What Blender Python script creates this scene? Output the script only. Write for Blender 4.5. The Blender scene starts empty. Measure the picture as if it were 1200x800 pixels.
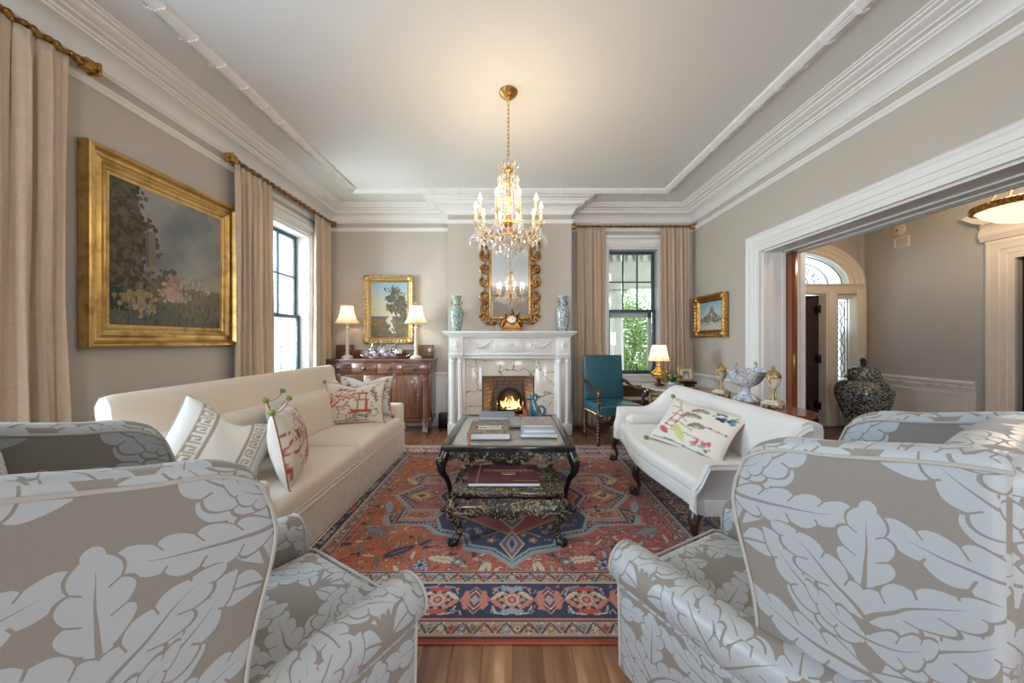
import bpy, bmesh, math, random
import numpy as np
from math import sin, cos, pi, radians
from mathutils import Vector, Matrix
S = bpy.context.scene
C = S.collection
# ---------------------------------------------------------------- camera
EYE = 1.36
cam_d = bpy.data.cameras.new('camera'); cam = bpy.data.objects.new('camera', cam_d); C.objects.link(cam)
cam.location = (0, 0, EYE); cam.rotation_euler = (pi/2, 0, 0)
cam_d.sensor_width = 36; cam_d.lens = 12.0; cam_d.shift_y = -2/1200; cam_d.clip_start = 0.02; cam_d.clip_end = 200
S.camera = cam
# ---------------------------------------------------------------- sky
W = bpy.data.worlds.new('sky'); S.world = W; W.use_nodes = True
bg = W.node_tree.nodes['Background']; bg.inputs['Color'].default_value = (0.78, 0.89, 1.0, 1); bg.inputs['Strength'].default_value = 2.2
S.view_settings.view_transform = 'Standard'; S.view_settings.look = 'None'; S.view_settings.gamma = 1
S.view_settings.use_curve_mapping = False
S.view_settings.exposure = 0.88
S.cycles.max_bounces = 7; S.cycles.diffuse_bounces = 4; S.cycles.glossy_bounces = 4; S.cycles.transmission_bounces = 6; S.cycles.transparent_max_bounces = 12
S.cycles.sample_clamp_indirect = 4.0; S.cycles.caustics_reflective = False; S.cycles.caustics_refractive = False
def area(name, loc, rot, sx, sy, power, col):
    d = bpy.data.lights.new(name, 'AREA'); d.shape = 'RECTANGLE'; d.size = sx; d.size_y = sy; d.energy = power; d.color = col
    o = bpy.data.objects.new(name, d); C.objects.link(o); o.location = loc; o.rotation_euler = rot; return o
# daylight coming through the near left window and the windows behind the camera
area('daylight_near_left_window', (-3.0, 0.85, 1.75), (0, -pi/2, 0), 2.2, 1.1, 58, (0.56, 0.78, 1.0))
area('daylight_rear_window', (-1.5, -4.1, 1.75), (pi/2, 0, 0), 1.2, 2.2, 56, (0.97, 0.98, 1.0))
area('daylight_rear_window', (1.5, -4.1, 1.75), (pi/2, 0, 0), 1.2, 2.2, 56, (0.97, 0.98, 1.0))
area('daylight_far_left_window', (-3.32, 4.3, 1.9), (0, -pi/2, 0), 1.9, 0.95, 80, (0.80, 0.93, 1.0))
area('daylight_hall_door', (4.475, 5.9, 2.3), (-pi/2 - 0.3, 0, 0), 2.0, 1.6, 34, (0.85, 0.93, 1.0))
sd = bpy.data.lights.new('sun', 'SUN'); sd.energy = 3.0; sd.angle = 0.05; sd.color = (1, 0.95, 0.86)
sun = bpy.data.objects.new('sun', sd); C.objects.link(sun); sun.rotation_euler = (radians(-38), radians(42), 0)
def lamp(name, loc, power, col=(1, 0.72, 0.42), r=0.02):
    d = bpy.data.lights.new(name, 'POINT'); d.energy = power; d.color = col; d.shadow_soft_size = r
    o = bpy.data.objects.new(name, d); C.objects.link(o); o.location = loc; return o
# ---------------------------------------------------------------- helpers
def link(name, me, mat=None, parent=None):
    o = bpy.data.objects.new(name, me); C.objects.link(o)
    if parent is not None: o.parent = parent
    if mat is not None:
        me.materials.clear()
        for m in (mat if isinstance(mat, (list, tuple)) else [mat]): me.materials.append(m)
    return o
class MB:
    def __init__(s): s.v = []; s.f = []; s.mi = []; s.n = 0; s.uv = {}
    def add(s, v, f, mi=0, xf=None):
        v = [tuple(xf(*p)) for p in v] if xf else [tuple(p) for p in v]
        s.v += v; n = s.n
        s.f += [tuple(i + n for i in q) for q in f]; s.mi += [mi]*len(f); s.n += len(v); return s
    def build(s, name, mat=None, parent=None, flat=False, ang=38, boxuv=False, kind=None, col=None, per_face_mi=True):
        me = bpy.data.meshes.new(name); me.from_pydata(s.v, [], s.f); me.update()
        if len(s.f) < 60000:
            bm = bmesh.new(); bm.from_mesh(me); bmesh.ops.recalc_face_normals(bm, faces=bm.faces); bm.to_mesh(me); bm.free()
        o = link(name, me, mat, parent)
        if isinstance(mat, (list, tuple)): me.polygons.foreach_set('material_index', s.mi)
        if not flat:
            me.polygons.foreach_set('use_smooth', [True]*len(me.polygons)); me.set_sharp_from_angle(angle=radians(ang))
        if boxuv:
            uv = me.uv_layers.new(name='UVMap'); d = np.empty(len(me.loops)*2, dtype=np.float32)
            co = np.array(s.v)
            for p in me.polygons:
                nx, ny, nz = (abs(t) for t in p.normal)
                for li in p.loop_indices:
                    x, y, z = co[me.loops[li].vertex_index]
                    if nz >= nx and nz >= ny: d[2*li] = x; d[2*li+1] = y
                    elif nx >= ny: d[2*li] = y; d[2*li+1] = z
                    else: d[2*li] = x; d[2*li+1] = z
            uv.data.foreach_set('uv', d)
        if col is not None:
            a = me.color_attributes.new(name='Col', type='FLOAT_COLOR', domain='POINT')
            cc = np.ones((len(s.v), 4), dtype=np.float32); cc[:, :3] = col; a.data.foreach_set('color', cc.ravel())
        if kind: o['kind'] = kind
        return o
def box(mb, x0, x1, y0, y1, z0, z1, mi=0, xf=None):
    mb.add([(x0,y0,z0),(x1,y0,z0),(x1,y1,z0),(x0,y1,z0),(x0,y0,z1),(x1,y0,z1),(x1,y1,z1),(x0,y1,z1)],
           [(0,3,2,1),(4,5,6,7),(0,1,5,4),(1,2,6,5),(2,3,7,6),(3,0,4,7)], mi, xf); return mb
def cbox(mb, x0, x1, y0, y1, z0, z1, b=0.004, mi=0, xf=None):
    """box with chamfered edges"""
    return rbox(mb, (x0+x1)/2, (y0+y1)/2, (z0+z1)/2, x1-x0, y1-y0, z1-z0, b, (1,1,1), 1, mi, xf)
def rbox(mb, cx, cy, cz, sx, sy, sz, r, n=(6,6,6), k=3, mi=0, xf=None):
    h = [sx/2, sy/2, sz/2]; r = min(r, *[t*0.999 for t in h])
    ax = []
    for i in range(3):
        e = [-h[i] + r*(1 - math.tan(pi/4*(1 - j/k))) for j in range(k+1)] if k else [-h[i]]
        mid = [(-(h[i]-r)) + 2*(h[i]-r)*j/n[i] for j in range(1, n[i])]
        a = e + mid + [-t for t in reversed(e)]
        ax.append(a)
    idx = {}; V = []; F = []
    def vid(p):
        key = (round(p[0], 6), round(p[1], 6), round(p[2], 6))
        if key in idx: return idx[key]
        q = [max(-(h[i]-r), min(h[i]-r, p[i])) for i in range(3)]
        d = [p[i]-q[i] for i in range(3)]; l = math.sqrt(sum(t*t for t in d)) or 1
        idx[key] = len(V); V.append((cx+q[0]+d[0]/l*r, cy+q[1]+d[1]/l*r, cz+q[2]+d[2]/l*r)); return idx[key]
    for a in range(3):
        b, c = (a+1) % 3, (a+2) % 3
        for sgn in (-1, 1):
            for i in range(len(ax[b])-1):
                for j in range(len(ax[c])-1):
                    q = []
                    for (ii, jj) in ((i,j),(i+1,j),(i+1,j+1),(i,j+1)):
                        p = [0,0,0]; p[a] = sgn*h[a]; p[b] = ax[b][ii]; p[c] = ax[c][jj]; q.append(vid(p))
                    F.append(tuple(q if sgn > 0 else reversed(q)))
    mb.add(V, F, mi, xf); return mb
def lathe(mb, prof, cx=0, cy=0, cz=0, n=20, mi=0, xf=None, sq=None):
    V = []; F = []; m = len(prof)
    for i, (r, z) in enumerate(prof):
        for j in range(n):
            a = 2*pi*j/n; V.append((cx+r*cos(a), cy+r*sin(a), cz+z))
    for i in range(m-1):
        for j in range(n):
            k = (j+1) % n; F.append((i*n+j, i*n+k, (i+1)*n+k, (i+1)*n+j))
    if prof[0][0] > 1e-5: F.append(tuple(reversed(range(n))))
    if prof[-1][0] > 1e-5: F.append(tuple((m-1)*n+j for j in range(n)))
    mb.add(V, F, mi, xf); return mb
def tube(mb, path, r, n=8, closed=False, mi=0, xf=None, cap=True, flat=1.0):
    P = [Vector(p) for p in path]; m = len(P); R = r if isinstance(r, (list, tuple)) else [r]*m
    V = []; F = []; up = None
    for i in range(m):
        if closed: t = P[(i+1) % m] - P[i-1]
        else: t = P[min(i+1, m-1)] - P[max(i-1, 0)]
        if t.length < 1e-9: t = Vector((0,0,1))
        t.normalize()
        if up is None:
            up = Vector((0,0,1)) if abs(t.z) < 0.9 else Vector((1,0,0))
        u = up - t*up.dot(t)
        if u.length < 1e-6: u = t.orthogonal()
        u.normalize(); w = t.cross(u); up = u
        for j in range(n):
            a = 2*pi*j/n; q = P[i] + u*(cos(a)*R[i]) + w*(sin(a)*R[i]*flat); V.append(tuple(q))
    for i in range(m if closed else m-1):
        for j in range(n):
            k = (j+1) % n; i2 = (i+1) % m; F.append((i*n+j, i*n+k, i2*n+k, i2*n+j))
    if not closed and cap: F.append(tuple(reversed(range(n)))); F.append(tuple((m-1)*n+j for j in range(n)))
    mb.add(V, F, mi, xf); return mb
def sweep(mb, prof, path, closed=False, mi=0, side=1, zoff=0):
    """prof: (d, z) points; d measured to the left of the path (side=1)"""
    m = len(path); P = [Vector((p[0], p[1])) for p in path]; V = []; F = []; k = len(prof)
    for i in range(m):
        d1 = (P[i] - P[i-1]) if (closed or i > 0) else None; d2 = (P[(i+1) % m] - P[i]) if (closed or i < m-1) else None
        n1 = Vector((-d1.y, d1.x)).normalized() if d1 is not None else None
        n2 = Vector((-d2.y, d2.x)).normalized() if d2 is not None else None
        if n1 is None: nn = n2
        elif n2 is None: nn = n1
        else:
            nn = n1 + n2; nn = nn / max(nn.dot(n1), 1e-4)
        for (d, z) in prof: V.append((P[i].x + nn.x*d*side, P[i].y + nn.y*d*side, z + zoff))
    for i in range(m if closed else m-1):
        for j in range(k-1):
            i2 = (i+1) % m; F.append((i*k+j, i2*k+j, i2*k+j+1, i*k+j+1))
        i2 = (i+1) % m; F.append((i*k+k-1, i2*k+k-1, i2*k, i*k))
    if not closed: F.append(tuple(range(k))); F.append(tuple((m-1)*k+j for j in reversed(range(k))))
    mb.add(V, F, mi); return mb
def grid(mb, fn, nu, nv, mi=0, closeu=False):
    V = [fn(i/nu, j/nv) for j in range(nv+1) for i in range(nu + (0 if closeu else 1))]; w = nu + (0 if closeu else 1); F = []
    for j in range(nv):
        for i in range(nu):
            a = j*w + i; b = j*w + (i+1) % w if closeu else a+1; F.append((a, b, b+w, a+w))
    mb.add(V, F, mi); return mb
def prism(mb, outline, axis, d0, d1, mi=0, xf=None):
    """extrude a 2-D outline along axis: 'y' -> outline in xz, 'x' -> yz, 'z' -> xy"""
    mk = {'y': lambda a, b, d: (a, d, b), 'x': lambda a, b, d: (d, a, b), 'z': lambda a, b, d: (a, b, d)}[axis]
    n = len(outline); V = [mk(a, b, d0) for a, b in outline] + [mk(a, b, d1) for a, b in outline]
    F = [tuple(range(n)), tuple(reversed(range(n, 2*n)))] + [(i, n+i, n+(i+1) % n, (i+1) % n) for i in range(n)]
    mb.add(V, F, mi, xf); return mb
def ball(mb, c, r, n=10, m=7, mi=0, sc=(1,1,1)):
    prof = [(max(1e-6, sin(pi*i/m)), -cos(pi*i/m)) for i in range(m+1)]
    V = []; F = []
    for (a, z) in prof:
        for j in range(n): t = 2*pi*j/n; V.append((c[0]+r*a*cos(t)*sc[0], c[1]+r*a*sin(t)*sc[1], c[2]+r*z*sc[2]))
    for i in range(m):
        for j in range(n): k = (j+1) % n; F.append((i*n+j, i*n+k, (i+1)*n+k, (i+1)*n+j))
    mb.add(V, F, mi); return mb
def thing(name, label, cat, loc=(0,0,0), rz=0, group=None):
    o = bpy.data.objects.new(name, None); C.objects.link(o); o.empty_display_size = 0.1
    o.location = loc; o.rotation_euler = (0, 0, rz); return tag(o, label, cat, group)
def tag(o, label, cat, group=None):
    o['label'] = label; o['category'] = cat
    if group: o['group'] = group
    return o
def struct(o): o['kind'] = 'structure'; return o
def dup(o, parent=None, loc=None, rz=None, label=None, group=None):
    c = o.copy(); C.objects.link(c); c.parent = parent if parent is not None else None
    if loc is not None: c.location = loc
    if rz is not None: c.rotation_euler = (0, 0, rz)
    if label: c['label'] = label
    if group: c['group'] = group
    for ch in list(o.children): dup(ch, c)
    return c
def text(name, body, size, mat, parent, loc, rot, ext=0.0004, align='CENTER', sx=1.0):
    cu = bpy.data.curves.new(name, 'FONT'); cu.body = body; cu.size = size; cu.extrude = ext; cu.align_x = align; cu.align_y = 'CENTER'
    t = bpy.data.objects.new(name, cu); C.objects.link(t); bpy.context.view_layer.update()
    me = bpy.data.meshes.new_from_object(t.evaluated_get(bpy.context.evaluated_depsgraph_get())); bpy.data.objects.remove(t)
    o = link(name, me, mat, parent); o.location = loc; o.rotation_euler = rot; o.scale = (sx, 1, 1); return o
# ---------------------------------------------------------------- materials
class NT:
    """tiny node expression helper"""
    def __init__(s, nt): s.t = nt; s.N = nt.nodes; s.L = nt.links
    def node(s, ty, **k):
        n = s.N.new(ty)
        for a, b in k.items(): setattr(n, a, b)
        return n
    def put(s, sock, v):
        if isinstance(v, bpy.types.NodeSocket): s.L.new(v, sock)
        elif v is not None: sock.default_value = v
    def m(s, op, a=None, b=None, c=None, clamp=False):
        n = s.node('ShaderNodeMath', operation=op, use_clamp=clamp)
        for i, v in enumerate((a, b, c)):
            if v is not None: s.put(n.inputs[i], v)
        return n.outputs[0]
    def mix(s, f, a, b):
        n = s.node('ShaderNodeMix', data_type='RGBA'); s.put(n.inputs[0], f); s.put(n.inputs[6], a); s.put(n.inputs[7], b); return n.outputs[2]
    def noise(s, vec, scale, detail=2, rough=0.5, dist=0.0):
        n = s.node('ShaderNodeTexNoise'); s.put(n.inputs['Vector'], vec); n.inputs['Scale'].default_value = scale
        n.inputs['Detail'].default_value = detail; n.inputs['Roughness'].default_value = rough; n.inputs['Distortion'].default_value = dist
        return n
    def vmap(s, vec, scale=(1,1,1), loc=(0,0,0), rot=(0,0,0)):
        n = s.node('ShaderNodeMapping'); s.put(n.inputs[0], vec); n.inputs['Scale'].default_value = scale
        n.inputs['Location'].default_value = loc; n.inputs['Rotation'].default_value = rot; return n.outputs[0]
    def ramp(s, f, stops):
        n = s.node('ShaderNodeValToRGB'); s.put(n.inputs[0], f); e = n.color_ramp.elements
        while len(e) < len(stops): e.new(0.5)
        for i, (p, c) in enumerate(stops): e[i].position = p; e[i].color = (*c, 1)
        return n.outputs[0]
    def obj(s): return s.node('ShaderNodeTexCoord').outputs['Object']
    def uv(s): return s.node('ShaderNodeTexCoord').outputs['UV']
    def bump(s, h, strength=0.3, dist=0.01):
        n = s.node('ShaderNodeBump'); s.put(n.inputs['Height'], h); n.inputs['Strength'].default_value = strength; n.inputs['Distance'].default_value = dist; return n.outputs[0]
def newmat(name):
    m = bpy.data.materials.new(name); m.use_nodes = True; t = NT(m.node_tree); return m, t, m.node_tree.nodes['Principled BSDF']
def c4(c): return (*c, 1) if len(c) == 3 else c
def M(name, col, rough=0.5, metal=0.0, var=0.06, vs=8.0, bs=0.0, bscale=60, coat=0.0, sheen=0.0, emit=None, estr=0, trans=0, ior=1.45, spec=0.5):
    m, t, p = newmat(name); co = t.obj()
    if var:
        n = t.noise(co, vs, 4, 0.6); a = tuple(max(0, x*(1-var)) for x in col); b = tuple(min(1, x*(1+var)) for x in col)
        t.put(p.inputs['Base Color'], t.mix(n.outputs[0], c4(a), c4(b)))
    else: p.inputs['Base Color'].default_value = c4(col)
    p.inputs['Roughness'].default_value = rough; p.inputs['Metallic'].default_value = metal; p.inputs['IOR'].default_value = ior
    p.inputs['Coat Weight'].default_value = coat; p.inputs['Sheen Weight'].default_value = sheen; p.inputs['Transmission Weight'].default_value = trans
    p.inputs['Specular IOR Level'].default_value = spec
    if bs:
        n2 = t.noise(co, bscale, 3, 0.6); t.put(p.inputs['Normal'], t.bump(n2.outputs[0], bs, 0.004))
    if emit: p.inputs['Emission Color'].default_value = c4(emit); p.inputs['Emission Strength'].default_value = estr
    return m
def wood(name, dark, light, rough=0.3, axis='y', scale=1.0, coat=0.3, figure=0.0):
    m, t, p = newmat(name); co = t.obj()
    geo = t.node('ShaderNodeObjectInfo'); off = t.node('ShaderNodeVectorMath', operation='SCALE')
    t.put(off.inputs[0], (7.3, 3.1, 5.7)); t.put(off.inputs['Scale'], geo.outputs['Random'])
    ad = t.node('ShaderNodeVectorMath', operation='ADD'); t.put(ad.inputs[0], co); t.put(ad.inputs[1], off.outputs[0])
    sc = {'x': (1.2,18,18), 'y': (18,1.2,18), 'z': (18,18,1.2)}[axis]
    v = t.vmap(ad.outputs[0], tuple(k*scale for k in sc)); n = t.noise(v, 1.0, 6, 0.65, 0.6 + figure)
    n2 = t.noise(ad.outputs[0], 3.0, 2); f = t.m('ADD', t.m('MULTIPLY', n.outputs[0], 0.75), t.m('MULTIPLY', n2.outputs[0], 0.25))
    f = t.m('ADD', f, t.m('MULTIPLY', t.m('SUBTRACT', geo.outputs['Random'], 0.5), 0.16))
    mid = tuple((a+b)/2 for a, b in zip(dark, light))
    t.put(p.inputs['Base Color'], t.ramp(f, [(0.3, dark), (0.5, mid), (0.68, light)])); p.inputs['Roughness'].default_value = rough; p.inputs['Coat Weight'].default_value = coat
    p.inputs['Coat Roughness'].default_value = 0.12; t.put(p.inputs['Normal'], t.bump(n.outputs[0], 0.08, 0.002)); return m
def vcol(name, rough=0.8, sheen=0.0, bscale=300, bs=0.2, coat=0.0):
    m, t, p = newmat(name); a = t.node('ShaderNodeAttribute', attribute_name='Col'); co = t.obj()
    n = t.noise(co, bscale, 2); f = t.m('ADD', t.m('MULTIPLY', n.outputs[0], 0.3), 0.85)
    mx = t.node('ShaderNodeVectorMath', operation='SCALE'); t.put(mx.inputs[0], a.outputs['Color']); t.put(mx.inputs['Scale'], f)
    t.put(p.inputs['Base Color'], mx.outputs[0]); p.inputs['Roughness'].default_value = rough; p.inputs['Sheen Weight'].default_value = sheen
    p.inputs['Coat Weight'].default_value = coat
    if bs: t.put(p.inputs['Normal'], t.bump(n.outputs[0], bs, 0.003))
    return m
# --- damask: acanthus leaves as distance functions in UV metres
def leaf_group():
    g = bpy.data.node_groups.new('leaf', 'ShaderNodeTree'); I = g.interface
    for nm in ('x','y','cx','cy','ca','sa','L','W','c','k'): I.new_socket(nm, in_out='INPUT', socket_type='NodeSocketFloat')
    I.new_socket('acc', in_out='INPUT', socket_type='NodeSocketFloat'); I.new_socket('out', in_out='OUTPUT', socket_type='NodeSocketFloat')
    t = NT(g); gi = g.nodes.new('NodeGroupInput').outputs; go = g.nodes.new('NodeGroupOutput').inputs
    dx = t.m('SUBTRACT', gi['x'], gi['cx']); dy = t.m('SUBTRACT', gi['y'], gi['cy'])
    s = t.m('DIVIDE', t.m('ADD', t.m('MULTIPLY', dx, gi['ca']), t.m('MULTIPLY', dy, gi['sa'])), gi['L'])
    q = t.m('DIVIDE', t.m('SUBTRACT', t.m('MULTIPLY', dy, gi['ca']), t.m('MULTIPLY', dx, gi['sa'])), gi['L'])
    q = t.m('SUBTRACT', q, t.m('MULTIPLY', gi['c'], t.m('MULTIPLY', s, s)))
    aq = t.m('ABSOLUTE', q); sc = t.m('ADD', s, 0.0, clamp=True)
    env = t.m('POWER', t.m('MAXIMUM', t.m('SINE', t.m('MULTIPLY', t.m('POWER', sc, 0.8), pi)), 0.0), 0.55)
    ph = t.m('ABSOLUTE', t.m('SINE', t.m('MULTIPLY', t.m('SUBTRACT', s, t.m('MULTIPLY', aq, 0.55)), gi['k'])))
    wd = t.m('MULTIPLY', t.m('MULTIPLY', env, gi['W']), t.m('ADD', t.m('MULTIPLY', t.m('POWER', ph, 0.7), 0.34), 0.66))
    d = t.m('SUBTRACT', aq, wd)
    body = t.m('LESS_THAN', d, 0.0); halo = t.m('LESS_THAN', t.m('MULTIPLY', d, gi['L']), 0.0055)
    rib = t.m('MULTIPLY', t.m('LESS_THAN', ph, 0.11), t.m('GREATER_THAN', aq, t.m('MULTIPLY', gi['W'], 0.33)))
    mid = t.m('MULTIPLY', t.m('LESS_THAN', aq, t.m('MULTIPLY', t.m('SUBTRACT', 0.85, s), 0.028)), t.m('LESS_THAN', s, 0.8))
    val = t.m('MULTIPLY', body, t.m('SUBTRACT', 1.0, t.m('MAXIMUM', rib, mid)))
    inr = t.m('MULTIPLY', t.m('GREATER_THAN', s, 0.0), t.m('LESS_THAN', s, 1.0)); al = t.m('MULTIPLY', halo, inr)
    t.put(go['out'], t.m('ADD', t.m('MULTIPLY', gi['acc'], t.m('SUBTRACT', 1.0, al)), t.m('MULTIPLY', val, al)))
    return g
LEAF = leaf_group()
def damask(name, ground, leafc, rough_l=0.32, sheen=0.3):
    m, t, p = newmat(name); uv = t.uv()
    n = t.noise(uv, 5.5, 2); off = t.node('ShaderNodeVectorMath', operation='SUBTRACT'); t.put(off.inputs[0], n.outputs['Color']); t.put(off.inputs[1], (0.5,0.5,0.5))
    sc = t.node('ShaderNodeVectorMath', operation='SCALE'); t.put(sc.inputs[0], off.outputs[0]); sc.inputs['Scale'].default_value = 0.035
    ad = t.node('ShaderNodeVectorMath', operation='ADD'); t.put(ad.inputs[0], uv); t.put(ad.inputs[1], sc.outputs[0])
    sp = t.node('ShaderNodeSeparateXYZ'); t.put(sp.inputs[0], ad.outputs[0]); U = sp.outputs[0]; V = sp.outputs[1]
    PU, PV = 0.50, 0.56
    x = t.m('ABSOLUTE', t.m('SUBTRACT', U, t.m('MULTIPLY', t.m('ROUND', t.m('DIVIDE', U, PU)), PU)))
    y = t.m('SUBTRACT', V, t.m('MULTIPLY', t.m('ROUND', t.m('DIVIDE', V, PV)), PV))
    V2 = t.m('SUBTRACT', V, PV/2); x2 = t.m('SUBTRACT', PU/2, x); y2 = t.m('SUBTRACT', V2, t.m('MULTIPLY', t.m('ROUND', t.m('DIVIDE', V2, PV)), PV))
    acc = 0.0
    #       set cx    cy    ang   L     W    c    k
    H = [(0.015, -0.24, 72, 0.25, 0.17, -0.22, 12), (0.23, 0.00, 158, 0.15, 0.22, 0.35, 10), (0.00, -0.16, -8, 0.235, 0.20, 0.32, 14),
         (0.005, -0.10, 24, 0.225, 0.20, 0.30, 13), (0.00, -0.05, 52, 0.20, 0.22, -0.25, 12), (0.00, 0.02, 90, 0.17, 0.27, 0.0, 11), (0.00, -0.09, 4, 0.10, 0.32, 0.5, 9)]
    LV = [(st,) + h for h in H for st in (0, 1)]
    for (st, cx, cy, a, L, Wd, c, k) in LV:
        n = t.node('ShaderNodeGroup'); n.node_tree = LEAF
        for nm, v in (('x', x if st == 0 else x2), ('y', y if st == 0 else y2), ('cx', cx), ('cy', cy), ('ca', cos(radians(a))), ('sa', sin(radians(a))), ('L', L), ('W', Wd), ('c', c), ('k', float(k)), ('acc', acc)):
            t.put(n.inputs[nm], v)
        acc = n.outputs[0]
    # woven threads
    w = t.node('ShaderNodeTexWave'); t.put(w.inputs['Vector'], uv); w.inputs['Scale'].default_value = 260
    thr = t.noise(t.vmap(uv, (900, 90, 1)), 1.0, 2)
    g2 = t.mix(thr.outputs[0], c4(tuple(k*0.86 for k in ground)), c4(tuple(min(1, k*1.12) for k in ground)))
    l2 = t.mix(thr.outputs[0], c4(tuple(k*0.95 for k in leafc)), c4(tuple(min(1, k*1.04) for k in leafc)))
    t.put(p.inputs['Base Color'], t.mix(acc, g2, l2)); t.put(p.inputs['Roughness'], t.m('SUBTRACT', 0.8, t.m('MULTIPLY', acc, 0.8-rough_l)))
    p.inputs['Sheen Weight'].default_value = sheen; p.inputs['Sheen Roughness'].default_value = 0.4
    t.put(p.inputs['Normal'], t.bump(t.m('ADD', acc, t.m('MULTIPLY', thr.outputs[0], 0.4)), 0.18, 0.002))
    return m
def clothmat(name, col, var=0.08, pat=0.0, pcol=None, rough=0.85, sheen=0.3, translucent=0.0, pscale=9):
    m, t, p = newmat(name); co = t.obj(); n = t.noise(co, 420, 2); b = t.noise(co, 4, 3)
    a = t.mix(b.outputs[0], c4(tuple(k*(1-var) for k in col)), c4(tuple(min(1, k*(1+var)) for k in col)))
    if pat:
        q = t.noise(co, pscale, 1, 0.4, 1.8); f = t.m('GREATER_THAN', q.outputs[0], 0.5)
        f = t.m('MULTIPLY', t.m('SMOOTH_MIN', f, 1.0, 0.1), pat); a = t.mix(f, a, c4(pcol))
    t.put(p.inputs['Base Color'], a); p.inputs['Roughness'].default_value = rough; p.inputs['Sheen Weight'].default_value = sheen
    h = t.m('ADD', t.m('MULTIPLY', n.outputs[0], 0.15), t.noise(co, 14, 2).outputs[0])
    t.put(p.inputs['Normal'], t.bump(h, 0.12, 0.01))
    if translucent:
        tr = t.node('ShaderNodeBsdfTranslucent'); t.put(tr.inputs[0], a); mx = t.node('ShaderNodeMixShader'); mx.inputs[0].default_value = translucent
        t.put(mx.inputs[1], p.outputs[0]); t.put(mx.inputs[2], tr.outputs[0]); t.put(m.node_tree.nodes['Material Output'].inputs[0], mx.outputs[0])
    return m
def gilt(name, col, dark=(0.10,0.045,0.015), rough=0.32, sc=45):
    m, t, p = newmat(name); co = t.obj(); n = t.noise(co, sc, 3, 0.6); f = t.m('SMOOTHSTEP', n.outputs[0], 0, 1) if False else n.outputs[0]
    t.put(p.inputs['Base Color'], t.ramp(f, [(0.33, dark), (0.50, col), (0.75, tuple(min(1, k*1.25) for k in col))]))
    t.put(p.inputs['Metallic'], 0.85); p.inputs['Roughness'].default_value = rough; t.put(p.inputs['Normal'], t.bump(n.outputs[0], 0.5, 0.006)); return m
def china(name, base, inks, sc=28):
    m, t, p = newmat(name); co = t.obj(); v = t.node('ShaderNodeTexVoronoi', feature='DISTANCE_TO_EDGE'); t.put(v.inputs[0], co); v.inputs['Scale'].default_value = sc
    n = t.noise(co, sc*0.9, 3, 0.6, 1.5); f = t.m('GREATER_THAN', n.outputs[0], 0.53); l = t.m('LESS_THAN', v.outputs['Distance'], 0.07)
    n2 = t.noise(co, sc*0.35, 1); ink = t.mix(t.m('GREATER_THAN', n2.outputs[0], 0.5), c4(inks[0]), c4(inks[1]))
    t.put(p.inputs['Base Color'], t.mix(t.m('MAXIMUM', f, l), c4(base), ink)); p.inputs['Roughness'].default_value = 0.15; return m
def marble(name, base, vein, sc=2.0, rough=0.15, hi=0.018):
    m, t, p = newmat(name); co = t.obj(); n = t.noise(co, sc*1.5, 5, 0.6); ad = t.node('ShaderNodeVectorMath', operation='MULTIPLY_ADD')
    t.put(ad.inputs[0], n.outputs['Color']); t.put(ad.inputs[1], (0.5,0.5,0.5)); t.put(ad.inputs[2], co)
    v = t.node('ShaderNodeTexVoronoi', feature='DISTANCE_TO_EDGE'); t.put(v.inputs[0], ad.outputs[0]); v.inputs['Scale'].default_value = sc*1.6
    nn = t.noise(co, sc*2.5, 3); w = t.m('MULTIPLY', nn.outputs[0], hi*3)
    f = t.m('SUBTRACT', 1.0, t.m('DIVIDE', v.outputs['Distance'], w), clamp=True)
    cl = t.mix(t.noise(co, sc*3, 4, 0.7).outputs[0], c4(tuple(k*0.86 for k in base)), c4(base))
    t.put(p.inputs['Base Color'], t.mix(f, cl, c4(vein))); p.inputs['Roughness'].default_value = rough; return m
def lacquer(name, sc=14, amount=0.56):
    m, t, p = newmat(name); co = t.obj(); n = t.noise(co, sc, 2, 0.5, 2.2); f = t.m('GREATER_THAN', n.outputs[0], amount); n2 = t.noise(co, sc*5, 2); f = t.m('MULTIPLY', f, t.m('GREATER_THAN', n2.outputs[0], 0.44))
    g = t.mix(t.noise(co, 9, 1).outputs[0], (0.34,0.18,0.06,1), (0.20,0.20,0.10,1))
    t.put(p.inputs['Base Color'], t.mix(f, (0.012,0.011,0.012,1), g)); p.inputs['Roughness'].default_value = 0.22; p.inputs['Coat Weight'].default_value = 0.5; return m
def glassy(name, tint=(1,1,1), mixg=0.12, rough=0.0):
    m, t, p = newmat(name); tr = t.node('ShaderNodeBsdfTransparent'); tr.inputs[0].default_value = c4(tint)
    gl = t.node('ShaderNodeBsdfGlossy'); gl.inputs['Roughness'].default_value = rough; gl.inputs['Color'].default_value = (1,1,1,1)
    mx = t.node('ShaderNodeMixShader'); lw = t.node('ShaderNodeLayerWeight'); lw.inputs[0].default_value = 0.25
    t.put(mx.inputs[0], t.m('ADD', t.m('MULTIPLY', lw.outputs['Fresnel'], 0.7), mixg, clamp=True)); t.put(mx.inputs[1], tr.outputs[0]); t.put(mx.inputs[2], gl.outputs[0])
    t.put(m.node_tree.nodes['Material Output'].inputs[0], mx.outputs[0]); return m
def emis(name, col, s):
    m, t, p = newmat(name); e = t.node('ShaderNodeEmission'); e.inputs[0].default_value = c4(col); e.inputs[1].default_value = s
    t.put(m.node_tree.nodes['Material Output'].inputs[0], e.outputs[0]); return m
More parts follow.
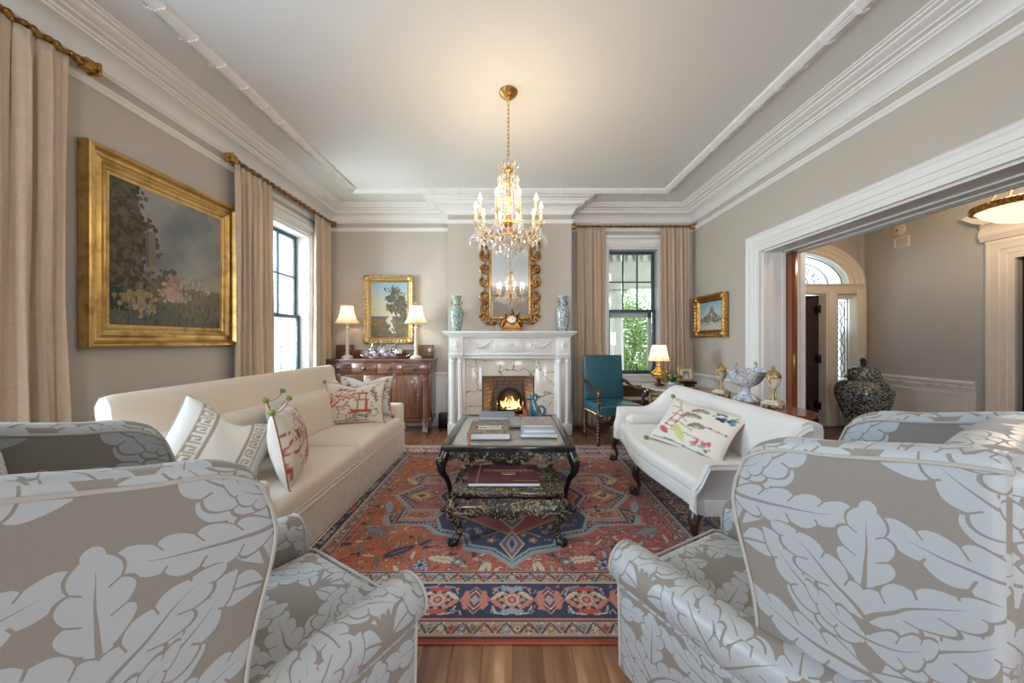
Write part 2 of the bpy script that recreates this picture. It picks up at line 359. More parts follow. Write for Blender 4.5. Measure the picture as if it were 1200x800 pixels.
def shademat(name, col=(0.95,0.86,0.70)):
    m, t, p = newmat(name); p.inputs['Base Color'].default_value = c4(col); p.inputs['Roughness'].default_value = 0.8
    tr = t.node('ShaderNodeBsdfTranslucent'); tr.inputs[0].default_value = c4(col); mx = t.node('ShaderNodeMixShader'); mx.inputs[0].default_value = 0.6
    t.put(mx.inputs[1], p.outputs[0]); t.put(mx.inputs[2], tr.outputs[0]); t.put(m.node_tree.nodes['Material Output'].inputs[0], mx.outputs[0]); return m
WALL = M('greige_paint', (0.52,0.468,0.412), 0.75, var=0.02, bs=0.05, bscale=200)
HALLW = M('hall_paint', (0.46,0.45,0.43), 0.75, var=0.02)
CEIL = M('ceiling_paint', (0.74,0.73,0.71), 0.8, var=0.015)
TRIM = M('white_gloss_trim', (0.80,0.78,0.76), 0.35, var=0.01)
TRIMW = M('cream_gloss_trim', (0.78,0.71,0.63), 0.35, var=0.01)
CURT = clothmat('champagne_curtain', (0.62,0.475,0.345), 0.05, 0.35, (0.69,0.56,0.43), translucent=0.15, pscale=22)
IVORY = clothmat('ivory_upholstery', (0.76,0.665,0.56), 0.04)
SKIRT = clothmat('ivory_skirt_fabric', (0.70,0.64,0.57), 0.05, 0.45, (0.58,0.49,0.44), pscale=11)
WHITEC = clothmat('white_upholstery', (0.76,0.745,0.73), 0.03)
WHITEC_SHADED = clothmat('shaded_white_upholstery', (0.55,0.56,0.58), 0.03)  # white cloth with the shade of the outer ends mixed into its colour
DAM = damask('damask_fabric', (0.25,0.222,0.195), (0.41,0.43,0.45))
PIPE = clothmat('beige_piping', (0.40,0.38,0.34), 0.03)
FLOORM = wood('oak_boards', (0.085,0.030,0.012), (0.32,0.145,0.062), 0.28, 'y', 1.0, 0.35)
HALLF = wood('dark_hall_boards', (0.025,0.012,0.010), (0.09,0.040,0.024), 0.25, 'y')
MAHOG = wood('figured_mahogany', (0.085,0.036,0.024), (0.30,0.145,0.09), 0.22, 'x', 0.7, 0.5, 2.0)
MAHOGV = wood('figured_mahogany_vertical', (0.10,0.040,0.026), (0.33,0.16,0.10), 0.22, 'z', 0.7, 0.5, 2.0)
REDWOOD = wood('red_mahogany', (0.10,0.022,0.010), (0.24,0.07,0.025), 0.15, 'z', 0.7, 0.6)
DOORM = wood('dark_door_wood', (0.018,0.007,0.008), (0.05,0.018,0.016), 0.2, 'z', 0.7, 0.4)
DARKW = wood('dark_carved_wood', (0.02,0.010,0.008), (0.075,0.032,0.020), 0.25, 'z', 1.0, 0.4)
LACQ = lacquer('black_gold_lacquer'); LACQP = M('plain_black_lacquer', (0.012,0.012,0.013), 0.2, coat=0.6, var=0)
LACQD = lacquer('black_lacquer_dense_gold', 26, 0.545)
GOLD = gilt('antique_gilt', (0.50,0.28,0.075)); GOLDF = gilt('bright_gilt_frame', (0.64,0.42,0.15), (0.44,0.26,0.09), 0.32, 10)
GOLDP = gilt('pale_gilt_frame', (0.62,0.45,0.22), (0.25,0.15,0.06), 0.4, 60); GOLDD = gilt('dark_gilt', (0.30,0.15,0.045), (0.06,0.025,0.012), 0.35, 40)
BRASS = M('brass', (0.72,0.48,0.18), 0.25, 0.95, var=0.05); BLACKM = M('black_iron', (0.015,0.014,0.013), 0.4, 0.4)
SILVER = M('silver', (0.75,0.75,0.77), 0.18, 1.0, var=0.03); BLACK = M('black_plastic', (0.01,0.01,0.01), 0.4, var=0)
STATU = marble('statuary_marble', (0.78,0.765,0.75), (0.62,0.60,0.60), 3.0, 0.25, 0.010)
VEINED = marble('veined_marble', (0.78,0.72,0.64), (0.085,0.06,0.065), 1.7, 0.15, 0.017)
PANE = glassy('window_glass', (0.96,0.98,0.98), 0.04); 
def crystalmat(name):
    m, t, p = newmat(name); tr = t.node('ShaderNodeBsdfTransparent'); gl = t.node('ShaderNodeBsdfGlossy'); gl.inputs['Roughness'].default_value = 0.06
    tl = t.node('ShaderNodeBsdfTranslucent'); tl.inputs[0].default_value = (1,0.97,0.92,1); df = t.node('ShaderNodeBsdfDiffuse'); df.inputs[0].default_value = (0.95,0.93,0.90,1)
    a = t.node('ShaderNodeMixShader'); a.inputs[0].default_value = 0.42; t.put(a.inputs[1], tr.outputs[0]); t.put(a.inputs[2], gl.outputs[0])
    b = t.node('ShaderNodeMixShader'); b.inputs[0].default_value = 0.5; t.put(b.inputs[1], tl.outputs[0]); t.put(b.inputs[2], df.outputs[0])
    c = t.node('ShaderNodeMixShader'); c.inputs[0].default_value = 0.38; t.put(c.inputs[1], a.outputs[0]); t.put(c.inputs[2], b.outputs[0])
    t.put(m.node_tree.nodes['Material Output'].inputs[0], c.outputs[0]); return m
CRYS = crystalmat('crystal')
SASH = M('slate_blue_sash', (0.055,0.085,0.105), 0.4, var=0.02)
TEAL = M('teal_leather', (0.028,0.105,0.145), 0.32, var=0.25, vs=5, bs=0.15, bscale=90)
SHADE = shademat('silk_shade'); SHADEP = M('shade_piping', (0.55,0.36,0.18), 0.7)
FLAMEB = emis('bulb_glow', (1.0, 0.80, 0.50), 22); FIRE = emis('fire', (1.0, 0.48, 0.12), 3.2)
CANDLE = M('ivory_candle', (0.80,0.62,0.32), 0.4, emit=(1,0.6,0.25), estr=0.10)
GREEN = clothmat('green_pompom', (0.20,0.25,0.045), 0.3); PAGE = M('book_pages', (0.72,0.74,0.76), 0.7, bs=0.3, bscale=300)
PAINTED = vcol('painted_canvas', 0.45, 0, 60, 0.25, 0.2); RUGM = vcol('wool_rug', 0.95, 0.25, 500, 0.5); PRINT = vcol('printed_linen', 0.85, 0.2, 500, 0.15)
LEAFM = M('foliage', (0.20,0.36,0.07), 0.5, var=0.6, vs=1.6); PLANTM = M('orchid_leaf', (0.05,0.16,0.025), 0.3, var=0.2)
WEAVE = M('brass_lattice', (0.34,0.22,0.07), 0.35, 0.8)
BRICK = M('firebrick', (0.25,0.21,0.165), 0.85, var=0.35, vs=14, bs=0.4); MORTAR = M('mortar', (0.14,0.11,0.085), 0.9)
# ---------------------------------------------------------------- room shell
XL, XR, YF, YB, ZC = -2.87, 2.87, 5.42, -4.0, 3.42
BX0, BX1, BY = -0.947, 0.88, 5.05          # chimney breast
HX0, HX1 = 3.35, 5.60                       # hall
OY0, OY1, OZ = 0.55, 3.93, 2.38             # wide opening to the hall
def wall(name, axis, c0, c1, a0, a1, z0, z1, holes, mat, z_extra=()):
    """axis 'x': wall plane between x=c0..c1 running along y; 'y': between y=c0..c1 running along x"""
    mb = MB(); A = sorted({a0, a1, *[h[0] for h in holes], *[h[1] for h in holes]}); Z = sorted({z0, z1, *[h[2] for h in holes], *[h[3] for h in holes]})
    for i in range(len(A)-1):
        for j in range(len(Z)-1):
            am, zm = (A[i]+A[i+1])/2, (Z[j]+Z[j+1])/2
            if any(h[0] < am < h[1] and h[2] < zm < h[3] for h in holes): continue
            if axis == 'x': box(mb, c0, c1, A[i], A[i+1], Z[j], Z[j+1])
            else: box(mb, A[i], A[i+1], c0, c1, Z[j], Z[j+1])
    return struct(mb.build(name, mat, flat=True))
LW = (3.72, 4.84, 0.62, 2.83); NW = (0.35, 1.40, 0.62, 2.83); FW = (1.51, 2.36, 0.82, 2.83)
wall('wall_left', 'x', XL-0.30, XL, YB-0.3, YF+0.3, 0, ZC, [LW, NW], WALL)
ARCH = (3.45, 5.50, 0.0, 2.93)
wall('wall_far', 'y', YF, YF+0.30, XL, HX0, 0, ZC, [FW], WALL)
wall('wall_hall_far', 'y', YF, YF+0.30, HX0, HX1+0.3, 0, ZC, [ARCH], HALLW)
wall('wall_right', 'x', XR, HX0, YB-0.3, YF, 0, ZC, [(OY0, OY1, 0, OZ)], WALL)
DY0, DY1, DZ = 2.4, 3.78, 2.27
wall('wall_hall_right', 'x', HX1, HX1+0.3, YB-0.3, YF, 0, ZC, [(DY0, DY1, 0, DZ)], HALLW)
wall('wall_rear', 'y', YB-0.3, YB, XL, HX1, 0, ZC, [(-2.1,-0.9,0.62,2.83),(0.9,2.1,0.62,2.83)], WALL)
mb = MB(); box(mb, BX0, BX1, BY, YF+0.0, 0, ZC)
# firebox recess is cut by building the breast as pieces
mb = MB(); FX0, FX1, FZ = -0.44, 0.33, 0.83
box(mb, BX0, FX0, BY, YF, 0, ZC); box(mb, FX1, BX1, BY, YF, 0, ZC); box(mb, FX0, FX1, BY, YF, FZ, ZC)
struct(mb.build('wall_chimney_breast', WALL, flat=True))
mb = MB(); box(mb, XL-0.3, HX1+0.3, YB-0.3, YF+0.3, ZC, ZC+0.1); ceiling = struct(mb.build('ceiling', CEIL, flat=True))
mb = MB(); box(mb, XL-0.3, HX1+0.3, YB-0.3, YF+0.3, -0.12, -0.02); floor = struct(mb.build('floor', MORTAR, flat=True))
rnd = random.Random(4)
# floorboards as single pieces: wide room
meshes = {}
def board(x0, w, y0, l, mat):
    key = (round(w, 3), round(l, 2), mat.name)
    if key not in meshes:
        mb = MB(); g = 0.0004; cbox(mb, g, w-g, g, l-g, -0.02, 0.0, 0.0008); o = mb.build('floorboard', mat, floor); meshes[key] = o.data
    else:
        o = link('floorboard', meshes[key], None, floor)
    o.location = (x0, y0, 0); return o
bw = 0.1305; n = 0; x = XL
while x < XR - 0.01:
    w = min(bw, XR - x); y = 0.9; ph = rnd.choice([1.1, 1.6, 2.1, 2.6])
    board(x, w, y, ph, FLOORM); y += ph
    while y < YF - 0.01:
        l = min(rnd.choice([1.5, 2.0, 2.5]), YF - y)
        if YF - (y+l) < 0.5: l = YF - y
        board(x, w, y, round(l, 2), FLOORM); y += l; n += 1
    x += w
mb = MB(); box(mb, XL, XR, YB, 0.9, -0.02, 0.0); struct(mb.build('floor_rear', FLOORM, flat=True))
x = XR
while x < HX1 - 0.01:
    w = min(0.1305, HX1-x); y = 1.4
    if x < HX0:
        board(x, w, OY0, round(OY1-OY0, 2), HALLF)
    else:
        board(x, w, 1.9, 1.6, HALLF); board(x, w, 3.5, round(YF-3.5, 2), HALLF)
    x += w
# --- crown, picture rail, ceiling moulding, baseboards
room = [(XL, YB), (XR, YB), (XR, YF), (BX1, YF), (BX1, BY), (BX0, BY), (BX0, YF), (XL, YF)]
crown = [(0,3.205),(0.018,3.205),(0.020,3.222),(0.030,3.228),(0.034,3.245),(0.052,3.272),(0.082,3.296),(0.122,3.312),(0.150,3.318),(0.152,3.332),(0.168,3.334),(0.172,3.350),(0.212,3.352),(0.214,3.362),(0.240,3.368),(0.268,3.384),(0.272,3.394),(0.300,3.398),(0.304,3.408),(0.322,3.412),(0.325,3.425),(0,3.425)]
mb = MB(); sweep(mb, crown, room, True); struct(mb.build('trim_1', TRIM, ang=25))
prail = [(0,3.075),(0.012,3.075),(0.020,3.085),(0.020,3.10),(0.030,3.108),(0.030,3.128),(0.014,3.135),(0,3.135)]
mb = MB(); sweep(mb, prail, room, True); struct(mb.build('trim_2', TRIM, ang=25))
# reeded ceiling moulding tied with ribbons
cm = [(-0.058,3.425),(-0.058,3.400),(-0.040,3.388),(-0.036,3.398),(-0.018,3.380),(-0.014,3.392),(0.0,3.376),(0.014,3.392),(0.018,3.380),(0.036,3.398),(0.040,3.388),(0.058,3.400),(0.058,3.425)]
loop = [(-2.19, -3.2), (2.14, -3.2), (2.14, 4.70), (-2.19, 4.70)]
mb = MB(); sweep(mb, cm, loop, True); ct = struct(mb.build('trim_3', TRIM, ang=25))
mb = MB(); rp = [(-0.0610,0.0)] + [(d*1.05, z-3.425-0.007) for d, z in cm[1:-1]] + [(0.0610,0.0)]; sweep(mb, rp, [(0, 0.011), (0, -0.011)]); r0 = None
for k in range(17):
    for sx in (-2.19, 2.14):
        y = 1.0 + k*0.22
        if r0 is None: r0 = mb.build('ribbon', TRIM, ct); o = r0
        else: o = link('ribbon', r0.data, None, ct)
        o.location = (sx, y, 3.425); o.rotation_euler = (0, 0, 0.12)
for k in range(1, 12):
    o = link('ribbon', r0.data, None, ct); o.location = (-2.19 + k*0.36, 4.70, 3.425); o.rotation_euler = (0, 0, pi/2+0.12)
base = [(0,0),(0.022,0),(0.022,0.16),(0.016,0.175),(0.020,0.19),(0.008,0.215),(0,0.215)]
rail = [(0,0.765),(0.012,0.765),(0.014,0.79),(0.030,0.805),(0.036,0.825),(0.028,0.845),(0.010,0.85),(0,0.85)]
panel = [(0,0),(0.010,0.002),(0.014,0.012),(0.006,0.022),(0,0.024)]
for i, (pa, nm) in enumerate([([(XL, YF), (XL, YB)], 'left'), ([(BX0-0.0, YF), (XL, YF)], 'far_left'), ([(XR, YF), (BX1, YF)], 'far_right'), ([(XR, OY1+0.22), (XR, YF)], 'right'), ([(HX1, 3.78+0.32), (HX1, YF)], 'hall')]):
    mb = MB(); sweep(mb, base, pa); struct(mb.build('baseboard_' + nm, TRIM, ang=25))
tn = 4
for pa in ([(-0.98, YF), (XL, YF)], [(XR, OY1+0.22), (XR, YF)], [(XR, YF), (2.5, YF)], [(HX1, 4.12), (HX1, YF)]):
    mb = MB(); sweep(mb, rail, pa)
    # painted dado below the rail with a raised panel moulding
    a, b = Vector(pa[0]), Vector(pa[1]); d = (b-a).normalized(); nrm = Vector((-d.y, d.x)); L = (b-a).length
    sweep(mb, [(0,0.2),(0.004,0.2),(0.004,0.77),(0,0.77)], pa)
    npan = max(1, round(L/1.3))
    for q in range(npan):
        s0, s1 = L*q/npan + 0.10, L*(q+1)/npan - 0.10
        for (sa, sb, za, zb) in ((s0, s1, 0.66, 0.69), (s0, s1, 0.30, 0.33), (s0, s0+0.03, 0.33, 0.66), (s1-0.03, s1, 0.33, 0.66)):
            p1 = a + d*sa; p2 = a + d*sb + nrm*0.016
            box(mb, min(p1.x, p2.x), max(p1.x, p2.x), min(p1.y, p2.y), max(p1.y, p2.y), za, zb)
    if pa[0][0] == HX1:
        for q in range(int(L/0.032)):
            p1 = a + d*(0.016 + q*0.032); box(mb, p1.x-0.036, p1.x, p1.y-0.008, p1.y+0.008, 0.755, 0.780)
    struct(mb.build('trim_%d' % tn, TRIM, ang=25)); tn += 1
# --- casing profiles
cas = [(0,0),(0,0.030),(0.020,0.034),(0.026,0.026),(0.050,0.026),(0.056,0.034),(0.10,0.034),(0.106,0.042),(0.15,0.050),(0.165,0.058),(0.185,0.058),(0.205,0.040),(0.21,0)]
def casing(mb, axis, plane, sgn, a0, a1, z0, z1, w=0.21, inv=False, mi=0):
    """moulded architrave around an opening a0..a1 x z0..z1 with mitred top corners"""
    k = len(cas); f = w/0.21; V = []
    pts = [(a0, z0, -1, 0), (a0, z1, -1, 1), (a1, z1, 1, 1), (a1, z0, 1, 0)]
    for (a, z, da, dz) in pts:
        for (o, h) in cas:
            aa = a + da*o*f; zz = z + dz*o*f; c = plane + sgn*h
            V.append((c, aa, zz) if axis == 'x' else (aa, c, zz))
    F = []
    for i in range(3):
        for j in range(k-1): F.append((i*k+j, (i+1)*k+j, (i+1)*k+j+1, i*k+j+1))
    for i in (0, 3): F.append(tuple(i*k+j for j in range(k)))
    mb.add(V, F, mi)
# wide opening: casings on both faces, panelled reveal
mb = MB(); casing(mb, 'x', XR, -1, OY0, OY1, 0.0, OZ); casing(mb, 'x', HX0, 1, OY0, OY1, 0.0, OZ)
for xx, ww in ((2.88, 0.045), (3.11, 0.03), (3.25, 0.03), (3.305, 0.04)):
    box(mb, xx, xx+ww, OY1-0.018, OY1+0.0, 0.0, OZ); box(mb, xx, xx+ww, OY0, OY0+0.018, 0.0, OZ); box(mb, xx, xx+ww, OY0, OY1, OZ-0.018, OZ)
struct(mb.build('trim_%d' % tn, TRIM, ang=25)); tn += 1
# reveal inner faces painted trim
mb = MB(); box(mb, XR+0.001, HX0-0.001, OY1-0.004, OY1, 0, OZ); box(mb, XR+0.001, HX0-0.001, OY0, OY0+0.004, 0, OZ); box(mb, XR+0.001, HX0-0.001, OY0, OY1, OZ-0.004, OZ)
struct(mb.build('trim_%d' % tn, TRIM, flat=True)); tn += 1
# hall right doorway casing with entablature and shell crest
mb = MB(); casing(mb, 'x', HX1, -1, DY0, DY1, 0, DZ, 0.24, mi=0)
cor = [(0,2.51),(0.05,2.51),(0.055,2.53),(0.075,2.57),(0.07,2.62),(0.045,2.67),(0.06,2.69),(0.06,2.71),(0,2.71)]
sweep(mb, cor, [(HX1, DY0-0.27), (HX1, DY1+0.27)], side=1)
struct(mb.build('trim_%d' % tn, TRIMW, ang=25)); tn += 1
def crest(yc, sy):
    o = [];
    for i in range(13):
        t = i/12; o.append((yc + sy*(0.10 + 0.42*t), 2.56 + 0.30*(1-t)**0.6 + 0.03*sin(t*14)))
    return [(yc + sy*0.10, 2.56)] + o + [(yc + sy*0.52, 2.56)]
mb = MB(); yc = (DY0+DY1)/2
for sy in (-1, 1):
    oo = [(yc+sy*(0.16+0.93*t), 2.74+0.12*(1-t)+0.035*abs(sin(t*12))+0.07*t) for t in [i/20 for i in range(21)]]
    prism(mb, [(yc+sy*0.16, 2.70), (yc+sy*0.16, 2.74)] + oo + [(yc+sy*0.98, 2.74), (yc+sy*0.90, 2.70)], 'x', HX1-0.11, HX1-0.02)
ball(mb, (HX1-0.07, yc, 2.84), 0.13, sc=(0.5,1,1.1))
struct(mb.build('trim_%d' % tn, TRIM, ang=40)); tn += 1
mb = MB(); cbox(mb, HX1+0.05, HX1+0.10, DY0, DY1, 0.01, DZ)
for (a, b) in ((DY0+0.14, yc-0.06), (yc+0.06, DY1-0.14)):
    for (z0, z1) in ((0.25,0.85),(1.0,1.55),(1.68,1.98)): cbox(mb, HX1+0.035, HX1+0.06, a, b, z0, z1, 0.01)
struct(mb.build('door_1', DOORM))
# pocket door leaf peeking out of its slot, with its brass edge pull
mb = MB(); cbox(mb, 3.145, 3.215, 3.84, 3.99, 0.01, 2.355, 0.005); pd = struct(mb.build('door_2', REDWOOD))
mb = MB(); cbox(mb, 3.165, 3.195, 3.835, 3.845, 0.98, 1.20, 0.002); cbox(mb, 3.172, 3.188, 3.832, 3.838, 1.02, 1.16, 0.002); mb.build('edge_pull', BRASS, pd)
# --- windows
def double_hung(name, axis, plane, sgn, a0, a1, z0, z1, cols, zm, casew=0.13, head=0.2, sillz=None, inw=0.12, top_rows=2):
    """sash set back in the wall; axis/plane give the inner wall face, sgn points into the room"""
    P = lambda a, d, z: (plane - sgn*d, a, z) if axis == 'x' else (a, plane - sgn*d, z)
    def bx(mb, aa0, aa1, d0, d1, zz0, zz1, b=0.003):
        p, q = P(aa0, d0, zz0), P(aa1, d1, zz1); cbox(mb, min(p[0],q[0]), max(p[0],q[0]), min(p[1],q[1]), max(p[1],q[1]), zz0, zz1, b)
    mb = MB(); casing(mb, axis, plane, sgn, a0, a1, z0-0.0, z1, casew)
    bx(mb, a0-casew, a1+casew, -0.045, 0.0, z1+casew+0.002, z1+casew+0.05)
    for (x0, x1) in ((a0-0.012, a0+0.03), (a1-0.03, a1+0.012)): bx(mb, x0, x1, -0.01, inw+0.10, z0, z1)
    bx(mb, a0, a1, -0.0, inw+0.1, z1-0.03, z1+0.01); bx(mb, a0-casew-0.02, a1+casew+0.02, -0.055, inw, z0-0.035, z0)
    bx(mb, a0-casew, a1+casew, -0.02, 0.0, z0-0.13, z0-0.036)
    root = struct(mb.build(name, TRIM, ang=25))
    fr = 0.045; a, b = a0+0.03, a1-0.03; zt = z1-0.03
    for (lo, hi, dd, rows, cc, nm) in ((zm-0.02, zt, inw+0.045, top_rows, cols, 'upper_sash'), (z0, zm+0.02, inw, 1, 1, 'lower_sash')):
        m2 = MB(); bx(m2, a, a+fr, dd, dd+0.04, lo, hi); bx(m2, b-fr, b, dd, dd+0.04, lo, hi); bx(m2, a+fr, b-fr, dd, dd+0.04, hi-fr, hi); bx(m2, a+fr, b-fr, dd, dd+0.04, lo, lo+fr)
        s = m2.build(nm, SASH, root)
        ga, gb, gl, gh = a+fr, b-fr, lo+fr, hi-fr
        for i in range(1, cc):
            m3 = MB(); x = ga+(gb-ga)*i/cc; bx(m3, x-0.010, x+0.010, dd+0.005, dd+0.035, gl, gh); m3.build('muntin', SASH, s)
        for j in range(1, rows):
            m3 = MB(); z = gl+(gh-gl)*j/rows; bx(m3, ga, gb, dd+0.006, dd+0.034, z-0.010, z+0.010); m3.build('muntin', SASH, s)
        for i in range(cc):
            for j in range(rows):
                m3 = MB(); bx(m3, ga+(gb-ga)*i/cc, ga+(gb-ga)*(i+1)/cc, dd+0.018, dd+0.021, gl+(gh-gl)*j/rows, gl+(gh-gl)*(j+1)/rows, 0.0005); m3.build('pane', PANE, s)
    return root
double_hung('window_1', 'x', XL, 1, *LW[:2], LW[2], LW[3], 3, 1.68)
double_hung('window_2', 'x', XL, 1, *NW[:2], NW[2], NW[3], 3, 1.68)
double_hung('window_3', 'y', YF, -1, *FW[:2], FW[2], FW[3], 3, 1.83)
double_hung('window_4', 'y', YB, 1, -2.1, -0.9, 0.62, 2.83, 3, 1.68)
double_hung('window_5', 'y', YB, 1, 0.9, 2.1, 0.62, 2.83, 3, 1.68)
# screen frame seen through the lower far sash
mb = MB(); m = M('white_screen_frame', (0.7,0.72,0.7), 0.5, var=0)
box(mb, 1.56, 1.62, 5.63, 5.65, 0.85, 1.83); box(mb, 2.24, 2.30, 5.63, 5.65, 0.85, 1.83); box(mb, 1.56, 2.30, 5.63, 5.65, 1.72, 1.83)
struct(mb.build('trim_%d' % tn, m, flat=True)); tn += 1
# --- front door wall of the hall: elliptical arch
XC = 4.475; ZS = 2.14
mb = MB()
def ell(a, b, n=40, t0=0, t1=pi): return [(XC + a*cos(t0+(t1-t0)*i/n), ZS+0.10 + b*sin(t0+(t1-t0)*i/n)) for i in range(n+1)]
A, B = 0.86, 0.50
outer = [(1.10,0.70,0.0),(1.10,0.70,0.05),(1.05,0.66,0.065),(1.03,0.64,0.05),(0.99,0.60,0.055),(0.95,0.57,0.035),(0.90,0.53,0.040),(A,B,0.02),(A,B,-0.16)]
V = []; F = []; nn = 40
for (a, b, h) in outer:
    V += [(x, YF-h, z) for (x, z) in ell(a, b, nn)]
for j in range(len(outer)-1):
    for i in range(nn): F.append((j*(nn+1)+i, j*(nn+1)+i+1, (j+1)*(nn+1)+i+1, (j+1)*(nn+1)+i))
mb.add(V, F)
# spandrels filling the square hole above the arch
for sx in (-1, 1):
    pts = [(XC+sx*1.04, ZS+0.02), (XC+sx*1.04, 2.94), (XC, 2.94)] + [(XC+sx*1.04*cos(t), ZS+0.10+0.66*sin(t)) for t in [pi/2*(1-i/14) for i in range(15)]]
    prism(mb, pts, 'y', YF+0.01, YF+0.28, mi=1)
# posts, transom and sidelight surrounds
for (x0, x1, h) in ((XC-1.10, XC-0.945, 0.06), (XC+0.945, XC+1.10, 0.06), (XC-0.66, XC-0.47, 0.05), (XC+0.47, XC+0.66, 0.05)):
    cbox(mb, x0, x1, YF-h, YF+0.2, 0, ZS, 0.006); cbox(mb, x0+0.035, x1-0.035, YF-h-0.012, YF, 0.22, ZS-0.04, 0.006)
cbox(mb, XC-1.10, XC+1.10, YF-0.055, YF+0.2, ZS-0.06, ZS+0.08, 0.008); cbox(mb, XC-1.08, XC+1.08, YF-0.075, YF+0.1, ZS+0.07, ZS+0.10, 0.006)
for sx in (-1, 1):
    cbox(mb, XC+min(sx*0.66, sx*0.945), XC+max(sx*0.66, sx*0.945), YF, YF+0.15, 0, 0.70, 0.004); cbox(mb, XC+sx*0.80-0.09, XC+sx*0.80+0.09, YF-0.014, YF+0.02, 0.14, 0.58, 0.01)
    cbox(mb, XC+min(sx*0.66, sx*0.945), XC+max(sx*0.66, sx*0.945), YF, YF+0.15, 2.02, 2.10, 0.004)
struct(mb.build('trim_%d' % tn, [TRIMW, HALLW], ang=25)); tn += 1
mb = MB(); cbox(mb, XC-0.46, XC+0.46, YF+0.07, YF+0.12, 0.01, ZS-0.07, 0.003)
for sx in (-1, 1):
    for (z0, z1) in ((0.2,0.78),(0.92,1.48),(1.6,1.96)): cbox(mb, XC+sx*0.21-0.14, XC+sx*0.21+0.14, YF+0.055, YF+0.08, z0, z1, 0.012)
d3 = struct(mb.build('door_3', DOORM))
for z in (0.30, 1.05, 1.85):
    mb = MB(); lathe(mb, [(0.0,-0.07),(0.012,-0.06),(0.014,0.05),(0.008,0.06),(0.010,0.07),(0,0.075)], XC+0.465, YF+0.05, z, 8); cbox(mb, XC+0.42, XC+0.46, YF+0.05, YF+0.06, z-0.05, z+0.05, 0.001); mb.build('hinge', BLACKM, d3)
mb = MB(); ball(mb, (XC-0.38, YF+0.03, 1.0), 0.035); mb.build('door_knob', BRASS, d3)
FROST = glassy('leaded_glass', (0.90,0.95,0.97), 0.10, 0.08); LEAD = M('lead_came', (0.17,0.17,0.19), 0.4, 0.6)
for sx in (-1, 1):
    x0, x1 = XC+sx*0.80-0.13, XC+sx*0.80+0.13
    mb = MB(); box(mb, x0, x1, YF+0.08, YF+0.086, 0.70, 2.02); w = struct(mb.build('window_%d' % (6 if sx < 0 else 7), FROST, flat=True))
    mb = MB()
    for (a, b, z0, z1) in ((x0, x0+0.012, 0.70, 2.02), (x1-0.012, x1, 0.70, 2.02), (x0+0.05, x0+0.056, 0.74, 1.98), (x1-0.056, x1-0.05, 0.74, 1.98)): box(mb, a, b, YF+0.068, YF+0.08, z0, z1)
    for z in (0.70, 0.76, 1.04, 1.36, 1.68, 1.96, 2.01): box(mb, x0, x1 if z in (0.70,2.01,0.76,1.96) else x0+0.05, YF+0.068, YF+0.08, z, z+0.008); box(mb, x1-0.05, x1, YF+0.068, YF+0.08, z, z+0.008)
    xm = (x0+x1)/2
    for k in range(4):
        z0 = 0.76 + k*0.30
        for s2 in (-1, 1):
            tube(mb, [(xm + s2*0.07*sin(pi*t/10), YF+0.073, z0+0.30*t/10) for t in range(11)], 0.006, 5)
            tube(mb, [(xm + s2*0.045*cos(pi*t/10), YF+0.073, z0+0.30*t/10) for t in range(11)], 0.005, 5)
    mb.build('lead_came', LEAD, w)
mb = MB(); prism(mb, ell(A, B, 40), 'y', YF+0.09, YF+0.096); w = struct(mb.build('window_8', FROST))
IRON = M('fan_tracery_lead', (0.16,0.17,0.17), 0.5, var=0); mb = MB()
for (a, b, r) in ((0.84,0.48,0.010), (0.62,0.38,0.008), (0.60,0.36,0.005), (0.30,0.20,0.008), (0.74,0.43,0.004)):
    tube(mb, [(x, YF+0.08, z) for (x, z) in ell(a, b, 32)], r, 6)
for k in range(11):
    t = pi*(k+0.5)/11; x, z = XC+0.45*cos(t), ZS+0.10+0.28*sin(t)
    tube(mb, [(x+0.058*cos(q*pi/8), YF+0.08, z+0.058*sin(q*pi/8)) for q in range(16)], 0.006, 5, closed=True)
    tube(mb, [(x+0.03*cos(q*pi/6), YF+0.08, z+0.03*sin(q*pi/6)) for q in range(12)], 0.004, 5, closed=True)
    tube(mb, [(XC+0.30*cos(t), YF+0.08, ZS+0.10+0.20*sin(t)), (XC+0.02*cos(t), YF+0.08, ZS+0.11)], 0.005, 5)
mb.build('fan_tracery', IRON, w)
# --- outside: porch, column, shrubs, lawn
LAWN = M('lawn', (0.16,0.24,0.06), 0.9, var=0.3); PORCH = M('porch_white', (0.80,0.80,0.74), 0.6, var=0.02)
mb = MB(); box(mb, -12, 14, YF+0.3, 22, -0.5, -0.3); box(mb, -14, XL-0.3, -4, 22, -0.5, -0.3); struct(mb.build('lawn_ground', LAWN, flat=True))
mb = MB(); box(mb, -0.5, 6.5, YF+0.3, 8.4, -0.25, -0.05); struct(mb.build('porch_floor', M('porch_boards', (0.35,0.36,0.36), 0.6), flat=True))
mb = MB(); box(mb, -0.5, 6.5, YF+0.3, 8.6, 3.3, 3.45); box(mb, -0.5, 6.5, 7.9, 8.3, 2.66, 3.3); box(mb, -0.5, 6.5, 7.85, 8.35, 2.60, 2.67)
for k in range(40): box(mb, -0.5+k*0.175, -0.41+k*0.175, 7.80, 7.9, 3.16, 3.3)
struct(mb.build('porch_roof', PORCH, flat=True))
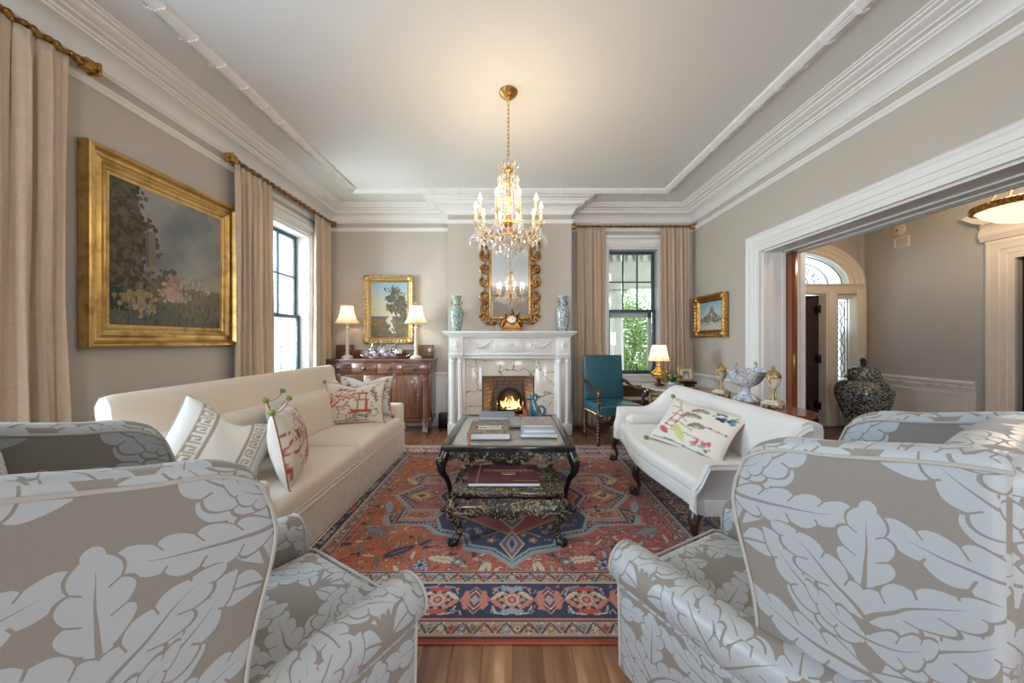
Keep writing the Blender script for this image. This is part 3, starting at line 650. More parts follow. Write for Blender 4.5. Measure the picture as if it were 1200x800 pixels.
def column_at(x, y, lab):
    t = thing('porch_column', lab, 'column', (x, y, -0.05))
    mb = MB(); prof = [(0.17, 0.12)] + [(0.17 - 0.03*(z/2.2)**1.5, z) for z in (0.2, 0.8, 1.4, 1.9, 2.2)]
    V = []; F = []; N = 48
    for (r, z) in prof:
        for j in range(N): a = 2*pi*j/N; rr = r*(1 - 0.06*(j % 4 in (1, 2))); V.append((rr*cos(a), rr*sin(a), z))
    for i in range(len(prof)-1):
        for j in range(N): F.append((i*N+j, i*N+(j+1) % N, (i+1)*N+(j+1) % N, (i+1)*N+j))
    mb.add(V, F); mb.build('shaft', PORCH, t, ang=30)
    mb = MB(); lathe(mb, [(0.24,0),(0.24,0.04),(0.20,0.05),(0.21,0.09),(0.17,0.12)], n=24); mb.build('base', PORCH, t)
    mb = MB(); lathe(mb, [(0.14,2.2),(0.17,2.22),(0.17,2.25),(0.15,2.27),(0.18,2.40),(0.22,2.48)], n=24); cbox(mb, -0.25, 0.25, -0.25, 0.25, 2.50, 2.62)
    for a in (0, pi/2, pi, 3*pi/2):
        tube(mb, [(cos(a+pi/4)*0.27+0.03*cos(q)*cos(a+pi/4), sin(a+pi/4)*0.27+0.03*cos(q)*sin(a+pi/4), 2.46+0.04*sin(q)) for q in [i*0.7 for i in range(9)]], 0.02, 6)
    mb.build('capital', PORCH, t)
column_at(2.32, 7.6, 'fluted white porch column seen through the far window, left side of its glass')
mb = MB(); box(mb, -11, -6.6, -4, 14, -0.4, 7)
def shrub(name, cx, cy, cz, R, H, lab, n=2600, seed=1, grp='garden shrubs outside the windows'):
    r = random.Random(seed); t = thing(name, lab, 'shrub', (cx, cy, -0.3), group=grp); mb = MB()
    for k in range(n):
        while True:
            u, v, w = r.uniform(-1,1), r.uniform(-1,1), r.uniform(-1,1); q = u*u+v*v+w*w
            if 0.35 < q < 1: break
        wob = 1 + 0.25*sin(5*u+seed)*cos(4*w+v*3)
        p = Vector((u*R*wob, v*R*wob, cz + w*H*wob)); d = Vector((r.uniform(-1,1), r.uniform(-1,1), r.uniform(-0.6,0.8))).normalized(); s = d.orthogonal().normalized(); l = r.uniform(0.06, 0.13)
        a = p; b = p + d*l*0.5 + s*l*0.28; c = p + d*l; e = p + d*l*0.5 - s*l*0.28; mb.add([a, b, c, e], [(0,1,2,3)])
    o = mb.build('leaves', LEAFM, t, flat=True); o['kind'] = 'stuff'
    mb = MB()
    for k in range(7):
        a = k*0.9; tube(mb, [(0.05*cos(a),0.05*sin(a),0), (R*0.3*cos(a), R*0.3*sin(a), cz*0.6), (R*0.6*cos(a), R*0.6*sin(a), cz+H*0.4)], [0.03,0.02,0.008], 5)
    mb.build('stem', DARKW, t)
shrub('garden_shrub', 2.9, 9.4, 1.3, 1.1, 1.45, 'bright green leafy shrub behind the lower far window panes', 11000, 3)
shrub('garden_shrub', 4.3, 12.4, 1.9, 1.3, 2.1, 'taller green shrub beyond the porch behind the upper far panes', 4200, 5)
shrub('garden_shrub', 0.9, 11.9, 1.6, 1.2, 1.9, 'green shrub left of the taller one beyond the far window', 3200, 7)
shrub('garden_shrub', -5.6, 7.4, 1.3, 1.0, 1.5, 'pale green shrub outside the left window', 2400, 9)
# ---------------------------------------------------------------- wing armchairs
def lerp(a, b, t): return a + (b-a)*t
def sm(t): t = max(0, min(1, t)); return t*t*(3-2*t)
def damask_armchair(label, loc, rz, pillow_label=None):
    t = thing('wing_armchair', label, 'armchair', loc, rz, 'damask wing armchairs nearest the camera')
    # base rail
    mb = MB(); rbox(mb, 0, -0.01, 0.27, 0.71, 0.74, 0.24, 0.03, (4,4,2)); mb.build('seat_rail', DAM, t, boxuv=True)
    # seat cushion (T shaped front)
    mb = MB()
    def wseat(x, y, z):
        e = 0.0 if z < 0.44 else 0.022*(1-(x/0.3)**2)*(1-((y-0.05)/0.4)**2)
        return (x*(1 + 0.0*y), y, z + max(e, 0))
    rbox(mb, 0, 0.06, 0.43, 0.55, 0.72, 0.13, 0.045, (10,10,2), xf=wseat); cu = mb.build('seat_cushion', DAM, t, boxuv=True)
    mb = MB(); tube(mb, [(x, y, 0.485) for x, y in ((-0.285,-0.2),(-0.285,0.39),(-0.26,0.42),(0.26,0.42),(0.285,0.39),(0.285,-0.2))], 0.006, 6); mb.build('piping', PIPE, cu)
    # arms: rolled section swept forward
    for sx in (-1, 1):
        mb = MB(); sec = []
        for i in range(15):                                    # scroll from inner face over to the outer face
            a = pi + (-pi*1.45)*i/14
            sec.append((0.345 + 0.074*cos(a), 0.552 + 0.072*sin(a)))
        sec = [(0.280, 0.20)] + sec + [(0.372, 0.47), (0.366, 0.36), (0.364, 0.16), (0.30, 0.16)]
        ys = [(-0.34, 0, 0.95), (-0.2, 0, 0.97), (0.0, 0, 1), (0.15, 0, 1), (0.28, 0, 1.02), (0.345, 0, 1.03), (0.375, 0, 1.0), (0.392, 1, 0.90), (0.398, 1, 0.7)]
        V = []; k = len(sec)
        for (y, cap, s) in ys:
            for (x, z) in sec:
                zz = z; xx = x
                dz = 0.035*max(0, -(y)/0.34)                      # arm rises a little towards the back
                if z > 0.45: xx = 0.345 + (x-0.345)*s; zz = 0.55 + (z-0.55)*s + dz
                elif cap: xx = 0.34 + (x-0.34)*s
                V.append((sx*xx, y, zz))
        F = [(i*k+j, i*k+(j+1) % k, (i+1)*k+(j+1) % k, (i+1)*k+j) for i in range(len(ys)-1) for j in range(k)]
        F += [tuple(range(k)), tuple(range((len(ys)-1)*k, len(ys)*k))]
        mb.add(V, F); ar = mb.build('arm', DAM, t, boxuv=True, ang=60)
        mb = MB(); y = 0.392; pts = [(sx*(0.345+(x-0.345)*0.93), y, 0.55+(z-0.55)*0.93) for (x, z) in sec[1:-3]]; tube(mb, [(sx*0.283, y, 0.2)] + pts + [(sx*0.362, y, 0.17)], 0.005, 6); mb.build('piping', PIPE, ar)
    # wings
    T = 0.075
    def ztop(y):
        q = max(0, (y - (-0.155))/0.175)
        return 1.128 + 0.045*sm((-y-0.12)/0.30) - 0.105*min(1.2, q)**2.3
    def yfront(z): return -0.035 + 0.052*sm((z-0.62)/0.42) - 0.050*(max(0, (z-0.99)/0.138))**2.2
    def wingmap(sx, y0=-0.42):
        def f(a, b, c):                                        # a,b in -1..1, c in metres (thickness)
            z0 = 0.40
            zz = lerp(z0, 1.128, (b+1)/2); yf = yfront(zz)
            y = lerp(y0, yf, (a+1)/2); zt = ztop(y); z = lerp(z0, zt, (b+1)/2)
            x = 0.295 + 0.010*sm((z-0.45)/0.7) + 0.022*sm((y+0.30)/0.35)*sm((z-0.5)/0.6)
            return (sx*(x + c), y, z)
        return f
    for sx in (-1, 1):
        mb = MB(); f = wingmap(sx)
        def xf(x, y, z): return f(y/0.25, z/0.36, x)
        rbox(mb, 0, 0, 0, T, 0.5, 0.72, 0.030, (1, 14, 18), 4, xf=xf); wg = mb.build('wing', DAM, t, boxuv=True, ang=80)
        for side, c in ((1, T/2+0.001), (-1, -T/2-0.001)):
            mb = MB(); pts = [f(lerp(-1, 0.93, i/16), 0.93, c) for i in range(17)] + [f(0.93, lerp(0.93, -1, i/16), c) for i in range(1, 17)]
            tube(mb, pts, 0.0042, 6); mb.build('piping', PIPE, wg)
    # back
    def xfb(x, y, z):
        zt = 1.175 - 0.02*(x/0.4)**2; zz = 0.16 + (z-0.16)/(1.16-0.16)*(zt-0.16)
        return (x, y - 0.05*sm((zz-0.5)/0.6) + (0.02*(1-(x/0.38)**2)*(1-((z-0.8)/0.4)**2) if y > -0.3 and z > 0.5 else 0), zz)
    mb = MB(); rbox(mb, 0, -0.335, 0.66, 0.655, 0.12, 1.0, 0.04, (12, 1, 16), 4, xf=xfb); mb.build('backrest', DAM, t, boxuv=True, ang=80)
    # legs
    for sx in (-1, 1):
        for sy in (-1, 1):
            mb = MB(); lathe(mb, [(0.014,0.0),(0.022,0.012),(0.018,0.03),(0.026,0.10),(0.030,0.15),(0.030,0.17)], sx*0.32, 0.31 if sy > 0 else -0.33, 0, 14); mb.build('leg', MAHOGV, t)
    return t
damask_armchair('taupe and silver damask wing armchair at the lower left, backing the camera', (-0.821, 0.932, 0), -0.548)
damask_armchair('blue-lit damask wing armchair at the lower right, nearest the hall opening', (0.901, 1.078, 0), 0.499)
# ---------------------------------------------------------------- pillows
class Paint:
    def __init__(s, X, Y, col): s.X = np.asarray(X); s.Y = np.asarray(Y); s.C = np.empty((len(s.Y), len(s.X), 3), dtype=np.float32); s.C[:] = col; s.ox = s.oy = 0; s.a = 0
    def sub(s, cx, cy, R):
        i0, i1 = np.searchsorted(s.X, (cx-R, cx+R)); j0, j1 = np.searchsorted(s.Y, (cy-R, cy+R))
        if i1 <= i0 or j1 <= j0: return None
        xx, yy = np.meshgrid(s.X[i0:i1], s.Y[j0:j1]); return s.C[j0:j1, i0:i1], xx-cx, yy-cy
    def fn(s, cx, cy, R, mask, col):
        q = s.sub(cx, cy, R)
        if q is None: return
        m = mask(q[1], q[2]); q[0][m] = col
    def disc(s, cx, cy, r, col, rx=1, ry=1): s.fn(cx, cy, r*max(rx, ry)+0.001, lambda x, y: (x/rx)**2+(y/ry)**2 < r*r, col)
    def diamond(s, cx, cy, rx, ry, col): s.fn(cx, cy, max(rx, ry), lambda x, y: abs(x)/rx+abs(y)/ry < 1, col)
    def rect(s, cx, cy, rx, ry, col, a=0):
        ca, sa = cos(a), sin(a); s.fn(cx, cy, rx+ry, lambda x, y: (abs(x*ca+y*sa) < rx) & (abs(-x*sa+y*ca) < ry), col)
    def line(s, x0, y0, x1, y1, w, col):
        L = math.hypot(x1-x0, y1-y0) or 1e-6; s.rect((x0+x1)/2, (y0+y1)/2, L/2, w/2, col, math.atan2(y1-y0, x1-x0))
    def poly(s, P, w, col):
        for a, b in zip(P, P[1:]): s.line(*a, *b, w, col); s.disc(*b, w/2, col)
    def rosette(s, cx, cy, r, n, col, mid, a0=0, ol=None):
        if ol is not None: s.fn(cx, cy, r*1.3, lambda x, y: np.hypot(x, y) < r*1.18*(0.78+0.22*np.cos(n*(np.arctan2(y, x)-a0))), ol)
        s.fn(cx, cy, r*1.1, lambda x, y: np.hypot(x, y) < r*(0.74+0.26*np.cos(n*(np.arctan2(y, x)-a0))), col); s.disc(cx, cy, r*0.36, mid)
    def leaf(s, cx, cy, a, L, w, col, ser=0, ol=None, bend=0):
        ca, sa = cos(a), sin(a)
        def mk(g):
            def f(x, y):
                u = (x*ca+y*sa)/L + 0.5; v = (-x*sa+y*ca)/L - bend*(u-0.5)**2
                k = 1 + (0.45*np.abs(np.sin(u*ser*pi)) - 0.25 if ser else 0)
                return (u > -0.03) & (u < 1.03) & (np.abs(v) < (w/L)*np.sqrt(np.clip(np.sin(pi*np.clip(u, 0, 1)), 0, 1))*k + g/L)
            return f
        R = L*0.75 + w + 0.01
        if ol is not None: s.fn(cx, cy, R, mk(0.0035), ol)
        s.fn(cx, cy, R, mk(0.0), col)
def pillow(name, label, loc, rot, w, h, T, paint=None, mat=None, pomp=0, group=None, n=44, pinch=0.10, dent=0.0, back=None):
    """upright pillow: local x across, z up, y thickness; centred at its own middle"""
    t = thing(name, label, 'cushion', loc, 0, group); t.rotation_euler = rot
    xs = np.linspace(-1, 1, n+1); mb = MB(); cols = []
    P = paint() if paint else None
    for side in (-1, 1):
        V = []
        for j in range(n+1):
            for i in range(n+1):
                u, v = xs[i], xs[j]; d = ((1-u*u)*(1-v*v))
                px = u*w/2*(1 - pinch*(1-v*v)*abs(u)); pz = v*h/2*(1 - pinch*(1-u*u)*abs(v)*(1.0))
                if dent and v > 0: pz -= dent*h*(v**3)*math.exp(-(u*2.6)**2)
                V.append((px, side*T*(max(d, 0)**0.42)*0.5 + 0.004*sin(9*u+5*v)*d, pz))
                cols.append(P[j, i] if (P is not None and side < 0) else (back or (0.70,0.64,0.56)))
        F = [(j*(n+1)+i, j*(n+1)+i+1, (j+1)*(n+1)+i+1, (j+1)*(n+1)+i) for j in range(n) for i in range(n)]
        mb.add(V, F)
    mb.build('pillow_cover', mat or PRINT, t, col=np.array(cols, dtype=np.float32), ang=180)
    mb = MB(); q = n+1; B = mb; e = [mbv for mbv in []]
    E = []
    for (a, b) in ([(i/n*2-1, -1) for i in range(n)] + [(1, j/n*2-1) for j in range(n)] + [(1-i/n*2, 1) for i in range(n)] + [(-1, 1-j/n*2) for j in range(n)]):
        pz = b*h/2*(1 - pinch*(1-a*a)*abs(b))
        if dent and b > 0: pz -= dent*h*(b**3)*math.exp(-(a*2.6)**2)
        E.append((a*w/2*(1 - pinch*(1-b*b)*abs(a)), 0, pz))
    tube(mb, E, 0.0045, 5, closed=True); mb.build('piping', pomp and PIPER or PIPE, t)
    if pomp:
        rr = random.Random(int(abs(loc[0])*1000))
        for (a, b) in ((-1,-1),(1,-1),(1,1),(-1,1)):
            mb = MB(); lathe(mb, [(0,-0.02),(0.012,-0.018),(0.019,-0.008),(0.021,0.002),(0.017,0.012),(0.008,0.018),(0,0.019)], a*(w/2+0.012), 0, b*(h/2+0.008), 12)
            mb.v = [(x+rr.uniform(-.002,.002), y+rr.uniform(-.002,.002), z+rr.uniform(-.002,.002)) for x, y, z in mb.v]
            mb.build('pompom', GREEN, t)
    return t
PIPER = clothmat('rust_piping', (0.36,0.10,0.05), 0.05)
RED = (0.42,0.07,0.035); RUST = (0.30,0.075,0.04); NAVY = (0.02,0.035,0.12); GR = (0.25,0.28,0.12); TAUPE = (0.30,0.22,0.17); SAGE = (0.22,0.30,0.25); BLUEG = (0.13,0.22,0.30)
def branch(P, x, y, a, L, w, col, r, depth=0):
    pts = [(x, y)]
    for k in range(5): a += r.uniform(-0.35, 0.35); x += cos(a)*L/5; y += sin(a)*L/5; pts.append((x, y))
    P.poly(pts, w, col)
    if depth < 3:
        for (px, py) in pts[2::2] + [pts[-1]]:
            branch(P, px, py, a + r.choice((-1, 1))*r.uniform(0.5, 1.1), L*0.55, w*0.62, col, r, depth+1)
    else:
        for q in range(2): P.disc(x+r.uniform(-.04,.04), y+r.uniform(-.04,.04), 0.022, r.choice((RED, (0.5,0.2,0.15), TAUPE)))
def chinois(seed=1, base=(0.68,0.60,0.49), flip=False, red=RED, n=44, tree=False):
    def go():
        xs = np.linspace(-1, 1, n+1); P = Paint(xs, xs, base); r = random.Random(seed); f = -1 if flip else 1
        branch(P, -0.95*f, -0.8, pi/2 if not flip else pi/2, 1.1, 0.07, red, r); branch(P, -0.9*f, -0.15, 0.2 if not flip else pi-0.2, 0.75, 0.045, RUST, r)
        if tree:
            for (x, y, a, L) in ((0.1,-0.9,1.4,1.2),(-0.6,-0.6,0.9,0.8),(0.5,-0.7,1.9,0.9)): branch(P, x, y, a, L, 0.07, red, r)
            return P.C
        cx = 0.28*f
        P.rect(cx, -0.42, 0.30, 0.07, red); P.rect(cx, -0.36, 0.38, 0.03, red); P.rect(cx-0.3, -0.46, 0.05, 0.08, red); P.rect(cx+0.3, -0.46, 0.05, 0.08, red)
        for dx in (-0.15, 0.15): P.rect(cx+dx, -0.1, 0.025, 0.26, red)
        P.rect(cx, 0.12, 0.24, 0.035, TAUPE)
        for dx in (-0.11, 0.11): P.rect(cx+dx, 0.28, 0.022, 0.15, red)
        P.rect(cx, 0.42, 0.18, 0.035, red); P.rect(cx, 0.52, 0.03, 0.09, red); P.rect(cx, 0.2, 0.10, 0.012, red)
        for k in range(26): P.disc(cx + r.uniform(-0.45, 0.35), -0.68 + r.uniform(-0.13, 0.10), r.uniform(0.04, 0.08), r.choice((SAGE, GR, (0.10,0.14,0.12), (0.50,0.48,0.30))))
        for k in range(11):
            a = -0.6 + k*0.12; P.leaf(f*(0.72 + 0.12*sin(k*1.3)), a*1.25+0.1, 0.6+k, 0.17, 0.05, r.choice((GR, (0.40,0.42,0.20), SAGE, TAUPE)))
        for k in range(5): P.leaf(f*(0.70+0.05*k-0.1), 0.55-0.12*k, 0.4+0.2*k, 0.20, 0.05, (0.16,0.14,0.10))
        for k in range(8): P.disc(-0.2*f + r.uniform(-.3,.3), 0.75 + r.uniform(-.12,.1), 0.035, r.choice((BLUEG, GR, RED)))
        P.poly([(-0.95*f, -0.93), (-0.4*f, -0.86), (-0.1*f, -0.9), (0.5*f, -0.86)], 0.06, TAUPE)
        return P.C
    return go
def chinois2(seed=2, n=60):
    def go():
        xs = np.linspace(-1, 1, n+1); P = Paint(xs, xs, (0.72,0.68,0.60)); r = random.Random(seed)
        for k in range(5): P.poly([(-0.9+0.1*k, 0.9-0.35*k), (-0.6+0.1*k, 0.8-0.3*k), (-0.5+0.2*k, 0.5-0.25*k)], 0.035, TAUPE)
        for dx in (-0.12, 0.12): P.line(-0.55+dx, -0.35, -0.35+dx, 0.45, 0.035, (0.42,0.12,0.14))
        for q in range(3): P.line(-0.72+0.07*q, -0.3+0.26*q, -0.35+0.07*q, -0.36+0.26*q, 0.045, (0.42,0.10,0.12))
        P.leaf(-0.62, -0.55, -0.6, 0.42, 0.10, (0.45,0.10,0.12)); P.leaf(-0.2, -0.45, -0.9, 0.7, 0.12, (0.52,0.55,0.22)); P.leaf(-0.12, -0.62, -0.8, 0.5, 0.07, (0.6,0.56,0.25))
        for (x, y, L) in ((-0.1,0.35,0.55),(0.02,0.66,0.5),(0.15,0.0,0.45)): P.leaf(x, y, 0.3, L, 0.09, (0.24,0.19,0.15), 4, bend=-0.8); P.leaf(x+0.05, y-0.07, 0.3, L*0.6, 0.05, (0.42,0.45,0.30), bend=-0.8)
        for k in range(28): P.disc(0.62+r.uniform(-.26,.26), 0.66+r.uniform(-.16,.16), r.uniform(.03,.065), r.choice((BLUEG, NAVY, (0.30,0.40,0.45), (0.12,0.20,0.26))))
        P.poly([(0.2,-0.1),(0.4,0.05),(0.6,0.02),(0.9,0.06)], 0.03, TAUPE)
        for (x, y) in ((0.3,0.0),(0.5,0.05),(0.7,0.04),(0.88,0.06)): P.disc(x, y, 0.04, (0.45,0.10,0.15))
        for k in range(22): P.disc(0.45+r.uniform(-.24,.24), -0.6+r.uniform(-.16,.16), r.uniform(.03,.06), r.choice(((0.55,0.12,0.20),(0.42,0.10,0.12),(0.30,0.36,0.30),(0.62,0.35,0.35))))
        P.poly([(-0.9,-0.9),(-0.3,-0.88),(0.2,-0.93),(0.9,-0.9)], 0.04, BLUEG)
        return P.C
    return go
def greek(n=60):
    def go():
        xs = np.linspace(-1, 1, n+1); P = Paint(xs, xs, (0.74,0.71,0.66)); k = (0.36,0.30,0.22)
        for sx in (-1, 1):
            x = 0.52*sx
            P.rect(x-0.14, 0, 0.018, 1, k); P.rect(x+0.14, 0, 0.018, 1, k); P.rect(x-0.19, 0, 0.010, 1, k); P.rect(x+0.19, 0, 0.010, 1, k)
            for q in range(9):
                y = -0.9 + q*0.225; P.rect(x, y-0.07, 0.10, 0.018, k); P.rect(x-0.10, y, 0.018, 0.08, k); P.rect(x-0.02, y+0.07, 0.09, 0.018, k); P.rect(x+0.06, y+0.03, 0.018, 0.05, k); P.rect(x+0.01, y, 0.05, 0.018, k)
        return P.C
    return go
# ---------------------------------------------------------------- left skirted sofa
def left_sofa():
    Y0, Y1 = 1.74, 4.16; XB, XF = -2.28, -1.30
    t = thing('skirted_sofa', 'long ivory skirted sofa with a high back along the left wall', 'sofa', ((XB+XF)/2, (Y0+Y1)/2, 0)); ox, oy = (XB+XF)/2, (Y0+Y1)/2
    L = Y1-Y0; hx = (XF-XB)/2
    mb = MB(); rbox(mb, 0.02, 0, 0.20, 2*hx-0.04, L-0.02, 0.36, 0.02, (4,20,4)); mb.build('skirt', SKIRT, t)
    mb = MB(); tube(mb, [(hx+0.004, -L/2, 0.30), (hx+0.004, L/2, 0.30)], 0.006, 6); tube(mb, [(hx+0.002, -L/2, 0.022), (hx+0.002, L/2, 0.022)], 0.005, 6); mb.build('welt', IVORY, t)
    aw = 0.13
    for s in (0, 1):
        y0 = -L/2 + aw + 0.005 + s*(L-2*aw)/2; y1 = y0 + (L-2*aw)/2 - 0.008
        def wf(x, y, z):
            u = (y-(y0+y1)/2)/((y1-y0)/2); return (x, y, z + (0.028*(1-u*u)*(1-((x-0.16)/0.42)**2) if z > 0.36 else 0) + 0.004*sin(7*y+3*x))
        mb = MB(); rbox(mb, 0.145, (y0+y1)/2, 0.375, 0.70, y1-y0, 0.145, 0.055, (10,14,2), 4, xf=wf); c = mb.build('seat_cushion', IVORY, t, ang=80)
        mb = MB(); tube(mb, [(0.49, y0+0.03, 0.335), (0.495, y1-0.03, 0.335)], 0.005, 6); mb.build('welt', IVORY, c)
        def wb(x, y, z):
            u = (y-(y0+y1)/2)/((y1-y0)/2); v = (z-0.62)/0.2; b = 0.035*(1-u*u)*(1-v*v*0.8)
            return (x + (b if x > -0.2 else 0) - 0.30*(z-0.45), y, z + 0.012*(1-u*u)*(1 if z > 0.7 else 0))
        mb = MB(); rbox(mb, -0.17, (y0+y1)/2, 0.62, 0.17, y1-y0, 0.38, 0.06, (2,12,8), 4, xf=wb); mb.build('back_cushion', IVORY, t, ang=80)
    # high rolled back
    sec = [(-0.30,0.10),(-0.27,0.45),(-0.33,0.80),(-0.365,0.96),(-0.37,1.01),(-0.39,1.045),(-0.42,1.058),(-0.455,1.045),(-0.475,1.01),(-0.47,0.96),(-0.45,0.85),(-0.44,0.5),(-0.44,0.10)]
    mb = MB(); ys = [-L/2+0.10, -L/2+0.112, -L/2+0.15, -0.5, 0, 0.5, L/2-0.05, L/2-0.012, L/2]; sc = [0.86, 0.96, 1, 1, 1, 1, 1, 0.96, 0.86]; k = len(sec)
    cx_, cz_ = -0.39, 0.6
    V = [((x-cx_)*s+cx_, y, (z-cz_)*(1-(1-s)*0.25)+cz_) for y, s in zip(ys, sc) for (x, z) in sec]
    F = [(i*k+j, i*k+(j+1) % k, (i+1)*k+(j+1) % k, (i+1)*k+j) for i in range(len(ys)-1) for j in range(k)] + [tuple(range(k)), tuple(range((len(ys)-1)*k, len(ys)*k))]
    mb.add(V, F); mb.build('backrest', IVORY, t, ang=50)
    # arms sloping up into the back
    for s in (-1, 1):
        def wa(x, y, z):
            r = sm((-x-0.05)/0.35)
            return (x, y, z + ((0.30 if s > 0 else 0.22)*r*max(0, (z-0.30))/0.30 if z > 0.3 else 0))
        mb = MB(); rbox(mb, 0.02, s*(L/2-aw/2), 0.33, 2*hx-0.06, aw, 0.54, 0.035, (14,2,6), 4, xf=wa); mb.build('arm', IVORY, t, ang=80)
    return t
left_sofa()
pl = 'chinoiserie throw pillows with green pompoms'
pillow('throw_pillow', 'beige chinoiserie pillow with red pagoda at the far end of the left sofa', (-1.70, 3.70, 0.675), (radians(-16), 0, radians(12)), 0.62, 0.46, 0.17, chinois(3), pomp=1, group=pl, dent=0.10)
pillow('throw_pillow', 'pale printed pillow tucked behind the red pagoda pillow on the left sofa', (-1.68, 3.92, 0.715), (radians(-12), 0, radians(6)), 0.60, 0.46, 0.15, chinois(8, (0.62,0.62,0.60), True, TAUPE), pomp=1, group=pl, dent=0.12)
pillow('throw_pillow', 'red tree pillow standing on edge in the middle of the left sofa', (-1.49, 2.28, 0.685), (radians(-10), 0, radians(114)), 0.52, 0.48, 0.20, chinois(5, (0.70,0.63,0.54), tree=True), pomp=1, group=pl)
pillow('throw_pillow', 'pillow mostly hidden behind the red tree pillow, one pompom showing', (-1.78, 2.66, 0.70), (radians(-14), 0, radians(112)), 0.46, 0.46, 0.15, chinois(6, (0.70,0.66,0.60)), pomp=1, group=pl)
pillow('throw_pillow', 'white pillow with taupe Greek key bands on the left sofa', (-1.76, 2.04, 0.70), (radians(-24), radians(30), radians(48)), 0.56, 0.50, 0.22, greek(), back=(0.74,0.71,0.66), dent=0.16, n=60)
# ---------------------------------------------------------------- right sofa
def cabriole(mb, x, y, H, dx, dy, s=1.0):
    """cabriole leg with ball and claw foot; dx,dy outward direction"""
    path = []; R = []
    for i in range(15):
        t = i/14; z = H*(1-t) ; o = 0.030*sin(pi*min(1, t*1.7))*(1-t*0.4) - 0.012*sin(pi*t) + 0.022*max(0, t-0.75)*4
        path.append((x+dx*o*s, y+dy*o*s, z)); R.append(s*(0.030 - 0.017*sm(t/0.7) + (0.004 if t > 0.85 else 0)))
    tube(mb, path[:-1], R[:-1], 10); bx, by = path[-2][0]+dx*0.008, path[-2][1]+dy*0.008
    ball(mb, (bx, by, 0.024*s), 0.026*s, 10, 6, sc=(1,1,0.92))
    for k in range(4):
        a = math.atan2(dy, dx) + (k-1.5)*0.75
        tube(mb, [(bx+cos(a)*0.008, by+sin(a)*0.008, 0.056*s), (bx+cos(a)*0.026*s, by+sin(a)*0.026*s, 0.042*s), (bx+cos(a)*0.031*s, by+sin(a)*0.031*s, 0.022*s), (bx+cos(a)*0.026*s, by+sin(a)*0.026*s, 0.004)], [0.008*s,0.008*s,0.007*s,0.004*s], 6)
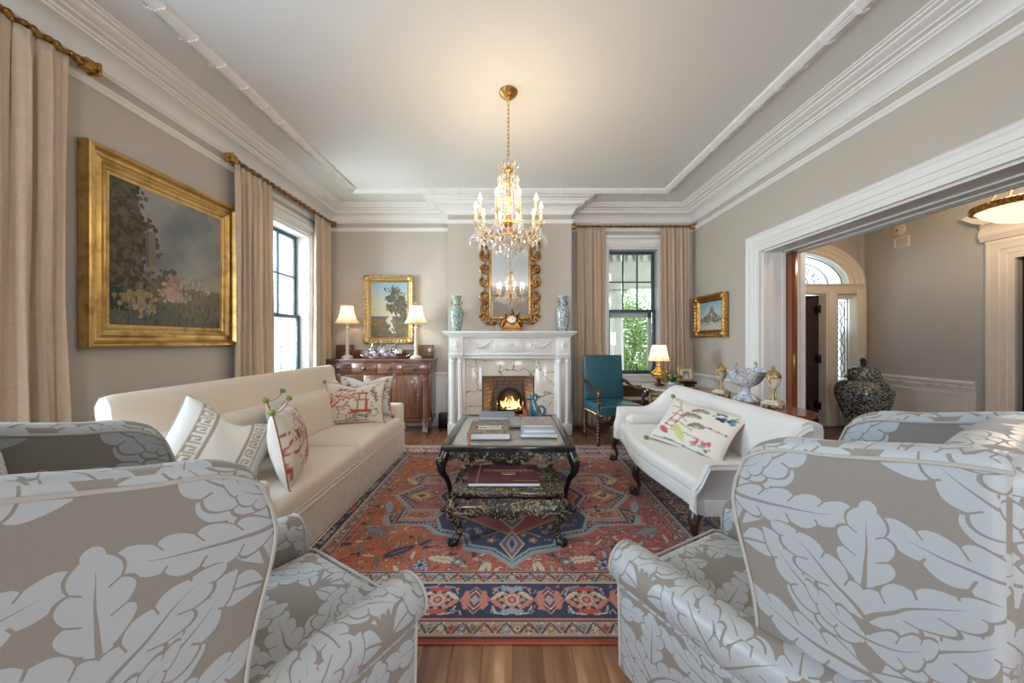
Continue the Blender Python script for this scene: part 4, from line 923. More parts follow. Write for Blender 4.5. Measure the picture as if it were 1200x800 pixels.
def right_sofa():
    Y0, Y1 = 2.12, 3.86; XF, XB = 1.17, 1.93; ox, oy = 1.55, 2.99
    t = thing('camelback_sofa', 'white sofa with carved dark legs and nailhead trim, right of the rug', 'sofa', (ox, oy, 0))
    hy = (Y1-Y0)/2; fr = XF-ox; bk = XB-ox
    def front(y): return fr + 0.0 - 0.055*cos(pi*y/hy/1.0)*0.9 - 0.03
    # seat
    def ws(x, y, z):
        k = max(0, min(1, (0.30-x)/(0.30-fr))); xx = x + (front(y)-fr)*k
        return (xx, y, z + (0.025*(1-(y/hy)**2)*(1-((x-0.0)/0.42)**2) if z > 0.4 else 0))
    mb = MB(); rbox(mb, (fr+0.30)/2, 0, 0.395, 0.30-fr, 2*hy-0.14, 0.11, 0.04, (8,24,2), 4, xf=ws); mb.build('seat', WHITEC, t, ang=80)
    mb = MB(); rbox(mb, (fr+0.36)/2+0.008, 0, 0.305, 0.36-fr, 2*hy-0.02, 0.115, 0.012, (8,24,2), 2, xf=ws); ra = mb.build('seat_rail', WHITEC, t, ang=60)
    mb = MB()
    for k in range(70):
        y = -hy+0.02 + k*(2*hy-0.04)/69; ball(mb, (front(y)+0.006, y, 0.256), 0.0055, 6, 4)
    for k in range(30): ball(mb, (front(-hy)+0.02+k*0.024, -hy+0.008, 0.256), 0.0055, 6, 4)
    mb.build('nailhead_trim', M('pewter_nails', (0.25,0.24,0.23), 0.3, 0.9), t, kind='stuff')
    # back
    sec = [(0.22,0.30),(0.20,0.48),(0.215,0.66),(0.24,0.80),(0.255,0.835),(0.29,0.85),(0.34,0.848),(0.375,0.83),(0.385,0.79),(0.37,0.6),(0.36,0.30)]
    def sweepy(sec, ys, name, mat, fn=None):
        mb = MB(); k = len(sec); V = []
        for y in ys:
            for (x, z) in sec:
                V.append(fn(x, y, z) if fn else (x, y, z))
        F = [(i*k+j, i*k+(j+1) % k, (i+1)*k+(j+1) % k, (i+1)*k+j) for i in range(len(ys)-1) for j in range(k)] + [tuple(range(k)), tuple(range((len(ys)-1)*k, len(ys)*k))]
        mb.add(V, F); return mb.build(name, mat, t, ang=50)
    sweepy(sec, [-hy+0.005, -hy+0.02, -hy/2, 0, hy/2, hy-0.02, hy-0.005], 'backrest', WHITEC)
    mb = MB(); prism(mb, [(x, z) for x, z in sec], 'y', -hy-0.003, -hy+0.006); mb.build('end_panel', WHITEC_SHADED, t)
    # arms: swooping top line, outward flare
    for s in (-1, 1):
        def top(x):
            u = (x - fr)/(0.27-fr); return 0.60 + 0.0*u + 0.235*sm((u-0.45)/0.6)**1.3 if u > 0.06 else 0.60 - 0.18*((0.06-u)/0.06)**2 if u > 0 else 0.42
        n = 26; out = []; mb = MB()
        for i in range(n+1):
            x = fr - 0.02 + (0.30-fr+0.02)*i/n; u = (x-fr)/(0.3-fr)
            fx = x + 0.0; zt = top(x); fl = 0.075*sm((zt-0.35)/0.3)*(1-0.35*sm(u))
            ybase = hy - 0.03
            prof = [(ybase-0.065, 0.36), (ybase-0.055+fl*0.5, zt-0.06), (ybase-0.045+fl, zt-0.012), (ybase-0.02+fl, zt), (ybase+fl*1.0, zt-0.006), (ybase+0.012+fl, zt-0.03), (ybase+0.0+fl*0.45, zt-0.13), (ybase+0.015, 0.40), (ybase+0.02, 0.265), (ybase-0.065, 0.265)]
            out += [(fx, s*y, z) for y, z in prof]
        k = 10; F = [(i*k+j, i*k+(j+1) % k, (i+1)*k+(j+1) % k, (i+1)*k+j) for i in range(n) for j in range(k)] + [tuple(range(k)), tuple(range(n*k, (n+1)*k))]
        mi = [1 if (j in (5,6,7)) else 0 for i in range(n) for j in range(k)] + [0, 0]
        mb.add(out, F); mb.mi = mi; mb.build('arm', [WHITEC, WHITEC_SHADED], t, ang=40)
        mb = MB(); P = []
        for i in range(n+1):
            P.append(tuple(np.array(out[i*k+4]) + np.array((0, s*0.002, 0.002))))
        tube(mb, P, 0.006, 6); tube(mb, [out[j] for j in (8,7,6,5,4)], 0.006, 6); mb.build('welt', WHITEC, t)
        if s == 1:
            mb = MB()
            V = []; L = 0.50; m = 14
            for i in range(m+1):
                u = i/m; r = 0.062*(max(0.0, 1-(2*u-1)**10))**0.5
                for j in range(14): a = 2*pi*j/14; V.append((fr+0.06+L*u, s*(hy-0.16)+r*cos(a), 0.502+r*sin(a)))
            mb.add(V, [(i*14+j, i*14+(j+1) % 14, (i+1)*14+(j+1) % 14, (i+1)*14+j) for i in range(m) for j in range(14)]); mb.build('bolster', WHITEC, t, ang=70)
    for (lx, ly, dx, dy) in ((-0.39,-hy+0.04,-0.8,-0.6), (-0.45,0.0,-1,0), (-0.39,hy-0.04,-0.8,0.6), (0.30,-hy+0.05,0.8,-0.5), (0.30,hy-0.05,0.8,0.5)):
        mb = MB(); cabriole(mb, lx, ly, 0.26, dx, dy, 1.25); mb.build('leg', DARKW, t)
    return t
right_sofa()
pillow('throw_pillow', 'white chinoiserie pillow with blue foliage leaning on the right sofa', (1.52, 2.84, 0.62), (radians(-42), radians(6), radians(-62)), 0.66, 0.46, 0.17, chinois2(), pomp=1, group=pl, n=60)
# ---------------------------------------------------------------- rug
def make_rug():
    hx, Y0, Y1 = 1.60, 1.524, 4.39; hy = (Y1-Y0)/2; yc = (Y0+Y1)/2
    xs = np.linspace(-hx, hx, 680); ys = [Y0]
    while ys[-1] < Y1: ys.append(ys[-1] + max(0.0040, 0.0040*(ys[-1]/1.8)**1.6))
    ys = np.array(ys[:-1] + [Y1]) - yc
    RED_ = np.array((0.50,0.085,0.04)); CRM = (0.62,0.50,0.37); NV = (0.018,0.022,0.085); SB = (0.20,0.25,0.29); BG = (0.40,0.31,0.24); PK = (0.56,0.22,0.16); BK = (0.02,0.016,0.022); MU = (0.42,0.22,0.07); LB = (0.33,0.38,0.42); DR = (0.24,0.03,0.03); GN = (0.12,0.17,0.12)
    P = Paint(xs, ys, RED_); r = random.Random(12); XX, YY = np.meshgrid(xs, ys)
    # field orange at left to rose at right, with abrash bands by row
    f = np.clip((XX+0.9)/1.8, 0, 1)[..., None]; P.C[:] = (np.array((0.52,0.125,0.03))*(1-f) + np.array((0.40,0.085,0.065))*f)
    P.C *= (1 + 0.10*np.sin(YY*23+1)*np.sin(YY*7) + 0.05*np.sin(YY*61))[..., None]
    fx, fy = hx-0.465, hy-0.465
    # field trellis lines and motifs
    for k in range(420):
        x = r.uniform(-fx, fx); y = r.uniform(-fy, fy); a = r.choice((0, pi/4, pi/2, -pi/4, 0.3)); L = r.uniform(0.04, 0.13)
        P.line(x-cos(a)*L, y-sin(a)*L, x+cos(a)*L, y+sin(a)*L, 0.0055, r.choice((BK, MU, DR, SB, BK)))
    NX, NY = 34, 31; cells = [(i, j) for i in range(NX) for j in range(NY)]; r.shuffle(cells)
    for (i, j) in cells:
        x = -fx + (i+0.5)*2*fx/NX + r.uniform(-.018,.018); y = -fy + (j+0.5)*2*fy/NY + r.uniform(-.018,.018)
        ty = r.random(); a = r.choice((0, pi/2, pi/4, -pi/4)) + r.uniform(-.15,.15); c = r.choice((CRM, SB, LB, CRM, BG, MU, PK, GN, NV))
        if ty < 0.30: P.rosette(x, y, r.uniform(.012,.025), r.choice((4,6,8)), c, r.choice((RED_, CRM, NV, MU)), a, BK)
        elif ty < 0.55: P.leaf(x, y, a, r.uniform(.045,.10), r.uniform(.007,.014), c, r.choice((0,3,5)), BK)
        elif ty < 0.68: P.leaf(x-0.012, y, a+0.5, 0.05, 0.007, c, 0, BK); P.leaf(x+0.012, y, a-0.5, 0.05, 0.007, c, 0, BK)
        elif ty < 0.82: P.diamond(x, y, 0.024, 0.020, BK); P.diamond(x, y, 0.018, 0.014, c); P.disc(x, y, 0.007, RED_)
        elif ty < 0.92: P.line(x, y, x+0.04*cos(a), y+0.04*sin(a), 0.011, c); P.line(x, y, x+0.04*cos(a+1.4), y+0.04*sin(a+1.4), 0.011, c)
        else: P.disc(x, y, 0.018, BK); P.disc(x, y, 0.012, c)
    for k in range(900): P.disc(r.uniform(-fx,fx), r.uniform(-fy,fy), r.uniform(.003,.007), r.choice((CRM, BK, LB, PK, MU)))
    for s in (-1, 1):                                           # large serrated leaves and palmettes
        for (x, y, a, c) in ((0.72,-0.78,-0.6,NV),(0.42,-0.86,0.2,CRM),(0.95,-0.55,0.4,SB),(0.95,0.3,0.9,CRM),(0.75,0.72,0.5,NV),(0.4,0.86,0.1,CRM),(0.99,-0.2,1.2,LB)):
            P.leaf(s*x, y, a*s, 0.20, 0.032, c, 6, BK); P.leaf(s*x, y, a*s, 0.13, 0.004, MU)
        for (x, y) in ((0.17,-0.93),(0.17,0.93)):
            P.leaf(s*x, y, 1.9 if s > 0 else 1.2, 0.11, 0.02, CRM, 0, BK); P.leaf(s*(x-0.035), y, pi/2, 0.09, 0.012, CRM, 0); P.rosette(s*0.55, y*0.98, 0.05, 6, LB, NV, 0, BK); P.rosette(s*0.33, y*0.95, 0.04, 8, SB, CRM, 0, BK)
    # medallion
    quad = [(0,0.90),(0.13,0.775),(0.30,0.735),(0.33,0.62),(0.52,0.56),(0.60,0.47),(0.66,0.46),(0.90,0.45),(0.95,0.34),(0.80,0.22),(0.98,0.0)]
    def inpoly(x, y, Q):
        x, y = np.abs(x), np.abs(y); c = np.zeros(x.shape, bool); n = len(Q)
        for i in range(n):
            (x1, y1), (x2, y2) = Q[i], Q[(i+1) % n]
            if y1 == y2: continue
            q = ((y1 > y) != (y2 > y)) & (x < (x2-x1)*(y-y1)/(y2-y1)+x1); c ^= q
        return c
    def poly(Q, s, col): P.fn(0, 0, 1.3, lambda x, y: inpoly(x/s, y/s, Q + [(0, 0)] if Q[-1][1] == 0 else Q), col)
    poly(quad, 1.05, BG); poly(quad, 1.03, LB); poly(quad, 0.995, BK)
    P.fn(0, 0, 1.3, lambda x, y: inpoly(x/0.985, y/0.985, quad+[(0,0)]) & ((np.floor((x+y)*32) + np.floor((x-y)*32)) % 2 > 0), LB)
    poly(quad, 0.955, np.array((0.46,0.11,0.09)))
    # corner medallions: beige with brown steps
    for sx in (-1, 1):
        for sy in (-1, 1):
            cx, cy = sx*0.70, sy*0.32
            for (rx, ry, c) in ((0.165,0.105,BK),(0.155,0.095,LB),(0.143,0.083,(0.42,0.24,0.14)),(0.112,0.062,CRM),(0.104,0.054,(0.46,0.20,0.13)),(0.06,0.030,BK),(0.052,0.024,MU),(0.02,0.012,DR)):
                P.rect(cx, cy, rx, ry, c)
        P.diamond(sx*0.78, 0, 0.17, 0.14, BK); P.diamond(sx*0.78, 0, 0.15, 0.12, MU); P.diamond(sx*0.78, 0, 0.08, 0.07, CRM); P.diamond(sx*0.78, 0, 0.05, 0.04, DR)
    for k in range(500):
        x = r.uniform(-0.9,0.9); y = r.uniform(-0.7,0.7)
        if inpoly(np.array([x]), np.array([y]), [(a*0.92, b*0.92) for a, b in quad]+[(0,0)])[0]: P.rosette(x, y, r.uniform(.008,.018), 5, r.choice((PK, CRM, BG, LB, BK)), DR, r.random())
    nav = [(0,0.865),(0.11,0.745),(0.27,0.70),(0.30,0.58),(0.50,0.52),(0.56,0.36),(0.50,0.22),(0.62,0.0)]
    for k in range(420):
        x = r.uniform(-0.9,0.9); y = r.uniform(-0.72,0.72)
        if inpoly(np.array([x]), np.array([y]), [(a*0.92, b*0.92) for a, b in quad]+[(0,0)])[0]:
            if r.random() < 0.6: P.rosette(x, y, r.uniform(.009,.019), r.choice((4,5,6)), r.choice((PK, CRM, LB, MU, NV)), DR, r.random(), BK)
            else: P.leaf(x, y, r.uniform(0,3), r.uniform(.04,.08), .009, r.choice((CRM, LB, GN, NV)), 3, BK)
    poly(nav, 1.03, LB); poly(nav, 1.0, NV)
    for k in range(170):
        x = r.uniform(-0.5,0.5); y = r.choice((-1,1))*r.uniform(0.36,0.80)
        if inpoly(np.array([x]), np.array([y]), [(a*0.93, b*0.95) for a, b in nav]+[(0,0)])[0]: P.rosette(x, y, r.uniform(.010,.024), 6, r.choice((PK, CRM, BG, SB)), NV if r.random() < .5 else RED_, 0)
    cen = [(0,0.60),(0.50,0.26),(0.50,0.10),(0.56,0)]
    poly(cen, 1.05, BK); poly(cen, 1.03, MU); poly(cen, 0.985, np.array((0.40,0.045,0.045)))
    for k in range(220):
        x = r.uniform(-0.45,0.45); y = r.uniform(-0.5,0.5)
        if abs(x)/0.5+abs(y)/0.56 < 0.9: P.rosette(x, y, r.uniform(.007,.015), 5, r.choice((PK, LB, CRM, GN)), DR, r.random())
    for s in (-1, 1):
        P.diamond(0, s*0.40, 0.09, 0.13, CRM); P.diamond(0, s*0.40, 0.075, 0.11, GN); P.diamond(0, s*0.40, 0.04, 0.06, LB)
        P.diamond(0, s*0.70, 0.085, 0.16, CRM); P.diamond(0, s*0.70, 0.072, 0.14, (0.30,0.10,0.12)); P.diamond(0, s*0.70, 0.04, 0.10, LB); P.diamond(0, s*0.70, 0.018, 0.06, NV)
        for t in (-1, 1): P.rosette(t*0.14, s*0.66, 0.035, 5, PK, CRM); P.line(t*0.09, s*0.56, t*0.2, s*0.62, 0.01, LB); P.rosette(t*0.23, s*0.56, 0.03, 5, BG, RED_)
    P.diamond(0, 0, 0.22, 0.26, CRM); P.diamond(0, 0, 0.20, 0.24, NV); P.rosette(0, 0, 0.12, 8, PK, LB, 0, CRM)
    # borders by distance to the edge
    E = np.minimum(hx-np.abs(XX), hy-np.abs(YY))
    def band(a, b, c): P.C[(E >= a) & (E < b)] = c
    band(-1, 0.014, (0.30,0.06,0.035)); band(0.014, 0.026, BK); band(0.030, 0.112, BG); band(0.112, 0.120, BK); band(0.120, 0.130, PK); band(0.130, 0.365, NV)
    band(0.365, 0.375, CRM); band(0.375, 0.452, BG); band(0.452, 0.460, BK); band(0.460, 0.470, PK)
    # along coordinate helper: side index -> mapping
    def sides(off, step, fn):
        nx = int(round((2*(hx-off))/step)); ny = int(round((2*(hy-off))/step))
        for i in range(nx+1):
            u = -(hx-off) + i*2*(hx-off)/nx
            for s in (-1, 1): fn(u, s*(hy-off), 0, s, i)
        for i in range(1, ny):
            u = -(hy-off) + i*2*(hy-off)/ny
            for s in (-1, 1): fn(s*(hx-off), u, pi/2, s, i)
    gc = (PK, LB, CRM, RED_, SB, MU, PK)
    def guard(x, y, a, s, i):
        P.rosette(x, y, 0.021, 5, gc[i % 7], (0.55,0.42,0.30) if i % 2 else DR, i*0.7, BK)
        dx, dy = cos(a), sin(a); nx_, ny_ = -sin(a), cos(a); q = 1 if i % 2 else -1
        pts = [(x+dx*t*0.052+nx_*q*0.031*cos(t*pi/1.0), y+dy*t*0.052+ny_*q*0.031*cos(t*pi/1.0)) for t in (0, .25, .5, .75, 1)]
        P.poly(pts, 0.0085, BK)
    sides(0.071, 0.052, guard); sides(0.414, 0.052, guard)
    for off in (0.043, 0.101, 0.386, 0.443): sides(off, 0.026, lambda x, y, a, s, i: P.disc(x, y, 0.006, (CRM, PK, LB)[i % 3]))
    def main(x, y, a, s, i):
        ca, sa = cos(a), sin(a)
        def T(u, v): return (x+ca*u-sa*v, y+sa*u+ca*v)
        if i % 2 == 0:
            for (rx, ry, c) in ((0.085,0.095,PK),(0.074,0.084,NV),(0.060,0.068,CRM),(0.050,0.058,DR),(0.025,0.035,LB)): P.diamond(*T(0,0), rx if a == 0 else ry, ry if a == 0 else rx, c)
            for t in (-1, 1):
                P.leaf(*T(t*0.045,0), a+pi/2, 0.13, 0.020, PK, 5); P.leaf(*T(t*0.12,0.03), a+t*0.7, 0.09, 0.013, CRM, 3); P.leaf(*T(t*0.12,-0.03), a-t*0.7, 0.09, 0.013, PK, 3)
                P.rosette(*T(t*0.10,0.075), 0.018, 5, RED_, CRM); P.rosette(*T(t*0.10,-0.075), 0.018, 5, LB, NV)
        else:
            P.rosette(*T(0,0.0), 0.058, 8, PK, DR, 0, CRM); P.disc(*T(0,0), 0.034, CRM); P.disc(*T(0,0), 0.026, RED_); P.disc(*T(0,0), 0.012, LB)
            for t in (-1, 1):
                P.leaf(*T(0,t*0.075), a, 0.12, 0.016, (RED_ if i % 4 == 1 else LB), 4); P.line(*T(t*0.02,0.095), *T(t*0.085,0.085), 0.009, LB); P.line(*T(t*0.085,0.085), *T(t*0.10,0.04), 0.009, LB)
                P.line(*T(t*0.02,-0.095), *T(t*0.085,-0.085), 0.009, CRM); P.line(*T(t*0.085,-0.085), *T(t*0.10,-0.04), 0.009, CRM); P.rosette(*T(t*0.075,0), 0.02, 6, MU, NV)
    def scatter(x, y, a, s, i):
        for q in range(3):
            u, v = r.uniform(-.05,.05), r.uniform(-.10,.10); X_, Y_ = x+cos(a)*u-sin(a)*v, y+sin(a)*u+cos(a)*v
            if q == 0: P.rosette(X_, Y_, 0.011, 5, r.choice((PK, CRM, LB)), RED_, r.random())
            else: P.line(X_, Y_, X_+0.03*cos(a+q), Y_+0.03*sin(a+q), 0.006, r.choice((CRM, LB, PK, MU)))
    sides(0.2475, 0.06, scatter); sides(0.2475, 0.19, main)
    rn = np.random.RandomState(3); P.C[:] = 0.90*np.power(P.C, 1.10); P.C *= (0.90 + 0.2*rn.rand(*P.C.shape[:2]))[..., None].astype(np.float32)
    Z = 0.011 + 0.0012*rn.rand(len(ys), len(xs)); Z[E < 0.004] = 0.003
    nx, ny = len(xs), len(ys); co = np.stack([XX, YY, Z], -1).reshape(-1, 3).astype(np.float32)
    me = bpy.data.meshes.new('wool_rug'); me.vertices.add(nx*ny); me.vertices.foreach_set('co', co.ravel())
    a = (np.arange(ny-1)[:, None]*nx + np.arange(nx-1)[None]).ravel(); quads = np.stack([a, a+1, a+1+nx, a+nx], 1).astype(np.int32)
    me.loops.add(quads.size); me.loops.foreach_set('vertex_index', quads.ravel()); me.polygons.add(len(quads)); me.polygons.foreach_set('loop_start', np.arange(0, quads.size, 4, dtype=np.int32))
    me.polygons.foreach_set('use_smooth', np.ones(len(quads), dtype=bool)); me.update(calc_edges=True)
    at = me.color_attributes.new(name='Col', type='FLOAT_COLOR', domain='POINT'); cc = np.ones((nx*ny, 4), dtype=np.float32); cc[:, :3] = P.C.reshape(-1, 3); at.data.foreach_set('color', cc.ravel())
    t = thing('wool_rug', 'large red and navy medallion rug under the coffee table', 'rug', (0, yc, 0)); link('pile', me, RUGM, t)
    mb = MB(); tube(mb, [(-hx,-hy,0.006),(hx,-hy,0.006),(hx,hy,0.006),(-hx,hy,0.006)], 0.0055, 6, closed=True); mb.build('selvedge', M('brick_red_selvedge', (0.32,0.07,0.04), 0.9), t)
make_rug()
# ---------------------------------------------------------------- curtains and rods
def curtain(label, axis, plane, a0, a1, z0, z1, folds, seed, group, flare=0.03):
    """hanging panel running along axis ('y' on side walls, 'x' on the far wall) at the given plane"""
    rr = random.Random(seed); ph = rr.uniform(0, 6); w = [rr.uniform(0.7, 1.3) for _ in range(folds+2)]
    t = thing('curtain', label, 'curtain', (plane, (a0+a1)/2, z0) if axis == 'y' else ((a0+a1)/2, plane, z0), 0, group)
    H = z1-z0; half = (a1-a0)/2
    def fn(u, v):
        z = H*v; k = folds*u*2*pi + ph; ii = int(u*folds) % len(w)
        amp = 0.042*(0.55 + 0.45*(1-v)) * (0.8+0.4*sin(3.1*u*folds+ph))
        if v > 0.97: amp *= 0.6
        d = amp*(sin(k + 0.5*sin(2.2*z/H*2+ph)) + 0.3*sin(2.3*k+1.7*v))
        a = (u*2-1)*(half*(0.93 + 0.07*abs(2*(1-v)-1)) + flare*(1-v)) + 0.006*sin(2*k+v*5)
        return (d, a, z) if axis == 'y' else (a, d, z)
    mb = MB(); grid(mb, fn, folds*14, 36); o = mb.build('drape', CURT, t, ang=180)
    sm_ = o.modifiers.new('thickness', 'SOLIDIFY'); sm_.thickness = 0.003
    mb = MB(); n = folds*2
    grid(mb, lambda u, v: tuple(np.array(fn(u, 0.985)) + np.array((0, 0, -0.01 + 0.05*v))) if True else None, folds*14, 2); mb.build('heading', CURT, t, ang=180)
    return t
def rod(label, axis, plane, a0, a1, z, r=0.027, group='gilt twisted curtain rods'):
    t = thing('curtain_rod', label, 'curtain rod', (plane, (a0+a1)/2, z) if axis == 'y' else ((a0+a1)/2, plane, z), 0, group)
    L = a1-a0; mb = MB(); P = lambda a, d=0, zz=0: (d, a, zz) if axis == 'y' else (a, d, zz)
    n = int(L/0.007); V = []; N = 12
    for i in range(n+1):
        a = -L/2 + L*i/n
        for j in range(N):
            q = 2*pi*j/N; rr = r*(0.80 + 0.20*cos(q*2 - a*62) + 0.14*cos(a*124)); V.append(P(a, rr*cos(q), rr*sin(q)))
    mb.add(V, [(i*N+j, i*N+(j+1) % N, (i+1)*N+(j+1) % N, (i+1)*N+j) for i in range(n) for j in range(N)] + [tuple(range(N)), tuple(range(n*N, (n+1)*N))]); mb.build('pole', GOLDD if axis == 'x' or True else GOLD, t)
    for s in (-1, 1):
        mb = MB(); a = s*L/2; p, q = P(a-0.035, -0.034, -0.034), P(a+0.035, 0.034, 0.034)
        cbox(mb, min(p[0],q[0]), max(p[0],q[0]), min(p[1],q[1]), max(p[1],q[1]), -0.034, 0.034, 0.006)
        p, q = P(a+s*0.025, -0.043, -0.043), P(a+s*0.045, 0.043, 0.043); cbox(mb, min(p[0],q[0]), max(p[0],q[0]), min(p[1],q[1]), max(p[1],q[1]), -0.043, 0.043, 0.006); mb.build('finial', GOLD, t)
        mb = MB(); wallside = -1 if (axis == 'y') else 1; d1 = 0.10
        tube(mb, [P(s*(L/2-0.10), 0, -0.01), P(s*(L/2-0.10), wallside*d1, -0.01)], 0.012, 8); mb.build('bracket', GOLD, t)
    return t
cg = 'champagne silk curtain panels'
curtain('champagne curtain panel at the left edge of the photo, before the large painting', 'y', -2.77, 1.30, 2.13, 0.01, 3.13, 8, 1, cg, 0.02)
curtain('champagne curtain panel between the large painting and the left window', 'y', -2.77, 3.42, 3.96, 0.01, 3.13, 7, 2, cg, 0.03)
curtain('champagne curtain panel between the left window and the far left corner', 'y', -2.77, 4.78, 5.18, 0.01, 3.13, 4, 3, cg, 0.02)
curtain('champagne curtain panel beside the chimney breast, left of the far window', 'x', 5.33, 1.00, 1.46, 0.01, 3.11, 7, 4, cg, 0.03)
curtain('champagne curtain panel in the far right corner, right of the far window', 'x', 5.33, 2.32, 2.76, 0.01, 3.11, 7, 5, cg, 0.02)
curtain('champagne curtain panel on the near side of the nearest left window', 'y', -2.77, -0.1, 0.40, 0.01, 3.13, 6, 6, cg, 0.02)
rod('gilt twisted rod over the nearest left window, square finial at its end', 'y', -2.77, -0.2, 2.23, 3.15)
rod('gilt twisted rod over the second left window beside the large painting', 'y', -2.77, 3.38, 5.26, 3.15)
rod('gilt twisted rod over the far window', 'x', 5.33, 0.96, 2.82, 3.13, 0.018)
# ---------------------------------------------------------------- mantel
CXM = -0.03
def mantel():
    t = thing('fireplace_mantel', 'white carved statuary marble mantelpiece with fluted columns on the chimney breast', 'fireplace', (CXM, BY, 0))
    mb = MB(); shelf = [(0,0),(0,0)]
    for (hw, d, z0, z1) in ((0.955,0.235,1.455,1.485),(0.93,0.215,1.435,1.455),(0.90,0.185,1.415,1.437),(0.88,0.165,1.395,1.417)): cbox(mb, -hw, hw, -d, 0, z0, z1, 0.006)
    mb.build('shelf', STATU, t)
    mb = MB(); cbox(mb, -0.86, 0.86, -0.12, 0, 1.12, 1.40, 0.004); cbox(mb, -0.87, 0.87, -0.145, 0, 1.135, 1.165, 0.006); cbox(mb, -0.86, 0.86, -0.135, 0, 1.09, 1.12, 0.006)
    mb.build('frieze', STATU, t)
    mb = MB(); cbox(mb, -0.22, 0.22, -0.132, -0.115, 1.185, 1.385, 0.006)
    lathe(mb, [(0,-0.14),(0.06,-0.135),(0.08,-0.128),(0.085,-0.115)], 0, 0, 0, 16, xf=lambda x, y, z: (x, z+0.0, y*0.6+1.285)); mb.build('carved_tablet', STATU, t)
    for s in (-1, 1):
        mb = MB()
        for k in range(2):
            c = s*(0.39 + 0.0); 
        tube(mb, [(s*0.25 + s*0.36*i/12, -0.128, 1.36 - 0.10*sin(pi*i/12)) for i in range(13)], [0.006+0.012*sin(pi*i/12) for i in range(13)], 7)
        for i in range(6): ball(mb, (s*(0.25+0.06+0.05*i), -0.128, 1.32-0.08*sin(pi*(0.06+0.05*i)/0.36)), 0.013, 7, 5)
        mb.build('garland', STATU, t)
        mb = MB(); cbox(mb, s*0.77-0.10, s*0.77+0.10, -0.155, 0, 1.10, 1.40, 0.006); cbox(mb, s*0.77-0.105, s*0.77+0.105, -0.165, 0, 1.13, 1.17, 0.006)
        lathe(mb, [(0,-0.165),(0.05,-0.165),(0.052,-0.155)], 0, 0, 0, 16, xf=lambda x, y, z: (x*0.75+s*0.77, z, y*1.5+1.285)); lathe(mb, [(0,-0.18),(0.025,-0.172),(0.03,-0.16)], 0, 0, 0, 12, xf=lambda x, y, z: (x+s*0.77, z, y*1.6+1.285))
        mb.build('frieze_block', STATU, t)
        mb = MB(); cbox(mb, s*0.77-0.115, s*0.77+0.115, -0.10, 0, 0, 1.10, 0.004); cbox(mb, s*0.77-0.12, s*0.77+0.12, -0.18, 0, 0, 0.16, 0.008); mb.build('pilaster', STATU, t)
        for dx in (-0.055, 0.055):
            mb = MB(); N = 24; V = []; zs = [0.16, 0.18, 0.20, 0.22, 0.25, 0.6, 1.02, 1.04, 1.07, 1.10]; rs = [0.045, 0.045, 0.036, 0.042, 0.034, 0.034, 0.032, 0.040, 0.036, 0.046]
            for z, r in zip(zs, rs):
                for j in range(N): a = 2*pi*j/N; q = r*(1-0.10*(j % 3 == 0)*(0.22 < z < 1.03)); V.append((s*0.77+dx+q*cos(a), -0.13+q*sin(a), z))
            mb.add(V, [(i*N+j, i*N+(j+1) % N, (i+1)*N+(j+1) % N, (i+1)*N+j) for i in range(len(zs)-1) for j in range(N)]); mb.build('column', STATU, t, ang=25)
    mb = MB(); ox0, ox1 = FX0-CXM, FX1-CXM
    cbox(mb, -0.655, ox0, -0.045, 0, 0.0, 1.09, 0.003); cbox(mb, ox1, 0.655, -0.045, 0, 0, 1.09, 0.003); cbox(mb, ox0, ox1, -0.045, 0, FZ, 1.09, 0.003); mb.build('slip_surround', VEINED, t)
    mb = MB()
    for (a, b, z0, z1) in ((-0.675,-0.65,0,1.09),(0.65,0.675,0,1.09),(-0.675,0.675,1.07,1.095)): cbox(mb, a, b, -0.07, 0, z0, z1, 0.006)
    mb.build('inner_moulding', STATU, t)
    return t
mantel()
mb = MB(); cbox(mb, -0.80, 0.74, 4.55, BY, -0.01, 0.012, 0.004); cbox(mb, FX0, FX1, BY, YF, 0.0, 0.035, 0.004); tag(mb.build('hearth_slab', VEINED), 'flat marble hearth slab on the floor before the fireplace', 'hearth')
# firebox: brick lining
fb = bpy.data.objects['wall_chimney_breast']; FBX = lambda x, y, z: (x-0.055, y+BY+0.01, z+0.035)
mb = MB(); w0, w1, dp, wb_ = 0.375, 0.24, 0.34, 0.34
rb = random.Random(2)
def brickrow(mb, p0, p1, z, h, nrm):
    L = (Vector(p1)-Vector(p0)).length; d = (Vector(p1)-Vector(p0)).normalized(); x = rb.uniform(-0.15, 0)
    while x < L:
        a, b = max(0, x), min(L, x+0.19)
        if b-a > 0.01:
            q = [Vector(p0)+d*a, Vector(p0)+d*(b-0.006)]; o = nrm*(0.012+rb.uniform(0,0.004)); 
            V = [(q[0].x, q[0].y, z), (q[1].x, q[1].y, z), (q[1].x+o.x, q[1].y+o.y, z), (q[0].x+o.x, q[0].y+o.y, z)]; V += [(v[0], v[1], z+h) for v in V]
            mb.add(V, [(0,3,2,1),(4,5,6,7),(0,1,5,4),(1,2,6,5),(2,3,7,6),(3,0,4,7)])
        x += 0.20
for k in range(13):
    z = k*0.062; a, b, c, d = Vector((-w0, 0)), Vector((-w1, dp)), Vector((w1, dp)), Vector((w0, 0))
    for (p, q) in ((a, b), (b, c), (c, d)):
        e = (q-p).normalized(); brickrow(mb, p, q, z, 0.054, Vector((e.y, -e.x)))
mb.v = [FBX(*p) for p in mb.v]; mb.build('brick_lining', BRICK, fb, flat=True, kind='stuff')
mb = MB()
for (p, q) in (((-w0,0),(-w1,dp)), ((-w1,dp),(w1,dp)), ((w1,dp),(w0,0))):
    mb.add([(*p,0),(*q,0),(*q,0.82),(*p,0.82)], [(0,1,2,3)])
mb.v = [FBX(*p) for p in mb.v]; mb.build('mortar_back', MORTAR, fb, flat=True)
